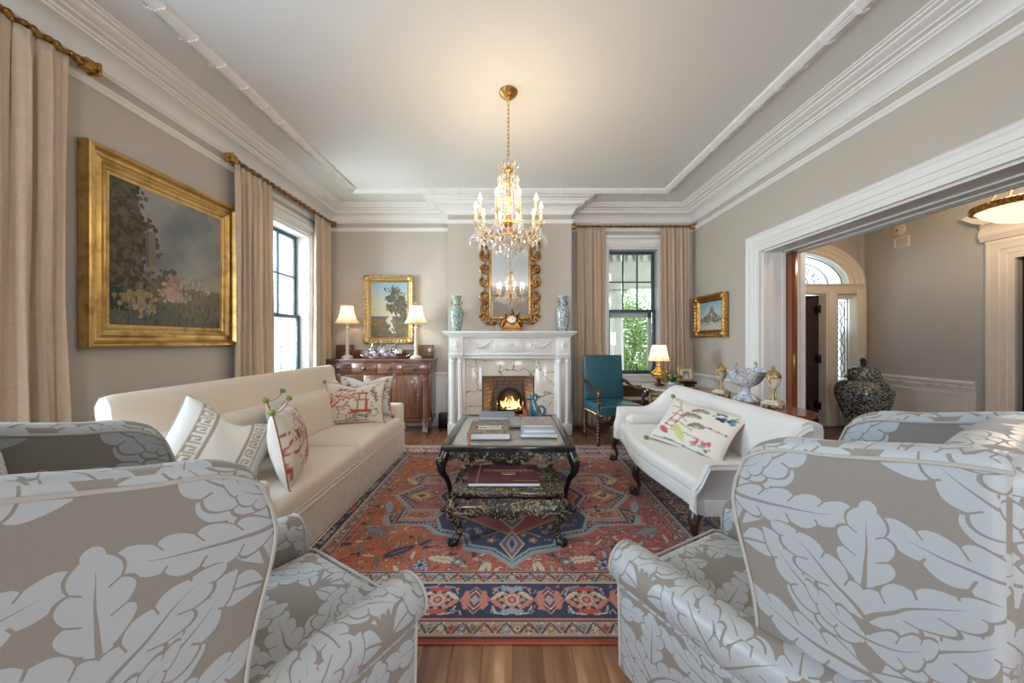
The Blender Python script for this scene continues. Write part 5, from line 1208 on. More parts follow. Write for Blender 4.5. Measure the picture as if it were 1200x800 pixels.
g = thing('fire_grate', 'arched cast iron fire basket with brass rails and burning coals', 'grate', (-0.03, BY+0.17, 0.035))
mb = MB(); arc = [(0.21*cos(pi*i/14), 0.34+0.24*sin(pi*i/14)) for i in range(15)]; prism(mb, [(0.21, 0.1)] + arc + [(-0.21, 0.1)], 'y', 0.06, 0.09); prism(mb, [(x*0.8, z*0.96) for x, z in [(0.21, 0.1)] + arc + [(-0.21, 0.1)]], 'y', 0.045, 0.06); mb.build('fireback', BLACKM, g)
for z in (0.16, 0.20, 0.24, 0.28): mb = MB(); tube(mb, [(0.20*cos(a), 0.0-0.11*sin(a)+0.03, z) for a in [pi*i/12 for i in range(13)]], 0.007 if z < 0.27 else 0.010, 6); mb.build('rail', BRASS if z in (0.16, 0.28) else BLACKM, g)
for s in (-1, 1):
    mb = MB(); lathe(mb, [(0.012,0),(0.015,0.02),(0.010,0.05),(0.010,0.32),(0.016,0.34),(0.008,0.36),(0.018,0.38),(0,0.40)], s*0.20, 0.03, 0, 10); mb.build('post', BRASS, g)
mb = MB(); cbox(mb, -0.2, 0.2, -0.05, 0.06, 0.12, 0.15); cbox(mb, -0.17, 0.17, -0.055, -0.04, 0.03, 0.12, 0.003); mb.build('ash_pan', BLACKM, g)
mb = MB(); rc = random.Random(4)
for k in range(26): ball(mb, (rc.uniform(-.16,.16), rc.uniform(-.04,.05), 0.17+rc.uniform(0,.12)), rc.uniform(.02,.04), 6, 4)
mb.build('coal', BLACKM, g, flat=True, kind='stuff')
for k in range(9):
    mb = MB(); x = -0.13 + k*0.033; h = 0.10 + 0.12*abs(sin(k*2.1+0.6))*(1-abs(k-4)/8); pts = [(x+0.012*sin(5*i/6+k), 0.0+0.01*cos(k), 0.26+h*i/6) for i in range(7)]; tube(mb, pts, [0.024*(1-(i/6)**1.4)+0.001 for i in range(7)], 7, flat=0.5); mb.build('flame', FIRE, g)
lamp('fire_light', (-0.03, BY+0.12, 0.42), 2.2, (1, 0.5, 0.2), 0.06)
# ---------------------------------------------------------------- mirror
def mirror():
    t = thing('wall_mirror', 'tall carved gilt rococo mirror over the mantel shelf', 'mirror', (CXM, BY, 2.16))
    W2, H0, H1 = 0.275, -0.46, 0.62
    MIR = M('mirror_silvering', (0.80,0.80,0.80), 0.02, 1.0, var=0)
    mb = MB(); cbox(mb, -W2, W2, -0.03, -0.01, H0, H1, 0.002); mb.build('mirror_glass', MIR, t, flat=True)
    mb = MB()
    for (a, b, c, d) in ((-W2-0.035,-W2,H0-0.03,H1+0.03),(W2,W2+0.035,H0-0.03,H1+0.03),(-W2,W2,H0-0.035,H0),(-W2,W2,H1,H1+0.035)): cbox(mb, a, b, -0.06, 0, c, d, 0.008)
    mb.build('inner_frame', GOLD, t)
    def scroll(mb, cx, cz, r, a0, turns, s, w=0.022):
        pts = []; R = []
        for i in range(22):
            u = i/21; a = a0 + s*turns*2*pi*u; rr = r*(1-0.8*u); pts.append((cx+rr*cos(a), -0.045-0.015*u, cz+rr*sin(a))); R.append(w*(1-0.55*u))
        tube(mb, pts, R, 7)
    for s in (-1, 1):
        mb = MB()
        for (z, r, a, d) in ((-0.50,0.085,0.3,1),(-0.33,0.075,2.2,-1),(-0.16,0.085,-1.2,1),(0.04,0.085,1.0,-1),(0.24,0.08,-1.0,1),(0.42,0.085,1.2,-1),(0.60,0.08,-0.8,1)):
            scroll(mb, s*(W2+0.085), z, r, a if s > 0 else pi-a, 0.95, d*s)
        for i in range(2):
            tube(mb, [(s*(W2+0.07+i*0.045+0.028*sin(k*0.95+i*2)), -0.04, H0-0.06+k*(H1-H0+0.12)/22) for k in range(23)], [0.012+0.006*sin(k*1.9) for k in range(23)], 6)
        for k in range(6):
            z = -0.44+k*0.2; tube(mb, [(s*(W2+0.06), -0.05, z), (s*(W2+0.13), -0.07, z+0.045), (s*(W2+0.15), -0.05, z+0.10), (s*(W2+0.125), -0.04, z+0.13)], [0.010,0.020,0.014,0.003], 6)
        mb.build('side_carving', GOLDD, t)
    mb = MB()
    for s in (-1, 1):
        scroll(mb, s*0.12, H0-0.08, 0.06, 0, 1.0, s, 0.018); scroll(mb, s*0.24, H0-0.075, 0.055, pi, 0.9, -s, 0.018)
        tube(mb, [(s*0.02, -0.05, H0-0.05), (s*0.12, -0.06, H0-0.10), (s*0.22, -0.05, H0-0.07), (s*0.32, -0.05, H0-0.11), (s*0.39, -0.04, H0-0.07)], [0.02,0.018,0.02,0.018,0.006], 7)
    mb.build('bottom_carving', GOLDD, t)
    mb = MB()
    for s in (-1, 1):
        scroll(mb, s*0.10, H1+0.12, 0.09, 0 if s > 0 else pi, 1.0, s, 0.022); scroll(mb, s*0.25, H1+0.08, 0.07, pi, 0.9, -s, 0.02)
        tube(mb, [(s*0.36, -0.05, H1-0.1), (s*0.40, -0.06, H1+0.05), (s*0.33, -0.05, H1+0.16), (s*0.38, -0.04, H1+0.22)], [0.012,0.022,0.016,0.003], 7)
    ball(mb, (0, -0.05, H1+0.16), 0.06, sc=(0.8,0.5,1.3)); mb.build('crest_carving', GOLDD, t)
mirror()
# mantel vases and clock
FAMV = china('famille_verte', (0.62,0.68,0.64), ((0.07,0.22,0.20),(0.12,0.17,0.14)), 46)
t = thing('mantel_vase', 'green and white enamelled vase at the left end of the mantel shelf', 'vase', (-0.80, 4.93, 1.485), group='tall vases on the mantel shelf')
mb = MB(); lathe(mb, [(0.052,0),(0.060,0.01),(0.078,0.08),(0.090,0.18),(0.095,0.26),(0.088,0.31),(0.058,0.35),(0.046,0.38),(0.046,0.42),(0.055,0.47),(0.074,0.50),(0.072,0.505),(0.045,0.46),(0,0.46)], n=24); mb.build('body', FAMV, t, ang=60)
for s in (-1, 1):
    mb = MB(); tube(mb, [(s*0.046,0,0.37),(s*0.075,0,0.39),(s*0.078,0,0.42),(s*0.05,0,0.44)], 0.009, 6); ball(mb, (s*0.075,0,0.41), 0.015, 7, 5); mb.build('handle', GOLD, t)
d = dup(t, None, (0.735, 4.93, 1.485), 0.4, 'blue and white enamelled vase at the right end of the mantel shelf')
FAMB = china('blue_enamel', (0.66,0.70,0.70), ((0.10,0.20,0.26),(0.14,0.16,0.18)), 46)
for ch in d.children:
    if ch.name.startswith('body'): ch.data = ch.data.copy(); ch.data.materials[0] = FAMB
t = thing('mantel_clock', 'gilt bronze figural clock with a white round dial on the mantel shelf', 'clock', (0.00, 4.93, 1.485))
mb = MB(); cbox(mb, -0.15, 0.15, -0.06, 0.06, 0, 0.035, 0.008); cbox(mb, -0.13, 0.13, -0.05, 0.05, 0.035, 0.06, 0.006); prism(mb, [(-0.12,0.06),(0.12,0.06),(0.07,0.13),(-0.07,0.13)], 'y', -0.045, 0.045); mb.build('base', GOLDD, t)
mb = MB(); lathe(mb, [(0.0,-0.06),(0.062,-0.058),(0.072,-0.05),(0.072,0.04),(0,0.05)], n=24, xf=lambda x, y, z: (x, z, y+0.165)); mb.build('clock_case', GOLD, t)
mb = MB(); lathe(mb, [(0.0,-0.066),(0.052,-0.064),(0.054,-0.055)], n=24, xf=lambda x, y, z: (x, z, y+0.165)); dl = mb.build('dial', M('enamel_dial', (0.8,0.78,0.72), 0.2, var=0), t)
mb = MB(); cbox(mb, -0.002, 0.002, -0.0685, -0.066, 0.163, 0.200, 0.0005); cbox(mb, -0.001, 0.028, -0.0685, -0.066, 0.163, 0.167, 0.0005)
for k in range(12): a = k*pi/6; cbox(mb, 0.044*cos(a)-0.003, 0.044*cos(a)+0.003, -0.0675, -0.066, 0.165+0.044*sin(a)-0.003, 0.165+0.044*sin(a)+0.003, 0.0005)
mb.build('clock_hand', BLACK, dl)
mb = MB()
for s in (-1, 1): tube(mb, [(s*0.07,0,0.13),(s*0.12,-0.01,0.15),(s*0.135,0,0.10),(s*0.15,0,0.06)], [0.02,0.03,0.024,0.012], 7); ball(mb, (s*0.10,-0.01,0.20), 0.024); tube(mb, [(s*0.10,-0.01,0.18),(s*0.09,0,0.12)], [0.018,0.03], 7); tube(mb, [(s*0.05,0,0.23),(s*0.09,0,0.24),(s*0.11,0,0.27)], [0.02,0.015,0.004], 6)
ball(mb, (0,0,0.262), 0.03, sc=(1.1,0.8,1)); ball(mb, (0,0,0.305), 0.018); mb.build('figure_mount', GOLDD, t, ang=60)
# ---------------------------------------------------------------- sideboard
sbx0, sbx1, sby0, sby1 = -2.78, -1.20, 5.04, 5.39
t = thing('sideboard', 'mahogany sideboard with four drawers and carved paw feet against the far wall', 'sideboard', (0,0,0)); SB = t
mb = MB(); cbox(mb, sbx0-0.03, sbx1+0.03, sby0-0.035, sby1, 1.045, 1.08, 0.006); cbox(mb, sbx0-0.015, sbx1+0.015, sby0-0.02, sby1, 1.028, 1.046, 0.004); mb.build('top', MAHOG, t)
mb = MB(); cbox(mb, sbx0+0.02, sbx1-0.02, 5.355, 5.385, 1.08, 1.20, 0.004)
for x in (sbx0+0.02, sbx1-0.30): cbox(mb, x, x+0.27, 5.345, 5.39, 1.08, 1.28, 0.005)
mb.build('backsplash', MAHOG, t)
mb = MB(); cbox(mb, sbx0+0.01, sbx1-0.01, sby0+0.03, sby1, 0.16, 1.03, 0.004); cbox(mb, sbx0, sbx1, sby0, sby1, 0.845, 1.028, 0.004); cbox(mb, sbx0, sbx1, sby0, sby1, 0.13, 0.19, 0.006); mb.build('carcass', MAHOGV, t)
W4 = (sbx1-sbx0-0.06)/4
for k in range(4):
    x0 = sbx0+0.03+k*W4; mb = MB(); cbox(mb, x0+0.01, x0+W4-0.01, sby0-0.010, sby0+0.01, 0.865, 1.012, 0.005); cbox(mb, x0+0.025, x0+W4-0.025, sby0-0.014, sby0-0.008, 0.88, 0.997, 0.002); dr = mb.build('drawer', MAHOG, t)
    mb = MB(); lathe(mb, [(0.026,-0.0),(0.024,0.008),(0.010,0.012),(0.012,0.024),(0,0.028)], n=14, xf=lambda x, y, z: (x+x0+W4/2, sby0-0.014-z, y+0.938)); tube(mb, [(x0+W4/2+0.034*cos(a), sby0-0.030, 0.925+0.034*sin(a)) for a in [pi+pi*i/8 for i in range(9)]], 0.004, 5); mb.build('ring_pull', M('dark_bronze', (0.10,0.10,0.12), 0.3, 0.9), dr)
mb = MB(); cbox(mb, sbx0+0.15, sbx1-0.15, sby0+0.012, sby0+0.035, 0.20, 0.84, 0.003); mb.build('recess_panel', MAHOGV, t)
W3 = (sbx1-sbx0-0.34)/3
for k in range(3):
    x0 = sbx0+0.17+k*W3; mb = MB(); cbox(mb, x0+0.006, x0+W3-0.006, sby0-0.002, sby0+0.022, 0.205, 0.835, 0.004); cbox(mb, x0+0.05, x0+W3-0.05, sby0-0.010, sby0+0.01, 0.26, 0.78, 0.010); dr = mb.build('door', MAHOGV, t)
    mb = MB(); cbox(mb, x0+W3-0.032, x0+W3-0.020, sby0-0.006, sby0, 0.50, 0.56, 0.001); mb.build('escutcheon', BRASS, dr)
for x in (sbx0+0.075, sbx1-0.075):
    mb = MB(); lathe(mb, [(0.050,0.16),(0.050,0.19),(0.036,0.20),(0.040,0.22),(0.036,0.50),(0.031,0.76),(0.040,0.775),(0.036,0.79),(0.052,0.83),(0.052,0.845)], x, sby0-0.012, 0, 20); mb.build('column', MAHOGV, t)
    for y in (sby0, sby1-0.07):
        mb = MB(); tube(mb, [(x,y,0.15),(x,y-0.005,0.10),(x,y-0.01,0.06),(x,y-0.022,0.032)], [0.055,0.045,0.038,0.040], 10)
        for q in (-1,0,1): tube(mb, [(x+q*0.024,y-0.03,0.045),(x+q*0.028,y-0.055,0.03),(x+q*0.028,y-0.065,0.008)], [0.015,0.015,0.009], 6)
        mb.build('paw_foot', M('silvered_paw', (0.30,0.22,0.18), 0.35, 0.3), t)
mb = MB(); tube(mb, [(sbx0+0.09+i*0.06, sby0-0.012, 0.178) for i in range(24)], 0.006, 5); mb.build('bead_moulding', MAHOG, t)
# ---------------------------------------------------------------- table lamps
def bell_shade(mb, r0, r1, H, z0, panels=0, n=32, k=8, bell=0.18):
    V = []
    for i in range(k+1):
        u = i/k; r = lerp(r0, r1, u) - bell*(r0-r1)*sin(pi*u)*(1.6 if bell > 0.1 else 1)
        for j in range(n): a = 2*pi*j/n; q = r*(1 - (0.05*(1-abs(((j*panels/n) % 1)*2-1)) if panels else 0.0)); V.append((q*cos(a), q*sin(a), z0+H*u))
    mb.add(V, [(i*n+j, i*n+(j+1) % n, (i+1)*n+(j+1) % n, (i+1)*n+j) for i in range(k) for j in range(n)])
def buffet_lamp(loc, label):
    t = thing('table_lamp', label, 'lamp', loc, group='slender white lamps on the sideboard')
    WP = M('white_painted_wood', (0.72,0.66,0.57), 0.4, var=0.05)
    mb = MB(); lathe(mb, [(0.085,0),(0.085,0.02),(0.07,0.03),(0.05,0.045),(0.03,0.055),(0.024,0.075),(0.030,0.09),(0.022,0.11)], n=20); mb.build('base', WP, t)
    mb = MB(); lathe(mb, [(0.022,0.10),(0.020,0.12),(0.026,0.14),(0.022,0.42),(0.026,0.45),(0.032,0.46),(0.020,0.48),(0.010,0.50),(0.010,0.60)], n=16); mb.build('pole', WP, t)
    mb = MB(); bell_shade(mb, 0.180, 0.095, 0.27, 0.525, 8, 48); sh = mb.build('lamp_shade', SHADE, t, ang=180)
    mb = MB()
    for k in range(8):
        a = 2*pi*(k+0.5)/8 - pi/8; tube(mb, [((lerp(0.180,0.095,u)-0.18*0.085*sin(pi*u)*1.6+0.001)*cos(a), (lerp(0.180,0.095,u)-0.18*0.085*sin(pi*u)*1.6+0.001)*sin(a), 0.525+0.27*u) for u in [i/6 for i in range(7)]], 0.0022, 4)
    for (r, z) in ((0.180,0.525),(0.095,0.795)): tube(mb, [(r*cos(a), r*sin(a), z) for a in [2*pi*i/32 for i in range(32)]], 0.004, 5, closed=True)
    mb.build('shade_trim', SHADEP, sh)
    mb = MB(); ball(mb, (0,0,0.63), 0.028); mb.build('bulb', emis('lamp_bulb', (1,0.78,0.5), 3), t)
    mb = MB(); lathe(mb, [(0.004,0.60),(0.004,0.82),(0.012,0.83),(0.008,0.85),(0,0.86)], n=8); mb.build('finial', BRASS, t)
    lamp('lamp_light', (loc[0], loc[1], loc[2]+0.66), 2.8, (1,0.70,0.40), 0.03)
buffet_lamp((-2.50, 5.18, 1.08), 'slender white lamp at the left end of the sideboard, bell shade lit')
buffet_lamp((-1.455, 5.17, 1.08), 'slender white lamp at the right end of the sideboard, overlapping the painting frame')
# ---------------------------------------------------------------- tray with cups and decanters
t = thing('gallery_tray', 'oval mahogany tray with silver handles on the sideboard', 'tray', (-1.92, 5.20, 1.081))
mb = MB(); lathe(mb, [(0,0),(0.30,0.0),(0.33,0.012),(0.335,0.035),(0.325,0.035),(0.315,0.014),(0,0.010)], n=36, xf=lambda x, y, z: (x, y*0.42, z)); mb.build('tray_body', MAHOG, t)
for s in (-1, 1): mb = MB(); tube(mb, [(s*0.32,-0.04,0.03),(s*0.37,-0.035,0.05),(s*0.385,0,0.055),(s*0.37,0.035,0.05),(s*0.32,0.04,0.03)], 0.006, 6); mb.build('handle', SILVER, t)
CRYS2 = glassy('cut_glass', (0.92,0.95,0.97), 0.22, 0.08); PORC = china('small_blue_porcelain', (0.76,0.76,0.78), ((0.12,0.18,0.32),(0.35,0.18,0.18)), 60)
for i, (x, y, ty, lab) in enumerate(((-0.20,-0.03,'dec','cut glass decanter at the left end of the sideboard tray'),(-0.10,0.05,'dec','cut glass decanter at the back of the sideboard tray'),(0.12,0.03,'dec','tall cut glass decanter right of centre on the sideboard tray'),(0.20,-0.03,'pot','silver teapot at the right end of the sideboard tray'),(-0.02,-0.02,'pot','porcelain teapot in the middle of the sideboard tray'),(-0.27,0.00,'cup','small porcelain cup at the far left of the sideboard tray'),(0.05,-0.085,'cup','small porcelain cup at the front of the sideboard tray'),(-0.12,-0.085,'cup','small porcelain cup front left on the sideboard tray'),(0.14,-0.08,'cup','small porcelain cup front right on the sideboard tray'))):
    o = thing({'dec':'decanter','pot':'teapot','cup':'teacup'}[ty], lab, {'dec':'decanter','pot':'teapot','cup':'cup'}[ty], (-1.92+x, 5.20+y, 1.093), i*0.7, 'tea things and decanters on the sideboard tray'); o.scale = (1.3, 1.3, 1.3)
    if ty == 'dec':
        mb = MB(); lathe(mb, [(0.034,0),(0.042,0.01),(0.044,0.08),(0.034,0.11),(0.014,0.13),(0.012,0.16),(0.022,0.168)], n=8); mb.build('body', CRYS2, o); mb = MB(); ball(mb, (0,0,0.19), 0.021, 6, 4); mb.build('stopper', CRYS2, o)
    elif ty == 'pot':
        mat = SILVER if x > 0.1 else PORC
        mb = MB(); lathe(mb, [(0.026,0),(0.030,0.012),(0.052,0.04),(0.056,0.07),(0.042,0.10),(0.020,0.112),(0.010,0.118),(0.012,0.13),(0,0.135)], n=16); mb.build('body', mat, o)
        mb = MB(); tube(mb, [(0.045,0,0.05),(0.08,0,0.07),(0.095,0,0.105)], [0.014,0.009,0.007], 7); mb.build('spout', mat, o)
        mb = MB(); tube(mb, [(-0.045,0,0.09),(-0.08,0,0.10),(-0.088,0,0.065),(-0.05,0,0.045)], 0.005, 6); mb.build('handle', mat, o)
    else:
        mb = MB(); lathe(mb, [(0.016,0),(0.020,0.004),(0.034,0.03),(0.038,0.05),(0.035,0.05),(0.018,0.008),(0,0.008)], n=16); mb.build('body', PORC, o)
        mb = MB(); tube(mb, [(0.035,0,0.042),(0.055,0,0.040),(0.05,0,0.02),(0.03,0,0.018)], 0.003, 5); mb.build('handle', PORC, o)
# ---------------------------------------------------------------- paintings
def framed(name, label, loc, rz, W, H, fw, mat, canvas, depth=0.06, ornate=False, prof=None, nres=(90,110), group=None, tilt=0):
    """picture facing local -y, centred"""
    t = thing(name, label, 'painting', loc, rz, group); t.rotation_euler = (tilt, 0, rz)
    prof = prof or [(0,0),(0,0.35),(0.05,0.75),(0.12,1.0),(0.22,0.95),(0.30,0.72),(0.45,0.62),(0.55,0.75),(0.65,0.70),(0.80,0.42),(0.86,0.50),(0.92,0.42),(1.0,0.25),(1.0,0)]
    k = len(prof); mb = MB(); V = []
    for (sx, sz) in ((-1,-1),(1,-1),(1,1),(-1,1)):
        for (o, h) in prof: V.append((sx*(W/2-o*fw), -h*depth, sz*(H/2-o*fw)))
    F = [(i*k+j, ((i+1) % 4)*k+j, ((i+1) % 4)*k+j+1, i*k+j+1) for i in range(4) for j in range(k-1)]
    mb.add(V, F); fr = mb.build('frame', mat, t, ang=25)
    if ornate:
        mb = MB(); rr = random.Random(int(W*100))
        L = 2*(W+H); n = int(L/ornate)
        for q in range(n):
            s = q*L/n
            if s < W: x, z = -W/2+s, -H/2
            elif s < W+H: x, z = W/2, -H/2+(s-W)
            elif s < 2*W+H: x, z = W/2-(s-W-H), H/2
            else: x, z = -W/2, H/2-(s-2*W-H)
            r = ornate*0.55*(0.8+0.4*((q*7) % 3)/2); ball(mb, (x*(1-0.2*fw/W), -depth*0.75, z*(1-0.2*fw/H)), r, 6, 4, sc=(1,0.6,1))
            if q % 2: tube(mb, [(x*(1-fw/W*0.3), -depth*1.02, z*(1-fw/H*0.3)), (x*(1-fw/W*0.8)+ornate*0.4, -depth*0.9, z*(1-fw/H*0.8)+ornate*0.3), (x*(1-fw/W*1.1), -depth*0.85, z*(1-fw/H*1.1))], [ornate*.3, ornate*.26, ornate*.1], 5)
        for (sx, sz) in ((-1,-1),(1,-1),(1,1),(-1,1)): ball(mb, (sx*(W/2-fw*0.45), -depth*0.85, sz*(H/2-fw*0.45)), fw*0.5, 8, 5, sc=(1,0.5,1))
        mb.build('carving', mat, fr, ang=60, kind='stuff')
    w, h = W-2*fw, H-2*fw; nx, ny = nres; xs = np.linspace(-1, 1, nx+1); ys = np.linspace(-1, 1, ny+1); P = Paint(xs, ys, (0.2,0.2,0.2)); canvas(P)
    rn = np.random.RandomState(5); P.C *= (0.93+0.14*rn.rand(*P.C.shape[:2]))[..., None].astype(np.float32)
    mb = MB(); V = [(x*w/2, -depth*0.28, y*h/2) for y in ys for x in xs]; mb.add(V, [(j*(nx+1)+i, j*(nx+1)+i+1, (j+1)*(nx+1)+i+1, (j+1)*(nx+1)+i) for j in range(ny) for i in range(nx)])
    mb.build('canvas', PAINTED, t, col=P.C.reshape(-1, 3), ang=180)
    return t
def fbm(X, Y, s, seed):
    r = np.random.RandomState(seed); o = np.zeros(X.shape)
    for k in range(6):
        for q in range(3):
            a = r.rand()*6.28; f = s*(1.9**k); o += np.sin((X*np.cos(a)+Y*np.sin(a))*f + r.rand()*6.28 + o*0.6)/(1.75**k)
    return o/3
def lm(a, b, t): return np.array(a)*(1-t[..., None]) + np.array(b)*t[..., None]
def art_pastoral(P):
    X, Y = np.meshgrid(P.X, P.Y); n = fbm(X, Y, 2.2, 1)
    sky = lm((0.12,0.135,0.15), (0.40,0.37,0.31), np.clip(0.35+0.45*n+0.35*(-Y*0.4)*0.9, 0, 1)); P.C[:] = sky
    g = Y < -0.30 + 0.06*n - 0.22*X*0.2; gr = lm((0.045,0.05,0.045), (0.20,0.17,0.10), np.clip(0.5+0.5*n, 0, 1)); P.C[g] = gr[g]
    far = (Y > -0.36) & (Y < -0.14+0.05*np.sin(X*5)) & (X > 0.1); P.C[far] = lm((0.16,0.16,0.13), (0.32,0.30,0.22), np.clip(0.5+n, 0, 1))[far]
    d = (X < -0.66 + 0.12*n + 0.06*np.sin(Y*5)) & (Y > -0.8); dk = lm((0.018,0.016,0.012), (0.09,0.065,0.035), np.clip(0.45+0.6*n, 0, 1)); P.C[d] = dk[d]
    r = random.Random(3)
    for k in range(1100):
        x = r.uniform(-0.98,-0.10); y = r.uniform(-0.45,0.98)
        if x > -0.48+0.14*sin(y*5+0.6)+r.gauss(0, 0.09): continue
        P.disc(x, y, r.uniform(.015,.05), r.choice(((0.03,0.028,0.018),(0.07,0.055,0.03),(0.10,0.08,0.045),(0.02,0.02,0.016))))
    P.rect(-0.40, 0.10, 0.08, 0.30, (0.17,0.14,0.10)); P.rect(-0.40, -0.16, 0.11, 0.05, (0.22,0.18,0.13)); P.rect(-0.45, 0.12, 0.02, 0.26, (0.10,0.08,0.06))
    # generic pale boulders, drapery on the rocks and a grazing flock
    for (x, y, rx, ry, c) in ((-0.12,-0.30,0.26,0.16,(0.11,0.085,0.065)),(-0.20,-0.42,0.30,0.17,(0.15,0.10,0.08)),(0.02,-0.34,0.17,0.12,(0.34,0.22,0.19)),(-0.06,-0.48,0.20,0.11,(0.42,0.28,0.24)),(0.16,-0.52,0.13,0.06,(0.38,0.26,0.20)),(-0.62,-0.62,0.26,0.15,(0.26,0.19,0.09)),(-0.5,-0.72,0.22,0.12,(0.30,0.23,0.12))):
        for k in range(90):
            g_ = r.uniform(.7,1.2); P.disc(x+r.gauss(0,rx)*0.5, y+r.gauss(0,ry)*0.5, r.uniform(.015,.04), tuple(min(1, q*g_) for q in c))
    for (x, y, s) in ((0.45,-0.28,0.95),(0.68,-0.36,0.6),(0.24,-0.33,0.7)):
        for k in range(70): P.disc(x+r.gauss(0,.07)*s, y+r.gauss(0,.05)*s, r.uniform(.015,.03)*s, r.choice(((0.30,0.27,0.21),(0.40,0.37,0.30),(0.22,0.20,0.16))))
        P.disc(x+0.14*s, y+0.10*s, 0.05*s, (0.26,0.23,0.18)); P.rect(x-0.07*s, y-0.17*s, 0.014*s, 0.09*s, (0.12,0.10,0.08)); P.rect(x+0.07*s, y-0.17*s, 0.014*s, 0.09*s, (0.12,0.10,0.08))
    for k in range(160): P.leaf(r.uniform(-0.95,0.95), r.uniform(-0.98,-0.6), pi/2+r.uniform(-.5,.5), r.uniform(.05,.12), 0.010, r.choice(((0.05,0.06,0.05),(0.12,0.12,0.08),(0.03,0.035,0.04),(0.08,0.10,0.11))))
def art_tree(P):
    X, Y = np.meshgrid(P.X, P.Y); n = fbm(X, Y, 3, 2)
    P.C[:] = lm((0.66,0.56,0.36), (0.30,0.46,0.54), np.clip((Y+0.15)*0.9+0.15*n, 0, 1)); g = Y < -0.30+0.03*n; P.C[g] = lm((0.05,0.06,0.025), (0.30,0.20,0.08), np.clip(0.4+0.5*n, 0, 1))[g]
    h = (Y > -0.34) & (Y < -0.24); P.C[h] = (0.12,0.13,0.16); r = random.Random(5)
    P.poly([(0.15,-0.26),(-0.1,-0.4),(0.1,-0.55),(0.05,-0.7),(0.3,-0.85)], 0.16, (0.60,0.58,0.44)); P.poly([(0.1,-0.5),(0.2,-0.68),(0.25,-0.75)], 0.10, (0.66,0.66,0.56))
    P.line(0.42, -0.6, 0.38, 0.5, 0.07, (0.10,0.07,0.05)); P.line(0.4, 0.1, 0.7, 0.45, 0.04, (0.10,0.07,0.05)); P.line(0.4, -0.1, 0.1, 0.15, 0.035, (0.12,0.08,0.05))
    for (cx, cy, rx, ry) in ((0.32,0.66,0.28,0.16),(0.05,0.42,0.18,0.10),(0.62,0.40,0.26,0.16),(0.42,0.25,0.3,0.14),(0.08,0.08,0.2,0.10),(0.75,0.12,0.2,0.18),(0.45,-0.02,0.3,0.10),(0.78,-0.25,0.2,0.25)):
        for k in range(90): P.disc(cx+r.gauss(0,rx*.55), cy+r.gauss(0,ry*.55), r.uniform(.02,.055), r.choice(((0.07,0.075,0.045),(0.12,0.11,0.06),(0.17,0.12,0.07),(0.05,0.06,0.05))))
    for k in range(160): P.disc(r.uniform(-1,1), r.uniform(-1,-0.45), r.uniform(.02,.045), r.choice(((0.07,0.08,0.04),(0.24,0.13,0.05),(0.10,0.10,0.12),(0.16,0.14,0.06),(0.30,0.2,0.08)))) if not (r.random() < 0.25) else None
def art_castle(P):
    X, Y = np.meshgrid(P.X, P.Y); n = fbm(X, Y, 3, 4); P.C[:] = lm((0.60,0.62,0.58), (0.24,0.44,0.52), np.clip((Y+0.2)+0.2*n, 0, 1))
    g = Y < -0.35; P.C[g] = lm((0.55,0.55,0.45), (0.40,0.45,0.40), np.clip(0.5+0.5*n, 0, 1))[g]; r = random.Random(6)
    for k in range(150):
        x = r.gauss(0.1, 0.42); top = 0.45*math.exp(-((x-0.1)/0.45)**2)-0.1; y = r.uniform(-0.45, max(-0.3, top)); P.disc(x, y, r.uniform(.04,.09), r.choice(((0.10,0.16,0.13),(0.34,0.16,0.11),(0.12,0.20,0.08),(0.10,0.14,0.20),(0.42,0.26,0.16),(0.20,0.24,0.10))))
    for (x, h) in ((0.0,0.50),(0.12,0.62),(0.24,0.48)): P.rect(x, h-0.18, 0.05, 0.18, (0.20,0.19,0.17)); P.diamond(x, h, 0.06, 0.13, (0.14,0.15,0.16))
    P.line(-0.5, -0.62, 0.2, -0.6, 0.04, (0.25,0.32,0.2))
py0, py1 = 2.25, 3.49
framed('framed_painting', 'large dark pastoral painting in a deep gilt frame on the left wall', (XL+0.005, (py0+py1)/2, 2.00), pi/2, py1-py0, 1.39, 0.165, GOLDF, art_pastoral, 0.075, nres=(220,260), prof=[(0,0),(0,0.75),(0.03,0.95),(0.10,1.0),(0.15,0.92),(0.20,0.98),(0.24,0.80),(0.32,0.62),(0.42,0.55),(0.50,0.62),(0.55,0.66),(0.60,0.60),(0.66,0.45),(0.74,0.38),(0.80,0.42),(0.84,0.36),(0.86,0.30),(1.0,0.25),(1.0,0)])
framed('framed_painting', 'landscape with a tall tree in a carved gilt frame over the sideboard', (-1.94, YF-0.005, 1.835), 0, 0.78, 1.07, 0.105, GOLDP, art_tree, 0.07, ornate=0.032, nres=(90,120))
framed('framed_painting', 'small painting of a towered rock by water in a gilt frame on the right wall', (XR-0.012, 4.88, 1.70), -pi/2, 0.74, 0.60, 0.10, GOLD, art_castle, 0.07, ornate=0.028, nres=(80,70), tilt=0)
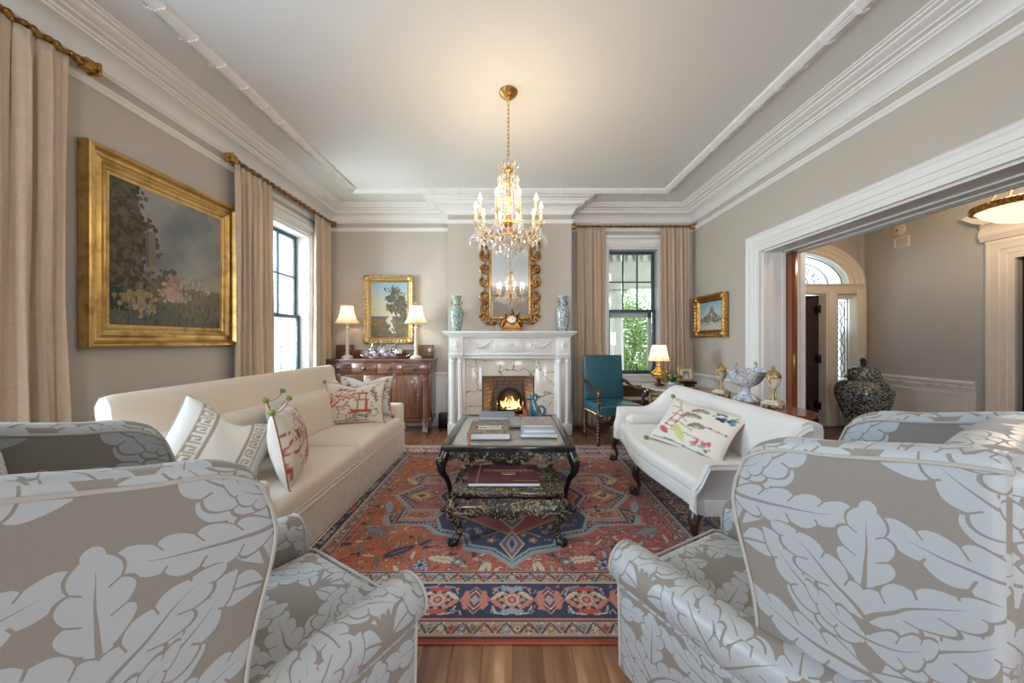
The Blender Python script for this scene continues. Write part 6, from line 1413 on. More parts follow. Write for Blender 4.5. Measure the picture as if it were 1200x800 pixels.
# ---------------------------------------------------------------- teal armchair
def teal_chair():
    t = thing('leather_armchair', 'teal leather armchair with turned dark wood frame beside the far window', 'armchair', (1.36, 4.62, 0), radians(9))
    # faces -y locally
    mb = MB(); rbox(mb, 0, 0.27, 0.83, 0.58, 0.07, 0.62, 0.02, (6,2,6), 3, xf=lambda x, y, z: (x, y+(z-0.5)*0.10-(0.012*(1-(x/0.29)**2) if y < 0.27 else 0), z)); mb.build('backrest', TEAL, t)
    mb = MB(); rbox(mb, 0, 0, 0.455, 0.60, 0.56, 0.13, 0.03, (6,6,2), 3, xf=lambda x, y, z: (x, y, z+(0.02*(1-(x/0.3)**2)*(1-(y/0.28)**2) if z > 0.45 else 0))); mb.build('seat', TEAL, t)
    mb = MB()
    for k in range(22): ball(mb, (-0.285+k*0.0271, -0.283, 0.40), 0.007, 6, 4)
    for s in (-1, 1):
        for k in range(20): ball(mb, (s*0.301, -0.27+k*0.028, 0.40), 0.007, 6, 4)
    mb.build('nailhead_trim', BRASS, t, kind='stuff')
    for s in (-1, 1):
        mb = MB(); tube(mb, [(s*0.28,0.27,0.78),(s*0.295,0.20,0.775),(s*0.30,0.08,0.735),(s*0.305,-0.06,0.70),(s*0.31,-0.18,0.71),(s*0.315,-0.27,0.715),(s*0.315,-0.31,0.69),(s*0.315,-0.315,0.655),(s*0.315,-0.29,0.64)], [0.028,0.024,0.022,0.022,0.026,0.034,0.034,0.028,0.018], 9); mb.build('arm', DARKW, t)
        for (y, h) in ((-0.25, 0.68), (0.25, 0.42)):
            mb = MB(); pr = [(0.024,0.0),(0.028,0.02),(0.016,0.045)]; z = 0.05
            while z < 0.36: pr += [(0.017,z),(0.028,z+0.02),(0.017,z+0.04)]; z += 0.042
            pr += [(0.030,0.38),(0.030,0.42)]
            if h > 0.5:
                pr += [(0.016,0.46)]; z = 0.53
                while z < 0.64: pr += [(0.016,z),(0.027,z+0.02),(0.016,z+0.038)]; z += 0.040
                pr += [(0.02,0.68)]
            lathe(mb, pr, s*0.29 if h < 0.5 else s*0.305, y, 0, 12); mb.build('leg', DARKW, t)
        mb = MB(); tube(mb, [(s*0.29, -0.25+0.5*i/20, 0.12) for i in range(21)], [0.014+0.008*(i % 2) for i in range(21)], 8); mb.build('stretcher', DARKW, t)
    mb = MB(); pr = [(-0.29+0.58*i/20, -0.235, 0.27+0.03*sin(pi*i/20)) for i in range(21)]; tube(mb, pr, [0.03+0.012*(i % 3 == 0) for i in range(21)], 8, flat=0.6)
    for s in (-1, 1): tube(mb, [(s*0.05,-0.24,0.28),(s*0.12,-0.24,0.34),(s*0.2,-0.24,0.30),(s*0.15,-0.24,0.25)], 0.014, 7)
    mb.build('carved_stretcher', DARKW, t)
teal_chair()
# radiator cover under the far window
t = thing('radiator_cover', 'cream radiator cover with brass lattice grille below the far window', 'radiator cover', (1.93, 5.30, 0))
mb = MB(); cbox(mb, -0.44, 0.50, -0.02, 0.075, 0.65, 0.69, 0.005); cbox(mb, -0.43, -0.39, 0, 0.075, 0, 0.65, 0.003); cbox(mb, 0.45, 0.49, 0, 0.075, 0, 0.65, 0.003); cbox(mb, -0.39, 0.45, 0, 0.075, 0.0, 0.10, 0.003); cbox(mb, -0.39, 0.45, 0, 0.075, 0.42, 0.47, 0.003); mb.build('case', TRIMW, t)
mb = MB()
for k in range(-12, 44):
    x = -0.39 + k*0.028
    for s in (-1, 1):
        for (z0, z1) in ((0.10,0.42),(0.47,0.65)):
            H = z1-z0; a = (x, z0); b = (x+s*H, z1)
            x0, x1 = (a[0], b[0]); lo, hi = -0.39, 0.45
            if max(x0, x1) < lo or min(x0, x1) > hi: continue
            def cl(px): return z0 + (px-x0)/(x1-x0)*H
            c0 = min(max(x0, lo), hi); c1 = min(max(x1, lo), hi)
            if abs(c1-c0) > 0.005: tube(mb, [(c0, 0.02+0.003*s, cl(c0)), (c1, 0.02+0.003*s, cl(c1))], 0.003, 4, cap=False)
mb.build('lattice_grille', WEAVE, t, kind='stuff')
mb = MB(); box(mb, -0.39, 0.45, 0.06, 0.07, 0.1, 0.65); mb.build('back_panel', M('dark_recess', (0.10,0.07,0.04), 0.8), t)
# ---------------------------------------------------------------- corner table with lamp, orchid, frame
tt = thing('side_table', 'small round marble topped table in the far right corner behind the sofa', 'side table', (2.12, 4.62, 0))
mb = MB(); lathe(mb, [(0,0.70),(0.34,0.70),(0.35,0.712),(0.345,0.725),(0,0.725)], n=40); mb.build('table_top', VEINED, tt)
mb = MB(); lathe(mb, [(0.30,0.64),(0.30,0.70),(0,0.70),(0,0.64)], n=32); mb.build('apron', GOLDP, tt)
for k in range(3):
    a = k*2*pi/3+0.5; mb = MB(); tube(mb, [(0.26*cos(a),0.26*sin(a),0.66),(0.22*cos(a),0.22*sin(a),0.45),(0.16*cos(a),0.16*sin(a),0.25),(0.24*cos(a),0.24*sin(a),0.06),(0.29*cos(a),0.29*sin(a),0.015)], [0.03,0.025,0.02,0.02,0.015], 8); mb.build('leg', GOLDP, tt)
t = thing('table_lamp', 'lamp with a gold urn base and lit cream shade in the far right corner', 'lamp', (2.03, 4.72, 0.725))
GLD = M('polished_gold', (0.75,0.44,0.10), 0.2, 0.9)
mb = MB(); cbox(mb, -0.05, 0.05, -0.05, 0.05, 0, 0.03, 0.004); lathe(mb, [(0.035,0.03),(0.020,0.06),(0.030,0.075),(0.030,0.085)], n=16); mb.build('base', DARKW, t)
mb = MB(); lathe(mb, [(0.02,0.08),(0.045,0.10),(0.085,0.13),(0.098,0.165),(0.090,0.19),(0.055,0.215),(0.045,0.24),(0.030,0.26),(0.036,0.275),(0.020,0.29),(0.012,0.31),(0.010,0.36)], n=24); mb.build('urn', GLD, t)
for s in (-1, 1): mb = MB(); tube(mb, [(s*0.09,0,0.15),(s*0.125,0,0.165),(s*0.13,0,0.195),(s*0.11,0,0.20)], 0.009, 6); mb.build('handle', GLD, t)
mb = MB(); bell_shade(mb, 0.150, 0.095, 0.22, 0.345, 8, 48, bell=0.06); sh = mb.build('lamp_shade', SHADE, t, ang=180)
mb = MB()
for k in range(8):
    a = 2*pi*k/8; tube(mb, [((lerp(0.151,0.096,u)-0.06*0.055*sin(pi*u))*cos(a), (lerp(0.151,0.096,u)-0.06*0.055*sin(pi*u))*sin(a), 0.345+0.22*u) for u in [i/6 for i in range(7)]], 0.0022, 4)
for (r, z) in ((0.150,0.345),(0.095,0.565)): tube(mb, [(r*cos(a), r*sin(a), z) for a in [2*pi*i/32 for i in range(32)]], 0.0035, 5, closed=True)
mb.build('shade_trim', SHADEP, sh); mb = MB(); ball(mb, (0,0,0.43), 0.025); mb.build('bulb', emis('corner_bulb', (1,0.78,0.5), 3), t)
lamp('lamp_light', (2.03, 4.72, 0.725+0.46), 2.0, (1,0.68,0.36), 0.03)
t = thing('orchid_plant', 'orchid leaves in a silver pot on the round corner table', 'plant', (2.07, 4.40, 0.725))
mb = MB(); lathe(mb, [(0.045,0),(0.055,0.01),(0.07,0.06),(0.066,0.09),(0.072,0.095),(0.06,0.09),(0,0.08)], n=18); mb.build('pot', M('speckled_silver_pot', (0.42,0.44,0.47), 0.3, 0.5, var=0.5, vs=90), t)
for k in range(7):
    a = k*0.95+0.4; L = 0.14+0.05*sin(k*2); mb = MB(); V = []; F = []
    for i in range(9):
        u = i/8; w = 0.030*math.sqrt(max(0, sin(pi*min(1, 0.05+u*0.95)))); r = 0.02+L*u; z = 0.09+0.09*sin(u*2.4)-0.02*u
        for s in (-1, 0, 1): V.append((r*cos(a)-s*w*sin(a), r*sin(a)+s*w*cos(a), z+0.010*abs(s)))
    for i in range(8):
        for j in range(2): F.append((i*3+j, i*3+j+1, (i+1)*3+j+1, (i+1)*3+j))
    mb.add(V, F); o = mb.build('leaf', PLANTM, t, ang=180); m_ = o.modifiers.new('thickness', 'SOLIDIFY'); m_.thickness = 0.002
mb = MB(); box(mb, -1, 1, -1, 1, 0, 0)
t = thing('photo_frame', 'cream photo frame standing on the dark box in the far right corner', 'photo frame', (2.36, 4.62, 0.80), radians(8)); t.rotation_euler = (radians(-8), 0, radians(8))
mb = MB()
for (a, b, c, d) in ((-0.115,-0.085,0,0.19),(0.085,0.115,0,0.19),(-0.085,0.085,0,0.03),(-0.085,0.085,0.16,0.19)): cbox(mb, a, b, -0.008, 0.008, c, d, 0.004)
mb.build('frame', GOLDP, t); mb = MB(); box(mb, -0.085, 0.085, -0.002, 0.004, 0.03, 0.16); mb.build('mount', M('cream_mount', (0.75,0.70,0.55), 0.8, var=0), t)
mb = MB(); xs = np.linspace(-0.05, 0.05, 31); zs = np.linspace(0.05, 0.14, 31); P = Paint(np.linspace(-1,1,31), np.linspace(-1,1,31), (0.35,0.30,0.24)); P.disc(0, 0.15, 0.35, (0.60,0.42,0.32)); P.disc(0, 0.45, 0.33, (0.10,0.07,0.05)); P.disc(0, 0.1, 0.26, (0.62,0.45,0.35)); P.rect(0, -0.7, 0.5, 0.4, (0.7,0.68,0.62))
mb.add([(x, -0.004, z) for z in zs for x in xs], [(j*31+i, j*31+i+1, (j+1)*31+i+1, (j+1)*31+i) for j in range(30) for i in range(30)]); mb.build('photograph', PAINTED, t, col=P.C.reshape(-1,3), ang=180)
mb = MB(); tube(mb, [(0,0.006,0.12),(0,0.07,0.008)], 0.005, 5); mb.build('easel_strut', DARKW, t)
t = thing('keepsake_box', 'low dark box with silver corners in the far right corner under the photo frame', 'box', (2.36, 4.60, 0.726))
mb = MB(); cbox(mb, -0.10, 0.10, -0.06, 0.09, 0.012, 0.062, 0.004); mb.build('body', BLACKM, t); mb = MB(); cbox(mb, -0.104, 0.104, -0.064, 0.094, 0.062, 0.074, 0.004); mb.build('lid', BLACKM, t)
for sx in (-1, 1):
    for sy in (-0.055, 0.085): mb = MB(); ball(mb, (sx*0.09, sy, 0.010), 0.011, 8, 5); cbox(mb, sx*0.09-0.015, sx*0.09+0.015, sy-0.01, sy+0.005, 0.012, 0.045, 0.002); mb.build('corner_mount', SILVER, t)
t = thing('easel_ornament', 'small triangular dark easel standing on the sill of the far window', 'ornament', (1.98, 5.42, 0.822))
mb = MB(); tube(mb, [(-0.10,0,0.005),(0.0,0,0.16)], 0.007, 6); tube(mb, [(0.0,0,0.16),(0.02,0,0.005)], 0.007, 6); tube(mb, [(-0.10,0,0.008),(0.02,0,0.008)], 0.005, 6); tube(mb, [(0,0,0.16),(0,0.05,0.006)], 0.005, 6); mb.build('easel_frame', SASH, t)
# ---------------------------------------------------------------- console table behind the sofa
t = thing('console_table', 'mahogany console table with rounded ends behind the white sofa', 'table', (2.17, 3.27, 0))
mb = MB(); pts = [(0.21*cos(a)*0.95, 0.55+0.21*sin(a)) for a in [pi*i/12 for i in range(13)]] + [(-0.20*cos(a), -0.55-0.21*sin(a)) for a in [pi*i/12 for i in range(13)]]
prism(mb, pts, 'z', 0.775, 0.80); mb.build('table_top', REDWOOD, t, ang=30)
mb = MB(); prism(mb, [(x*0.88, y*0.95) for x, y in pts], 'z', 0.69, 0.775); mb.build('apron', REDWOOD, t, ang=30)
for (x, y) in ((-0.12,-0.58),(0.12,-0.58),(-0.12,0.58),(0.12,0.58)): mb = MB(); lathe(mb, [(0.010,0),(0.016,0.02),(0.012,0.05),(0.022,0.60),(0.026,0.64),(0.026,0.72)], x, y, 0, 12); mb.build('leg', REDWOOD, t)
UW = M('ormolu_urn_marble', (0.62,0.56,0.42), 0.25, var=0.15, vs=30); UG = gilt('ormolu', (0.50,0.38,0.18), (0.16,0.10,0.04), 0.35, 60)
def urn(loc, label, s=1.0):
    t = thing('garniture_urn', label, 'urn', loc, 0.5, 'gilt mounted urns on the console table'); t.scale = (s, s, s)
    mb = MB(); cbox(mb, -0.062, 0.062, -0.062, 0.062, 0.018, 0.042, 0.004); cbox(mb, -0.048, 0.048, -0.048, 0.048, 0.042, 0.058, 0.004); mb.build('plinth', UW, t)
    for (a, b) in ((-1,-1),(1,-1),(1,1),(-1,1)): mb = MB(); ball(mb, (a*0.052, b*0.052, 0.010), 0.011, 8, 5); mb.build('foot', UG, t)
    for k in range(3):
        a = k*2*pi/3; mb = MB(); tube(mb, [(0.036*cos(a),0.036*sin(a),0.058),(0.020*cos(a),0.020*sin(a),0.10),(0.018*cos(a),0.018*sin(a),0.14),(0.030*cos(a),0.030*sin(a),0.175)], [0.008,0.006,0.007,0.007], 6); mb.build('strut', UG, t)
    mb = MB(); lathe(mb, [(0.010,0.14),(0.022,0.15),(0.040,0.175),(0.048,0.20),(0.052,0.235),(0.054,0.245)], n=20); mb.build('bowl', UW, t)
    mb = MB(); lathe(mb, [(0.055,0.24),(0.058,0.246),(0.055,0.262),(0.050,0.27)], n=20); mb.build('gilt_band', UG, t)
    mb = MB(); lathe(mb, [(0,0.055),(0.014,0.06),(0.008,0.09),(0.010,0.14)], n=10); mb.build('pedestal', UG, t)
    mb = MB(); lathe(mb, [(0.050,0.268),(0.046,0.285),(0.030,0.30),(0.014,0.308),(0.010,0.318),(0.015,0.328),(0.008,0.342),(0,0.348)], n=18); mb.build('lid', UG, t)
    for q in (-1, 1): mb = MB(); tube(mb, [(q*0.045,0,0.20),(q*0.072,0,0.215),(q*0.076,0,0.25),(q*0.062,0,0.285),(q*0.070,0,0.30)], [0.006,0.007,0.007,0.006,0.004], 6); mb.build('handle', UG, t)
urn((2.12, 3.46, 0.80), 'gilt mounted marble urn at the far end of the console, left of the compote', 1.0)
urn((2.19, 2.86, 0.80), 'gilt mounted marble urn at the near end of the console, right of the compote', 1.0)
t = thing('porcelain_compote', 'white pierced porcelain basket compote with flowers between the two urns', 'compote', (2.14, 3.12, 0.80), 0.6)
PW = china('white_flowered_porcelain', (0.76,0.77,0.80), ((0.32,0.40,0.55),(0.50,0.42,0.40)), 34)
mb = MB(); lathe(mb, [(0.10,0),(0.105,0.012),(0.085,0.04),(0.045,0.07),(0.030,0.10),(0.034,0.12),(0.050,0.135)], n=24); mb.build('foot', PW, t)
mb = MB(); lathe(mb, [(0.045,0.130),(0.085,0.145),(0.125,0.175),(0.155,0.22),(0.175,0.275),(0.168,0.275),(0.145,0.22),(0.09,0.16),(0,0.15)], n=32, xf=lambda x, y, z: (x*1.1, y*0.85, z+0.02*abs(x/0.17)**2*(z > 0.2))); mb.build('basket', PW, t)
for s in (-1, 1): mb = MB(); tube(mb, [(s*0.17,0,0.26),(s*0.215,0,0.29),(s*0.225,0,0.335),(s*0.19,0,0.35),(s*0.185,0,0.32)], [0.010,0.010,0.008,0.007,0.004], 7); mb.build('handle', M('twig_handle', (0.40,0.36,0.36), 0.4), t)
rr = random.Random(8); mb = MB()
for k in range(46):
    a = rr.uniform(0, 6.28); z = rr.choice((rr.uniform(0.2,0.27), rr.uniform(0.005,0.04))); r = (0.15 if z > 0.1 else 0.10)*1.0; r = r*(0.72+1.6*(z-0.2)) if z > 0.1 else r
    for q in range(5): ball(mb, ((r*1.05+0.0)*cos(a)*1.1+0.010*cos(q*1.26), r*0.87*sin(a)+0.010*sin(q*1.26), z+0.008*sin(q*2.5)), 0.0085, 5, 3)
mb.build('applied_flower', M('porcelain_petals', (0.70,0.72,0.80), 0.2, var=0.2, vs=30), t, kind='stuff')
# ---------------------------------------------------------------- coffee table
TG = glassy('table_glass', (0.99,1,0.995), 0.03)
for nd in TG.node_tree.nodes:
    if nd.type == 'MATH' and nd.operation == 'MULTIPLY': nd.inputs[1].default_value = 0.3
t = thing('coffee_table', 'black lacquer coffee table with gilt chinoiserie apron and glass top', 'coffee table', (-0.03, 3.27, 0)); TH = 0.52
cw, cd = 0.53, 0.60
mb = MB()
for (a, b, c, d) in ((-cw,cw,-cd,-cd+0.065),(-cw,cw,cd-0.065,cd),(-cw,-cw+0.065,-cd+0.065,cd-0.065),(cw-0.065,cw,-cd+0.065,cd-0.065)): cbox(mb, a, b, c, d, TH-0.030, TH, 0.006)
for (a, b, c, d) in ((-cw+0.012,cw-0.012,-cd+0.012,-cd+0.05),(-cw+0.012,cw-0.012,cd-0.05,cd-0.012),(-cw+0.012,-cw+0.05,-cd+0.05,cd-0.05),(cw-0.05,cw-0.012,-cd+0.05,cd-0.05)): cbox(mb, a, b, c, d, TH-0.05, TH-0.028, 0.004)
mb.build('top_frame', LACQP, t)
mb = MB(); cbox(mb, -cw+0.065, cw-0.065, -cd+0.065, cd-0.065, TH-0.022, TH-0.014, 0.001); mb.build('inset_panel', M('reflection_pale_panel', (0.74,0.69,0.60), 0.35, 0.0, var=0.15, vs=9, coat=0.6), t)  # pale colour stands in for the fireplace marble reflected in the glass
mb = MB(); cbox(mb, -cw+0.065, cw-0.065, -cd+0.065, cd-0.065, TH-0.010, TH-0.002, 0.001); mb.build('glass_top', TG, t)
def apron(mb, L, z1, d, y, sc, drop=0.055, base=0.05, ax='x', th=0.022):
    n = 40; top = [(-L/2, z1), (L/2, z1)]; bot = []
    for i in range(n+1):
        u = 1-2*i/n; h = base + drop*max(0, 1-(abs(u)/0.35)**2)**0.7 + drop*0.6*max(0, 1-((abs(u)-0.62)/0.16)**2) + 0.05*max(0, (abs(u)-0.85)/0.15)
        bot.append((u*L/2, z1-h))
    prism(mb, top + bot, 'y' if ax == 'x' else 'x', y, y+th)
for s in (-1, 1):
    mb = MB(); apron(mb, 2*cw-0.04, TH-0.045, 0, (-cd+0.01) if s < 0 else cd-0.032, 0); mb.build('apron', LACQ, t, ang=25)
    mb = MB(); apron(mb, 2*cd-0.04, TH-0.045, 0, (-cw+0.01) if s < 0 else cw-0.032, 0, ax='y'); mb.build('apron', LACQ, t, ang=25)
for sx in (-1, 1):
    for sy in (-1, 1):
        mb = MB(); path = []; R = []
        for i in range(17):
            u = i/16; z = TH-0.05-(TH-0.065)*u; o = 0.030*sin(pi*min(1, u*2.2))*(u < 0.46) - 0.035*sm((u-0.3)/0.5) + 0.05*sm((u-0.86)/0.14)
            path.append((sx*(cw-0.035+o), sy*(cd-0.035+o), z)); R.append(0.046-0.026*sm(u/0.55)+0.008*sm((u-0.88)/0.1))
        tube(mb, path, R, 10); ball(mb, (path[-1][0], path[-1][1], 0.022), 0.027, 10, 6, sc=(1,1,0.75)); lg = mb.build('leg', LACQP, t, ang=60)
        mb = MB(); ball(mb, (path[2][0]+sx*0.012, path[2][1]+sy*0.012, path[2][2]+0.005), 0.040, 10, 7, sc=(1,1,0.8)); mb.build('gilt_knee', LACQD, lg)
# lower nested table
t = thing('low_lacquer_table', 'low black and gold lacquer table nested under the coffee table', 'low table', (-0.03, 2.50, 0)); h2 = 0.355
mb = MB(); cbox(mb, -0.375, 0.375, -0.26, 0.26, h2-0.022, h2, 0.006); mb.build('table_top', LACQD, t)
mb = MB(); cbox(mb, -0.345, 0.345, -0.235, 0.235, h2-0.050, h2-0.022, 0.006); mb.build('waist', LACQP, t)
mb = MB(); V = []; prof = [(0.0,h2-0.05),(0.012,h2-0.065),(0.03,h2-0.09),(0.035,h2-0.13),(0.02,h2-0.135),(0.0,h2-0.1)]
loop4 = [(-0.36,-0.25),(0.36,-0.25),(0.36,0.25),(-0.36,0.25)]; sweep(mb, prof, loop4, True, side=-1); mb.build('apron', LACQD, t, ang=50)
for s in (-1, 1): mb = MB(); apron(mb, 0.74, h2-0.11, 0, s*0.265-0.01, 0, 0.03, 0.03); mb.build('apron', LACQD, t, ang=25)
for sx in (-1, 1):
    for sy in (-1, 1):
        mb = MB(); path = []; R = []
        for i in range(13):
            u = i/12; path.append((sx*(0.352+0.022*sin(pi*min(1,u*2))-0.030*sm((u-0.25)/0.5)+0.03*sm((u-0.8)/0.2)), sy*(0.245+0.015*sin(pi*min(1,u*2))-0.02*sm((u-0.25)/0.5)+0.022*sm((u-0.8)/0.2)), h2-0.06-(h2-0.085)*u)); R.append(0.040-0.014*sm(u/0.6))
        tube(mb, path, R, 10); mb.build('leg', LACQD if sy < 0 else LACQP, t, ang=60)
        mb = MB(); bx, by = path[-1][:2]; ball(mb, (bx, by, 0.032), 0.034, 10, 6, sc=(1,1,0.9))
        for q in (-1,0,1): a = math.atan2(sy, sx)+q*0.6; tube(mb, [(bx+0.02*cos(a),by+0.02*sin(a),0.05),(bx+0.035*cos(a),by+0.035*sin(a),0.03),(bx+0.034*cos(a),by+0.034*sin(a),0.012)], [0.012,0.012,0.007], 6)
        mb.build('claw_foot', LACQP, t)
# ---------------------------------------------------------------- books and objects
def book(label, loc, rz, w, d, h, cover, spine=None, txt=None, group=None, painted=None, soft=0.0):
    t = thing('book', label, 'book', loc, rz, group); cm = M('cover_' + label[:14].replace(' ', '_'), cover, 0.4, var=0.06)
    mb = MB(); cbox(mb, -w/2, w/2, -d/2, d/2, h-0.004, h, 0.001); cbox(mb, -w/2, w/2, -d/2, d/2, 0, 0.004, 0.001); cbox(mb, -w/2-0.002, -w/2+0.005, -d/2, d/2, 0, h, 0.0015); cv = mb.build('cover', cm, t)
    mb = MB(); cbox(mb, -w/2+0.005, w/2-0.004, -d/2+0.003, d/2-0.004, 0.004, h-0.004, 0.0008); mb.build('page_block', PAGE, t)
    if painted is not None:
        xs = np.linspace(-1,1,61); P = Paint(xs, xs, cover); painted(P)
        mb = MB(); mb.add([(x*w/2*0.995, y*d/2*0.995, h+0.0006) for y in xs for x in xs], [(j*61+i, j*61+i+1, (j+1)*61+i+1, (j+1)*61+i) for j in range(60) for i in range(60)]); mb.build('cover_art', PAINTED, cv, col=P.C.reshape(-1,3), ang=180)
    return t, cv
TB = TH + 0.001
bk = 'books stacked on the coffee table'
def art_big(P):
    r = random.Random(9); P.C[:] = (0.17,0.13,0.11)
    for k in range(190):
        x, y = r.uniform(-1,1), r.uniform(-1,1)
        if abs(x) < 0.5 and -0.45 < y < 0.15: continue
        P.disc(x, y, r.uniform(.04,.12), r.choice(((0.48,0.22,0.15),(0.55,0.35,0.25),(0.14,0.14,0.08),(0.30,0.14,0.10),(0.25,0.24,0.16)) if y < 0.3 else ((0.16,0.15,0.14),(0.26,0.22,0.20),(0.20,0.16,0.14))))
    P.rect(0, -0.14, 0.58, 0.27, (0.80,0.77,0.66))
book('lavender grey book lying behind the thick floral book on the coffee table', (-0.16, 3.72, TB), 0.0, 0.38, 0.30, 0.030, (0.24,0.26,0.33), group=bk)
t, cv = book('thick floral covered book with a cream title label, front left on the coffee table', (-0.20, 3.10, TB), 0.02, 0.36, 0.47, 0.052, (0.26,0.15,0.11), group=bk, painted=art_big)
INK = M('black_ink', (0.02,0.02,0.02), 0.6, var=0)
text('title_lettering', 'beautiful', 0.078, INK, t, (0, -0.035, 0.0535), (0, 0, 0), 0.0003)
mb = MB(); P_ = [(-0.155,-0.233,0.050),(-0.157,-0.26,0.045),(-0.157,-0.300,0.008),(-0.157,-0.335,0.004),(-0.157,-0.336,-0.03),(-0.150,-0.337,-0.085)]
V = []; [V.extend([(x-0.011,y-0.0,z),(x+0.011,y,z)]) for x, y, z in P_]; mb.add(V, [(2*i,2*i+1,2*i+3,2*i+2) for i in range(len(P_)-1)])
rb_ = mb.build('ribbon_marker', M('coral_ribbon', (0.50,0.16,0.08), 0.5), t, ang=180); q = rb_.modifiers.new('thickness', 'SOLIDIFY'); q.thickness = 0.002
book('red and grey striped book beside the thick floral one', (0.05, 3.42, TB), 0.0, 0.16, 0.30, 0.022, (0.42,0.10,0.08), group=bk); book('slim grey book lying on the red one beside the thick floral book', (0.045, 3.40, TB+0.0225), 0.03, 0.15, 0.28, 0.016, (0.36,0.33,0.34), group=bk)
def art_map(P):
    r = random.Random(4); P.C[:] = (0.40,0.33,0.33)
    for k in range(150): P.disc(r.uniform(-1,1), r.uniform(-1,1), r.uniform(.04,.12), r.choice(((0.45,0.36,0.33),(0.30,0.26,0.30),(0.52,0.46,0.44),(0.35,0.22,0.22))))
book('pale blue edged book at the bottom of the right hand stack on the coffee table', (0.24, 3.12, TB), -0.03, 0.32, 0.38, 0.030, (0.42,0.47,0.52), group=bk)
book('white edged book in the middle of the right hand stack on the coffee table', (0.235, 3.14, TB+0.0305), 0.02, 0.28, 0.36, 0.028, (0.45,0.47,0.52), group=bk)
book('mauve printed book on top of the right hand stack on the coffee table', (0.235, 3.22, TB+0.059), -0.02, 0.27, 0.34, 0.018, (0.42,0.35,0.36), group=bk, painted=art_map)
t, cv = book('large burgundy book with gilt lettering on the low lacquer table', (-0.055, 2.50, h2+0.001), 0.0, 0.50, 0.34, 0.026, (0.075,0.012,0.018))
GI = M('gilt_lettering', (0.62,0.50,0.32), 0.4, 0.2, var=0)
text('title_lettering', 'The Royal Shooting Book', 0.036, GI, t, (0.03, 0.055, 0.0266), (0,0,0), 0.0002); text('subtitle_lettering', 'of Scotland', 0.024, GI, t, (0.03, 0.018, 0.0266), (0,0,0), 0.0002)
mb = MB(); tube(mb, [(-0.02,-0.012,0.0268),(0.03,-0.022,0.0268),(0.08,-0.012,0.0268)], [0.0015,0.005,0.0015], 4, flat=0.2); box(mb, -0.190, -0.187, -0.17, 0.17, 0.0262, 0.0268); box(mb, 0.06, 0.235, -0.130, -0.127, 0.0262, 0.0268); mb.build('gilt_ornament', GI, t)
# blue glazed figure and amber glass block
t = thing('glazed_figurine', 'blue glazed seated animal figurine with a scrolled tail on the coffee table', 'figurine', (0.235, 3.62, TB))
BG_ = M('blue_glaze', (0.06,0.15,0.22), 0.15, var=0.7, vs=30, coat=0.8)
mb = MB(); cbox(mb, -0.05, 0.10, -0.045, 0.045, 0, 0.016, 0.004); tube(mb, [(0.03,0,0.03),(0.02,0,0.08),(-0.005,0,0.14),(-0.015,0,0.18),(-0.02,0,0.21)], [0.055,0.055,0.042,0.034,0.028], 12); ball(mb, (-0.03,-0.005,0.225), 0.036, 12, 8, sc=(1.1,0.9,0.9)); ball(mb, (-0.065,-0.008,0.215), 0.018, 8, 6)
for s in (-1, 1):
    tube(mb, [(-0.025,s*0.025,0.15),(-0.035,s*0.028,0.08),(-0.038,s*0.028,0.03),(-0.05,s*0.028,0.022)], [0.020,0.016,0.014,0.014], 8); ball(mb, (0.045,s*0.035,0.045), 0.034, 9, 6, sc=(1.2,0.7,1)); tube(mb, [(-0.02,s*0.02,0.245),(-0.01,s*0.032,0.27)], [0.012,0.004], 6)
mb.build('body', BG_, t, ang=70)
mb = MB(); pts = [(0.07+0.045*cos(a)*(1-a/14), 0, 0.09+0.05*sin(a)*(1-a/14)) for a in [-1.6+i*0.4 for i in range(18)]]; tube(mb, pts, [0.016-0.0005*i for i in range(18)], 8); mb.build('tail', BG_, t)
mb = MB()
for k in range(9): a = k*0.5-1; tube(mb, [(-0.01+0.03*cos(a), 0.0, 0.225+0.03*sin(a)), (0.0+0.05*cos(a), 0.0, 0.225+0.05*sin(a))], [0.010,0.006], 6)
mb.build('mane', BG_, t)
t = thing('amber_ornament', 'small amber coloured figure on a block left of the blue figurine', 'ornament', (0.125, 3.60, TB)); AM = M('amber_glaze', (0.30,0.10,0.04), 0.25, var=0.3)
mb = MB(); cbox(mb, -0.045, 0.045, -0.035, 0.035, 0, 0.05, 0.004); mb.build('block', AM, t)
mb = MB(); tube(mb, [(0.02,0,0.05),(0.01,0,0.09),(-0.005,0,0.115)], [0.03,0.024,0.014], 9); ball(mb, (-0.01,0,0.13), 0.018); tube(mb, [(0.03,0,0.06),(0.05,0,0.08),(0.045,0,0.11)], [0.01,0.008,0.004], 6); mb.build('figure', AM, t, ang=60)
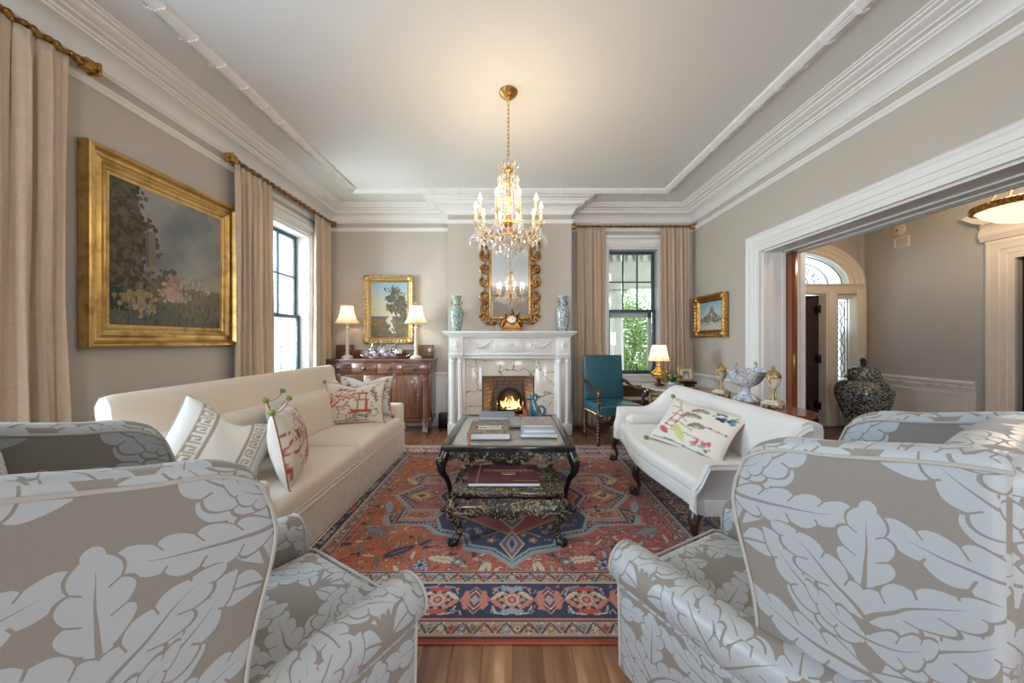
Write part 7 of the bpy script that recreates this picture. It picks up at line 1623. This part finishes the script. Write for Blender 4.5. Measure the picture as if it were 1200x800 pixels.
# ---------------------------------------------------------------- chandelier
def chandelier():
    cx, cy = -0.03, 2.84
    t = thing('crystal_chandelier', 'ten light gilt and crystal chandelier hanging from the ceiling', 'chandelier', (cx, cy, ZC))
    mb = MB(); lathe(mb, [(0.0,0.0),(0.075,0.0),(0.078,-0.008),(0.068,-0.022),(0.045,-0.042),(0.025,-0.06),(0.012,-0.072),(0,-0.078)], n=24); mb.build('canopy', GOLD, t)
    link_me = None; z = -0.078; k = 0
    while z > -0.60:
        if link_me is None:
            mb = MB(); tube(mb, [(0.009*cos(a), 0, -0.019+0.024*sin(a)) for a in [2*pi*i/14 for i in range(14)]], 0.0028, 5, closed=True); o = mb.build('chain_link', GOLD, t); link_me = o.data
        else: o = link('chain_link', link_me, None, t)
        o.location = (0, 0, z); o.rotation_euler = (0, 0, (k % 2)*pi/2); z -= 0.034; k += 1
    mb = MB(); lathe(mb, [(0.006,-0.60),(0.016,-0.61),(0.010,-0.63),(0.026,-0.645),(0.030,-0.66),(0.016,-0.68),(0.012,-0.72),(0.034,-0.735),(0.036,-0.75),(0.014,-0.77)], n=16); mb.build('crown_hub', GOLD, t)
    for k in range(6):
        a = k*pi/3; mb = MB(); tube(mb, [(0.02*cos(a),0.02*sin(a),-0.66),(0.05*cos(a),0.05*sin(a),-0.65),(0.075*cos(a),0.075*sin(a),-0.62),(0.070*cos(a),0.070*sin(a),-0.60)], [0.005,0.004,0.004,0.002], 6); mb.build('crown_branch', GOLD, t)
    mb = MB(); lathe(mb, [(0.010,-0.77),(0.014,-0.85),(0.030,-0.88),(0.018,-0.91),(0.014,-1.02),(0.040,-1.05),(0.058,-1.08),(0.062,-1.10),(0.040,-1.13),(0.030,-1.16),(0.040,-1.19),(0.020,-1.23),(0.008,-1.26),(0,-1.27)], n=20); mb.build('stem', GOLD, t)
    R0 = 0.272
    for k in range(10):
        a = radians(36*k); ca, sa = cos(a), sin(a)
        path = []; R = []
        for i in range(17):
            u = i/16; r = 0.05 + (R0-0.05)*u; z = -1.20 - 0.05*sin(pi*u*1.15) + 0.085*sm((u-0.62)/0.38); path.append((r*ca, r*sa, z)); R.append(0.0065-0.002*u)
        mb = MB(); tube(mb, path, R, 7); tube(mb, [((0.14+0.03*cos(q))*ca, (0.14+0.03*cos(q))*sa, -1.215+0.03*sin(q)) for q in [i*0.45 for i in range(11)]], 0.0045, 6); arm = mb.build('arm', GOLD, t)
        x, y = R0*ca, R0*sa; zc = path[-1][2]
        mb = MB(); lathe(mb, [(0.006,0),(0.030,0.010),(0.036,0.018),(0.030,0.016),(0.012,0.012),(0.013,0.035)], x, y, zc, 14); mb.build('bobeche', CRYS, arm)
        mb = MB(); lathe(mb, [(0.0115,0.012),(0.0115,0.115),(0.008,0.118),(0,0.118)], x, y, zc, 12); mb.build('candle_sleeve', CANDLE, arm)
        mb = MB(); lathe(mb, [(0.004,0.118),(0.013,0.130),(0.015,0.144),(0.008,0.164),(0,0.186)], x, y, zc, 10); mb.build('bulb', FLAMEB, arm)
        lamp('candle_light', (cx+x*1.0, cy+y*1.0, ZC+zc+0.20), 1.5, (1, 0.74, 0.44), 0.012)
    # crystals: pendeloque prisms with shared mesh
    mb = MB(); lathe(mb, [(0,0),(0.004,-0.004),(0.011,-0.026),(0.008,-0.036),(0,-0.046)], n=6); lathe(mb, [(0,0.012),(0.005,0.006),(0,0.0)], n=6); proto = mb.build('crystal_drop', CRYS, t, flat=True); pm = proto.data
    first = [True]; rr = random.Random(5); cnt = [0]
    def drop(x, y, z, s=1.0):
        if first[0]: o = proto; first[0] = False
        else: o = link('crystal_drop', pm, None, t)
        o.location = (x, y, z); o.rotation_euler = (rr.uniform(-.1,.1), rr.uniform(-.1,.1), rr.uniform(0, 3)); o.scale = (s, s, s*rr.uniform(0.95, 1.25)); cnt[0] += 1
    for k in range(10):
        a = radians(36*k)
        for q in range(6): b = q*pi/3+a; drop(R0*cos(a)+0.034*cos(b), R0*sin(a)+0.034*sin(b), -1.195, 0.85)
        drop(0.20*cos(a), 0.20*sin(a), -1.235, 1.2); drop((R0+0.042)*cos(a), (R0+0.042)*sin(a), -1.205, 1.5)
        a2 = a+radians(18); drop(0.25*cos(a2), 0.25*sin(a2), -1.215, 1.1); drop(0.17*cos(a2), 0.17*sin(a2), -1.24, 1.2)
    for (r, z, n) in ((0.155,-1.23,22),(0.13,-1.25,20),(0.10,-1.265,16),(0.07,-1.295,12),(0.035,-1.325,7),(0.0,-1.35,1)):
        for k in range(n): a = 2*pi*k/n+r*9; drop(r*cos(a), r*sin(a), z, 1.15 if r else 1.5)
    for (r, z, n) in ((0.075,-0.60,8),(0.085,-0.71,12)):
        for k in range(n): a = 2*pi*k/n; drop(r*cos(a), r*sin(a), z, 0.8)
    # bead swags, joined
    mb = MB()
    def bead(p, r=0.0082): 
        x, y, z = p; mb.add([(x+r,y,z),(x-r,y,z),(x,y+r,z),(x,y-r,z),(x,y,z+r),(x,y,z-r)], [(0,2,4),(2,1,4),(1,3,4),(3,0,4),(2,0,5),(1,2,5),(3,1,5),(0,3,5)])
    for k in range(20):
        a = 2*pi*k/20
        for i in range(27):
            u = i/26; r = 0.075 + 0.02*sin(pi*u) + 0.055*u**3; bead((r*cos(a), r*sin(a), -0.72-0.49*u), 0.0085)
    for k in range(10):
        a0 = radians(36*k); a1 = a0+radians(36)
        for i in range(15):
            u = i/14; a = lerp(a0, a1, u); s = 4*u*(1-u); bead(((R0-0.012*s)*cos(a), (R0-0.012*s)*sin(a), -1.16-0.06*s)); bead(((0.16)*cos(a), (0.16)*sin(a), -1.20-0.05*s))
        for i in range(14):
            u = i/13; r = lerp(0.10, R0, u); bead((r*cos(a0+0.05), r*sin(a0+0.05), -1.06-0.10*u-0.09*sin(pi*u)))
        for i in range(12):
            u = i/11; r = lerp(0.15, 0.03, u); bead((r*cos(a0), r*sin(a0), -1.24-0.10*u-0.02*sin(pi*u)))
    mb.build('bead_swag', CRYS, t, flat=True, kind='stuff')
chandelier()
# ---------------------------------------------------------------- hall objects
t = thing('pendant_bowl_light', 'alabaster bowl light with a gilt rim hanging in the hall', 'ceiling light', (4.55, 3.02, 2.56)); t.scale = (0.74, 0.74, 1.0)
mb = MB(); lathe(mb, [(0.0,-0.15),(0.10,-0.145),(0.22,-0.115),(0.32,-0.065),(0.38,-0.015),(0.385,0.0),(0.375,-0.003),(0.31,-0.055),(0.20,-0.105),(0,-0.135)], n=40)
ALA = M('alabaster', (0.85,0.66,0.42), 0.4, var=0.08, vs=6, emit=(1.0,0.66,0.34), estr=1.15); mb.build('bowl', ALA, t)
mb = MB(); n = 60
V = [];
for i in range(n*2):
    a = 2*pi*i/(n*2); r = 0.395 + 0.010*(i % 2)
    for (dr, dz) in ((-0.02,-0.028),(0.012,-0.022),(0.020,0.0),(0.010,0.026),(-0.01,0.03)): V.append(((r+dr)*cos(a), (r+dr)*sin(a), dz))
mb.add(V, [(i*5+j, ((i+1) % (2*n))*5+j, ((i+1) % (2*n))*5+(j+1) % 5, i*5+(j+1) % 5) for i in range(2*n) for j in range(5)]); mb.build('rim', GOLDD, t, flat=True)
for k in range(3):
    a = k*2*pi/3+pi*0.98; mb = MB(); tube(mb, [(0.40*cos(a),0.40*sin(a),0.0),(0.42*cos(a),0.42*sin(a),0.03)], [0.02,0.006], 6); tube(mb, [(0.39*cos(a),0.39*sin(a),0.02),(0.2*cos(a),0.2*sin(a),0.26),(0.02*cos(a),0.02*sin(a),0.50)], 0.008, 6); mb.build('suspension_chain', BRASS, t)
mb = MB(); lathe(mb, [(0.03,0.48),(0.02,0.52),(0.012,0.55),(0.012,0.80),(0.07,0.84),(0.075,0.86)], n=16); mb.build('canopy', BRASS, t)
lamp('hall_light', (4.55, 3.02, 2.75), 30, (1,0.74,0.48), 0.12)
t = thing('ginger_jar', 'large lidded blue and white floor jar by the hall wainscot', 'jar', (4.84, 4.70, 0), 0.3); t.scale = (0.9, 0.9, 1.0)
JAR = china('delft_jar', (0.40,0.42,0.34), ((0.025,0.04,0.09),(0.04,0.05,0.06)), 22)
mb = MB(); lathe(mb, [(0.17,0.02),(0.18,0.03),(0.20,0.20),(0.27,0.40),(0.325,0.56),(0.335,0.66),(0.30,0.75),(0.22,0.80),(0.17,0.81),(0.17,0.85)], n=36); mb.build('body', JAR, t)
mb = MB(); lathe(mb, [(0.20,0.835),(0.205,0.86),(0.185,0.875),(0.185,0.91),(0.17,0.95),(0.12,0.985),(0.05,1.0),(0,1.0)], n=32); lathe(mb, [(0.20,0.83),(0.20,0.84),(0.0,0.84)], n=32); ld = mb.build('lid', JAR, t)
mb = MB(); ball(mb, (0,0,1.03), 0.045, sc=(1,0.8,1)); ball(mb, (-0.02,0,1.08), 0.035); tube(mb, [(0.02,0,1.03),(0.05,0,1.06),(0.04,0,1.09)], 0.012, 6); mb.build('lion_finial', M('ink_blue_glaze', (0.02,0.03,0.06), 0.2), ld)
mb = MB(); cbox(mb, -0.2, 0.2, -0.2, 0.2, 0, 0.02, 0.004); mb.build('stand', DARKW, t)
t = thing('smoke_alarm', 'round white smoke alarm high on the hall wall', 'smoke alarm', (HX1, 4.93, 2.94)); mb = MB(); lathe(mb, [(0,-0.04),(0.05,-0.038),(0.075,-0.028),(0.08,-0.005),(0.085,0)], n=24, xf=lambda x, y, z: (z, x, y)); mb.build('housing', M('cream_plastic', (0.62,0.55,0.45), 0.5, var=0), t); mb = MB(); lathe(mb, [(0,-0.043),(0.012,-0.042),(0.012,-0.036)], n=10, xf=lambda x, y, z: (z, x, y)); mb.build('test_button', BLACKM, t)
t = thing('wall_vent', 'small white square vent below the smoke alarm', 'vent', (HX1, 4.90, 2.76)); mb = MB()
for (a, b, c, d) in ((-0.10,0.10,-0.075,-0.055),(-0.10,0.10,0.055,0.075),(-0.10,-0.08,-0.055,0.055),(0.08,0.10,-0.055,0.055)): cbox(mb, -0.012, 0, a, b, c, d, 0.002)
mb.build('frame', TRIMW, t)
for k in range(5): mb = MB(); cbox(mb, -0.008, -0.002, -0.08, 0.08, -0.045+k*0.02, -0.035+k*0.02, 0.001); mb.build('louvre', TRIMW, t)
# hall runner
def runner():
    W, L = 1.25, 2.9; xs = np.linspace(-W/2, W/2, 90); ys = np.linspace(-L/2, L/2, 200); P = Paint(xs, ys, (0.22,0.035,0.025)); r = random.Random(2); XX, YY = np.meshgrid(xs, ys); E = np.minimum(W/2-abs(XX), L/2-abs(YY))
    P.C[E < 0.20] = (0.05,0.03,0.04)
    for k in range(500): P.rosette(r.uniform(-W/2,W/2), r.uniform(-L/2,L/2), r.uniform(.02,.045), 6, r.choice(((0.35,0.22,0.14),(0.30,0.06,0.04),(0.08,0.08,0.12),(0.42,0.30,0.2))), (0.1,0.02,0.02), r.random())
    P.C[(E < 0.22) & (E > 0.20)] = (0.4,0.3,0.2); P.C[E < 0.03] = (0.2,0.03,0.02)
    t = thing('hall_rug', 'dark red patterned rug on the hall floor', 'rug', (4.35, 3.75, 0)); mb = MB(); mb.add([(x, y, 0.010) for y in ys for x in xs], [(j*90+i, j*90+i+1, (j+1)*90+i+1, (j+1)*90+i) for j in range(199) for i in range(89)]); mb.build('pile', RUGM, t, col=P.C.reshape(-1,3), ang=180)
    mb = MB(); tube(mb, [(-W/2,-L/2,0.005),(W/2,-L/2,0.005),(W/2,L/2,0.005),(-W/2,L/2,0.005)], 0.0055, 6, closed=True); mb.build('selvedge', M('dark_red_selvedge', (0.18,0.03,0.02), 0.9), t)
runner()
# small black floor box by the baseboard
t = thing('outlet_box', 'small black box on the floor between sideboard and fireplace', 'box', (-1.08, 5.33, 0)); mb = MB(); cbox(mb, -0.06, 0.06, -0.06, 0.06, 0.0, 0.22, 0.006); mb.build('case', BLACK, t); mb = MB(); cbox(mb, -0.05, 0.05, -0.066, -0.06, 0.02, 0.20, 0.004); mb.build('front_panel', BLACKM, t)
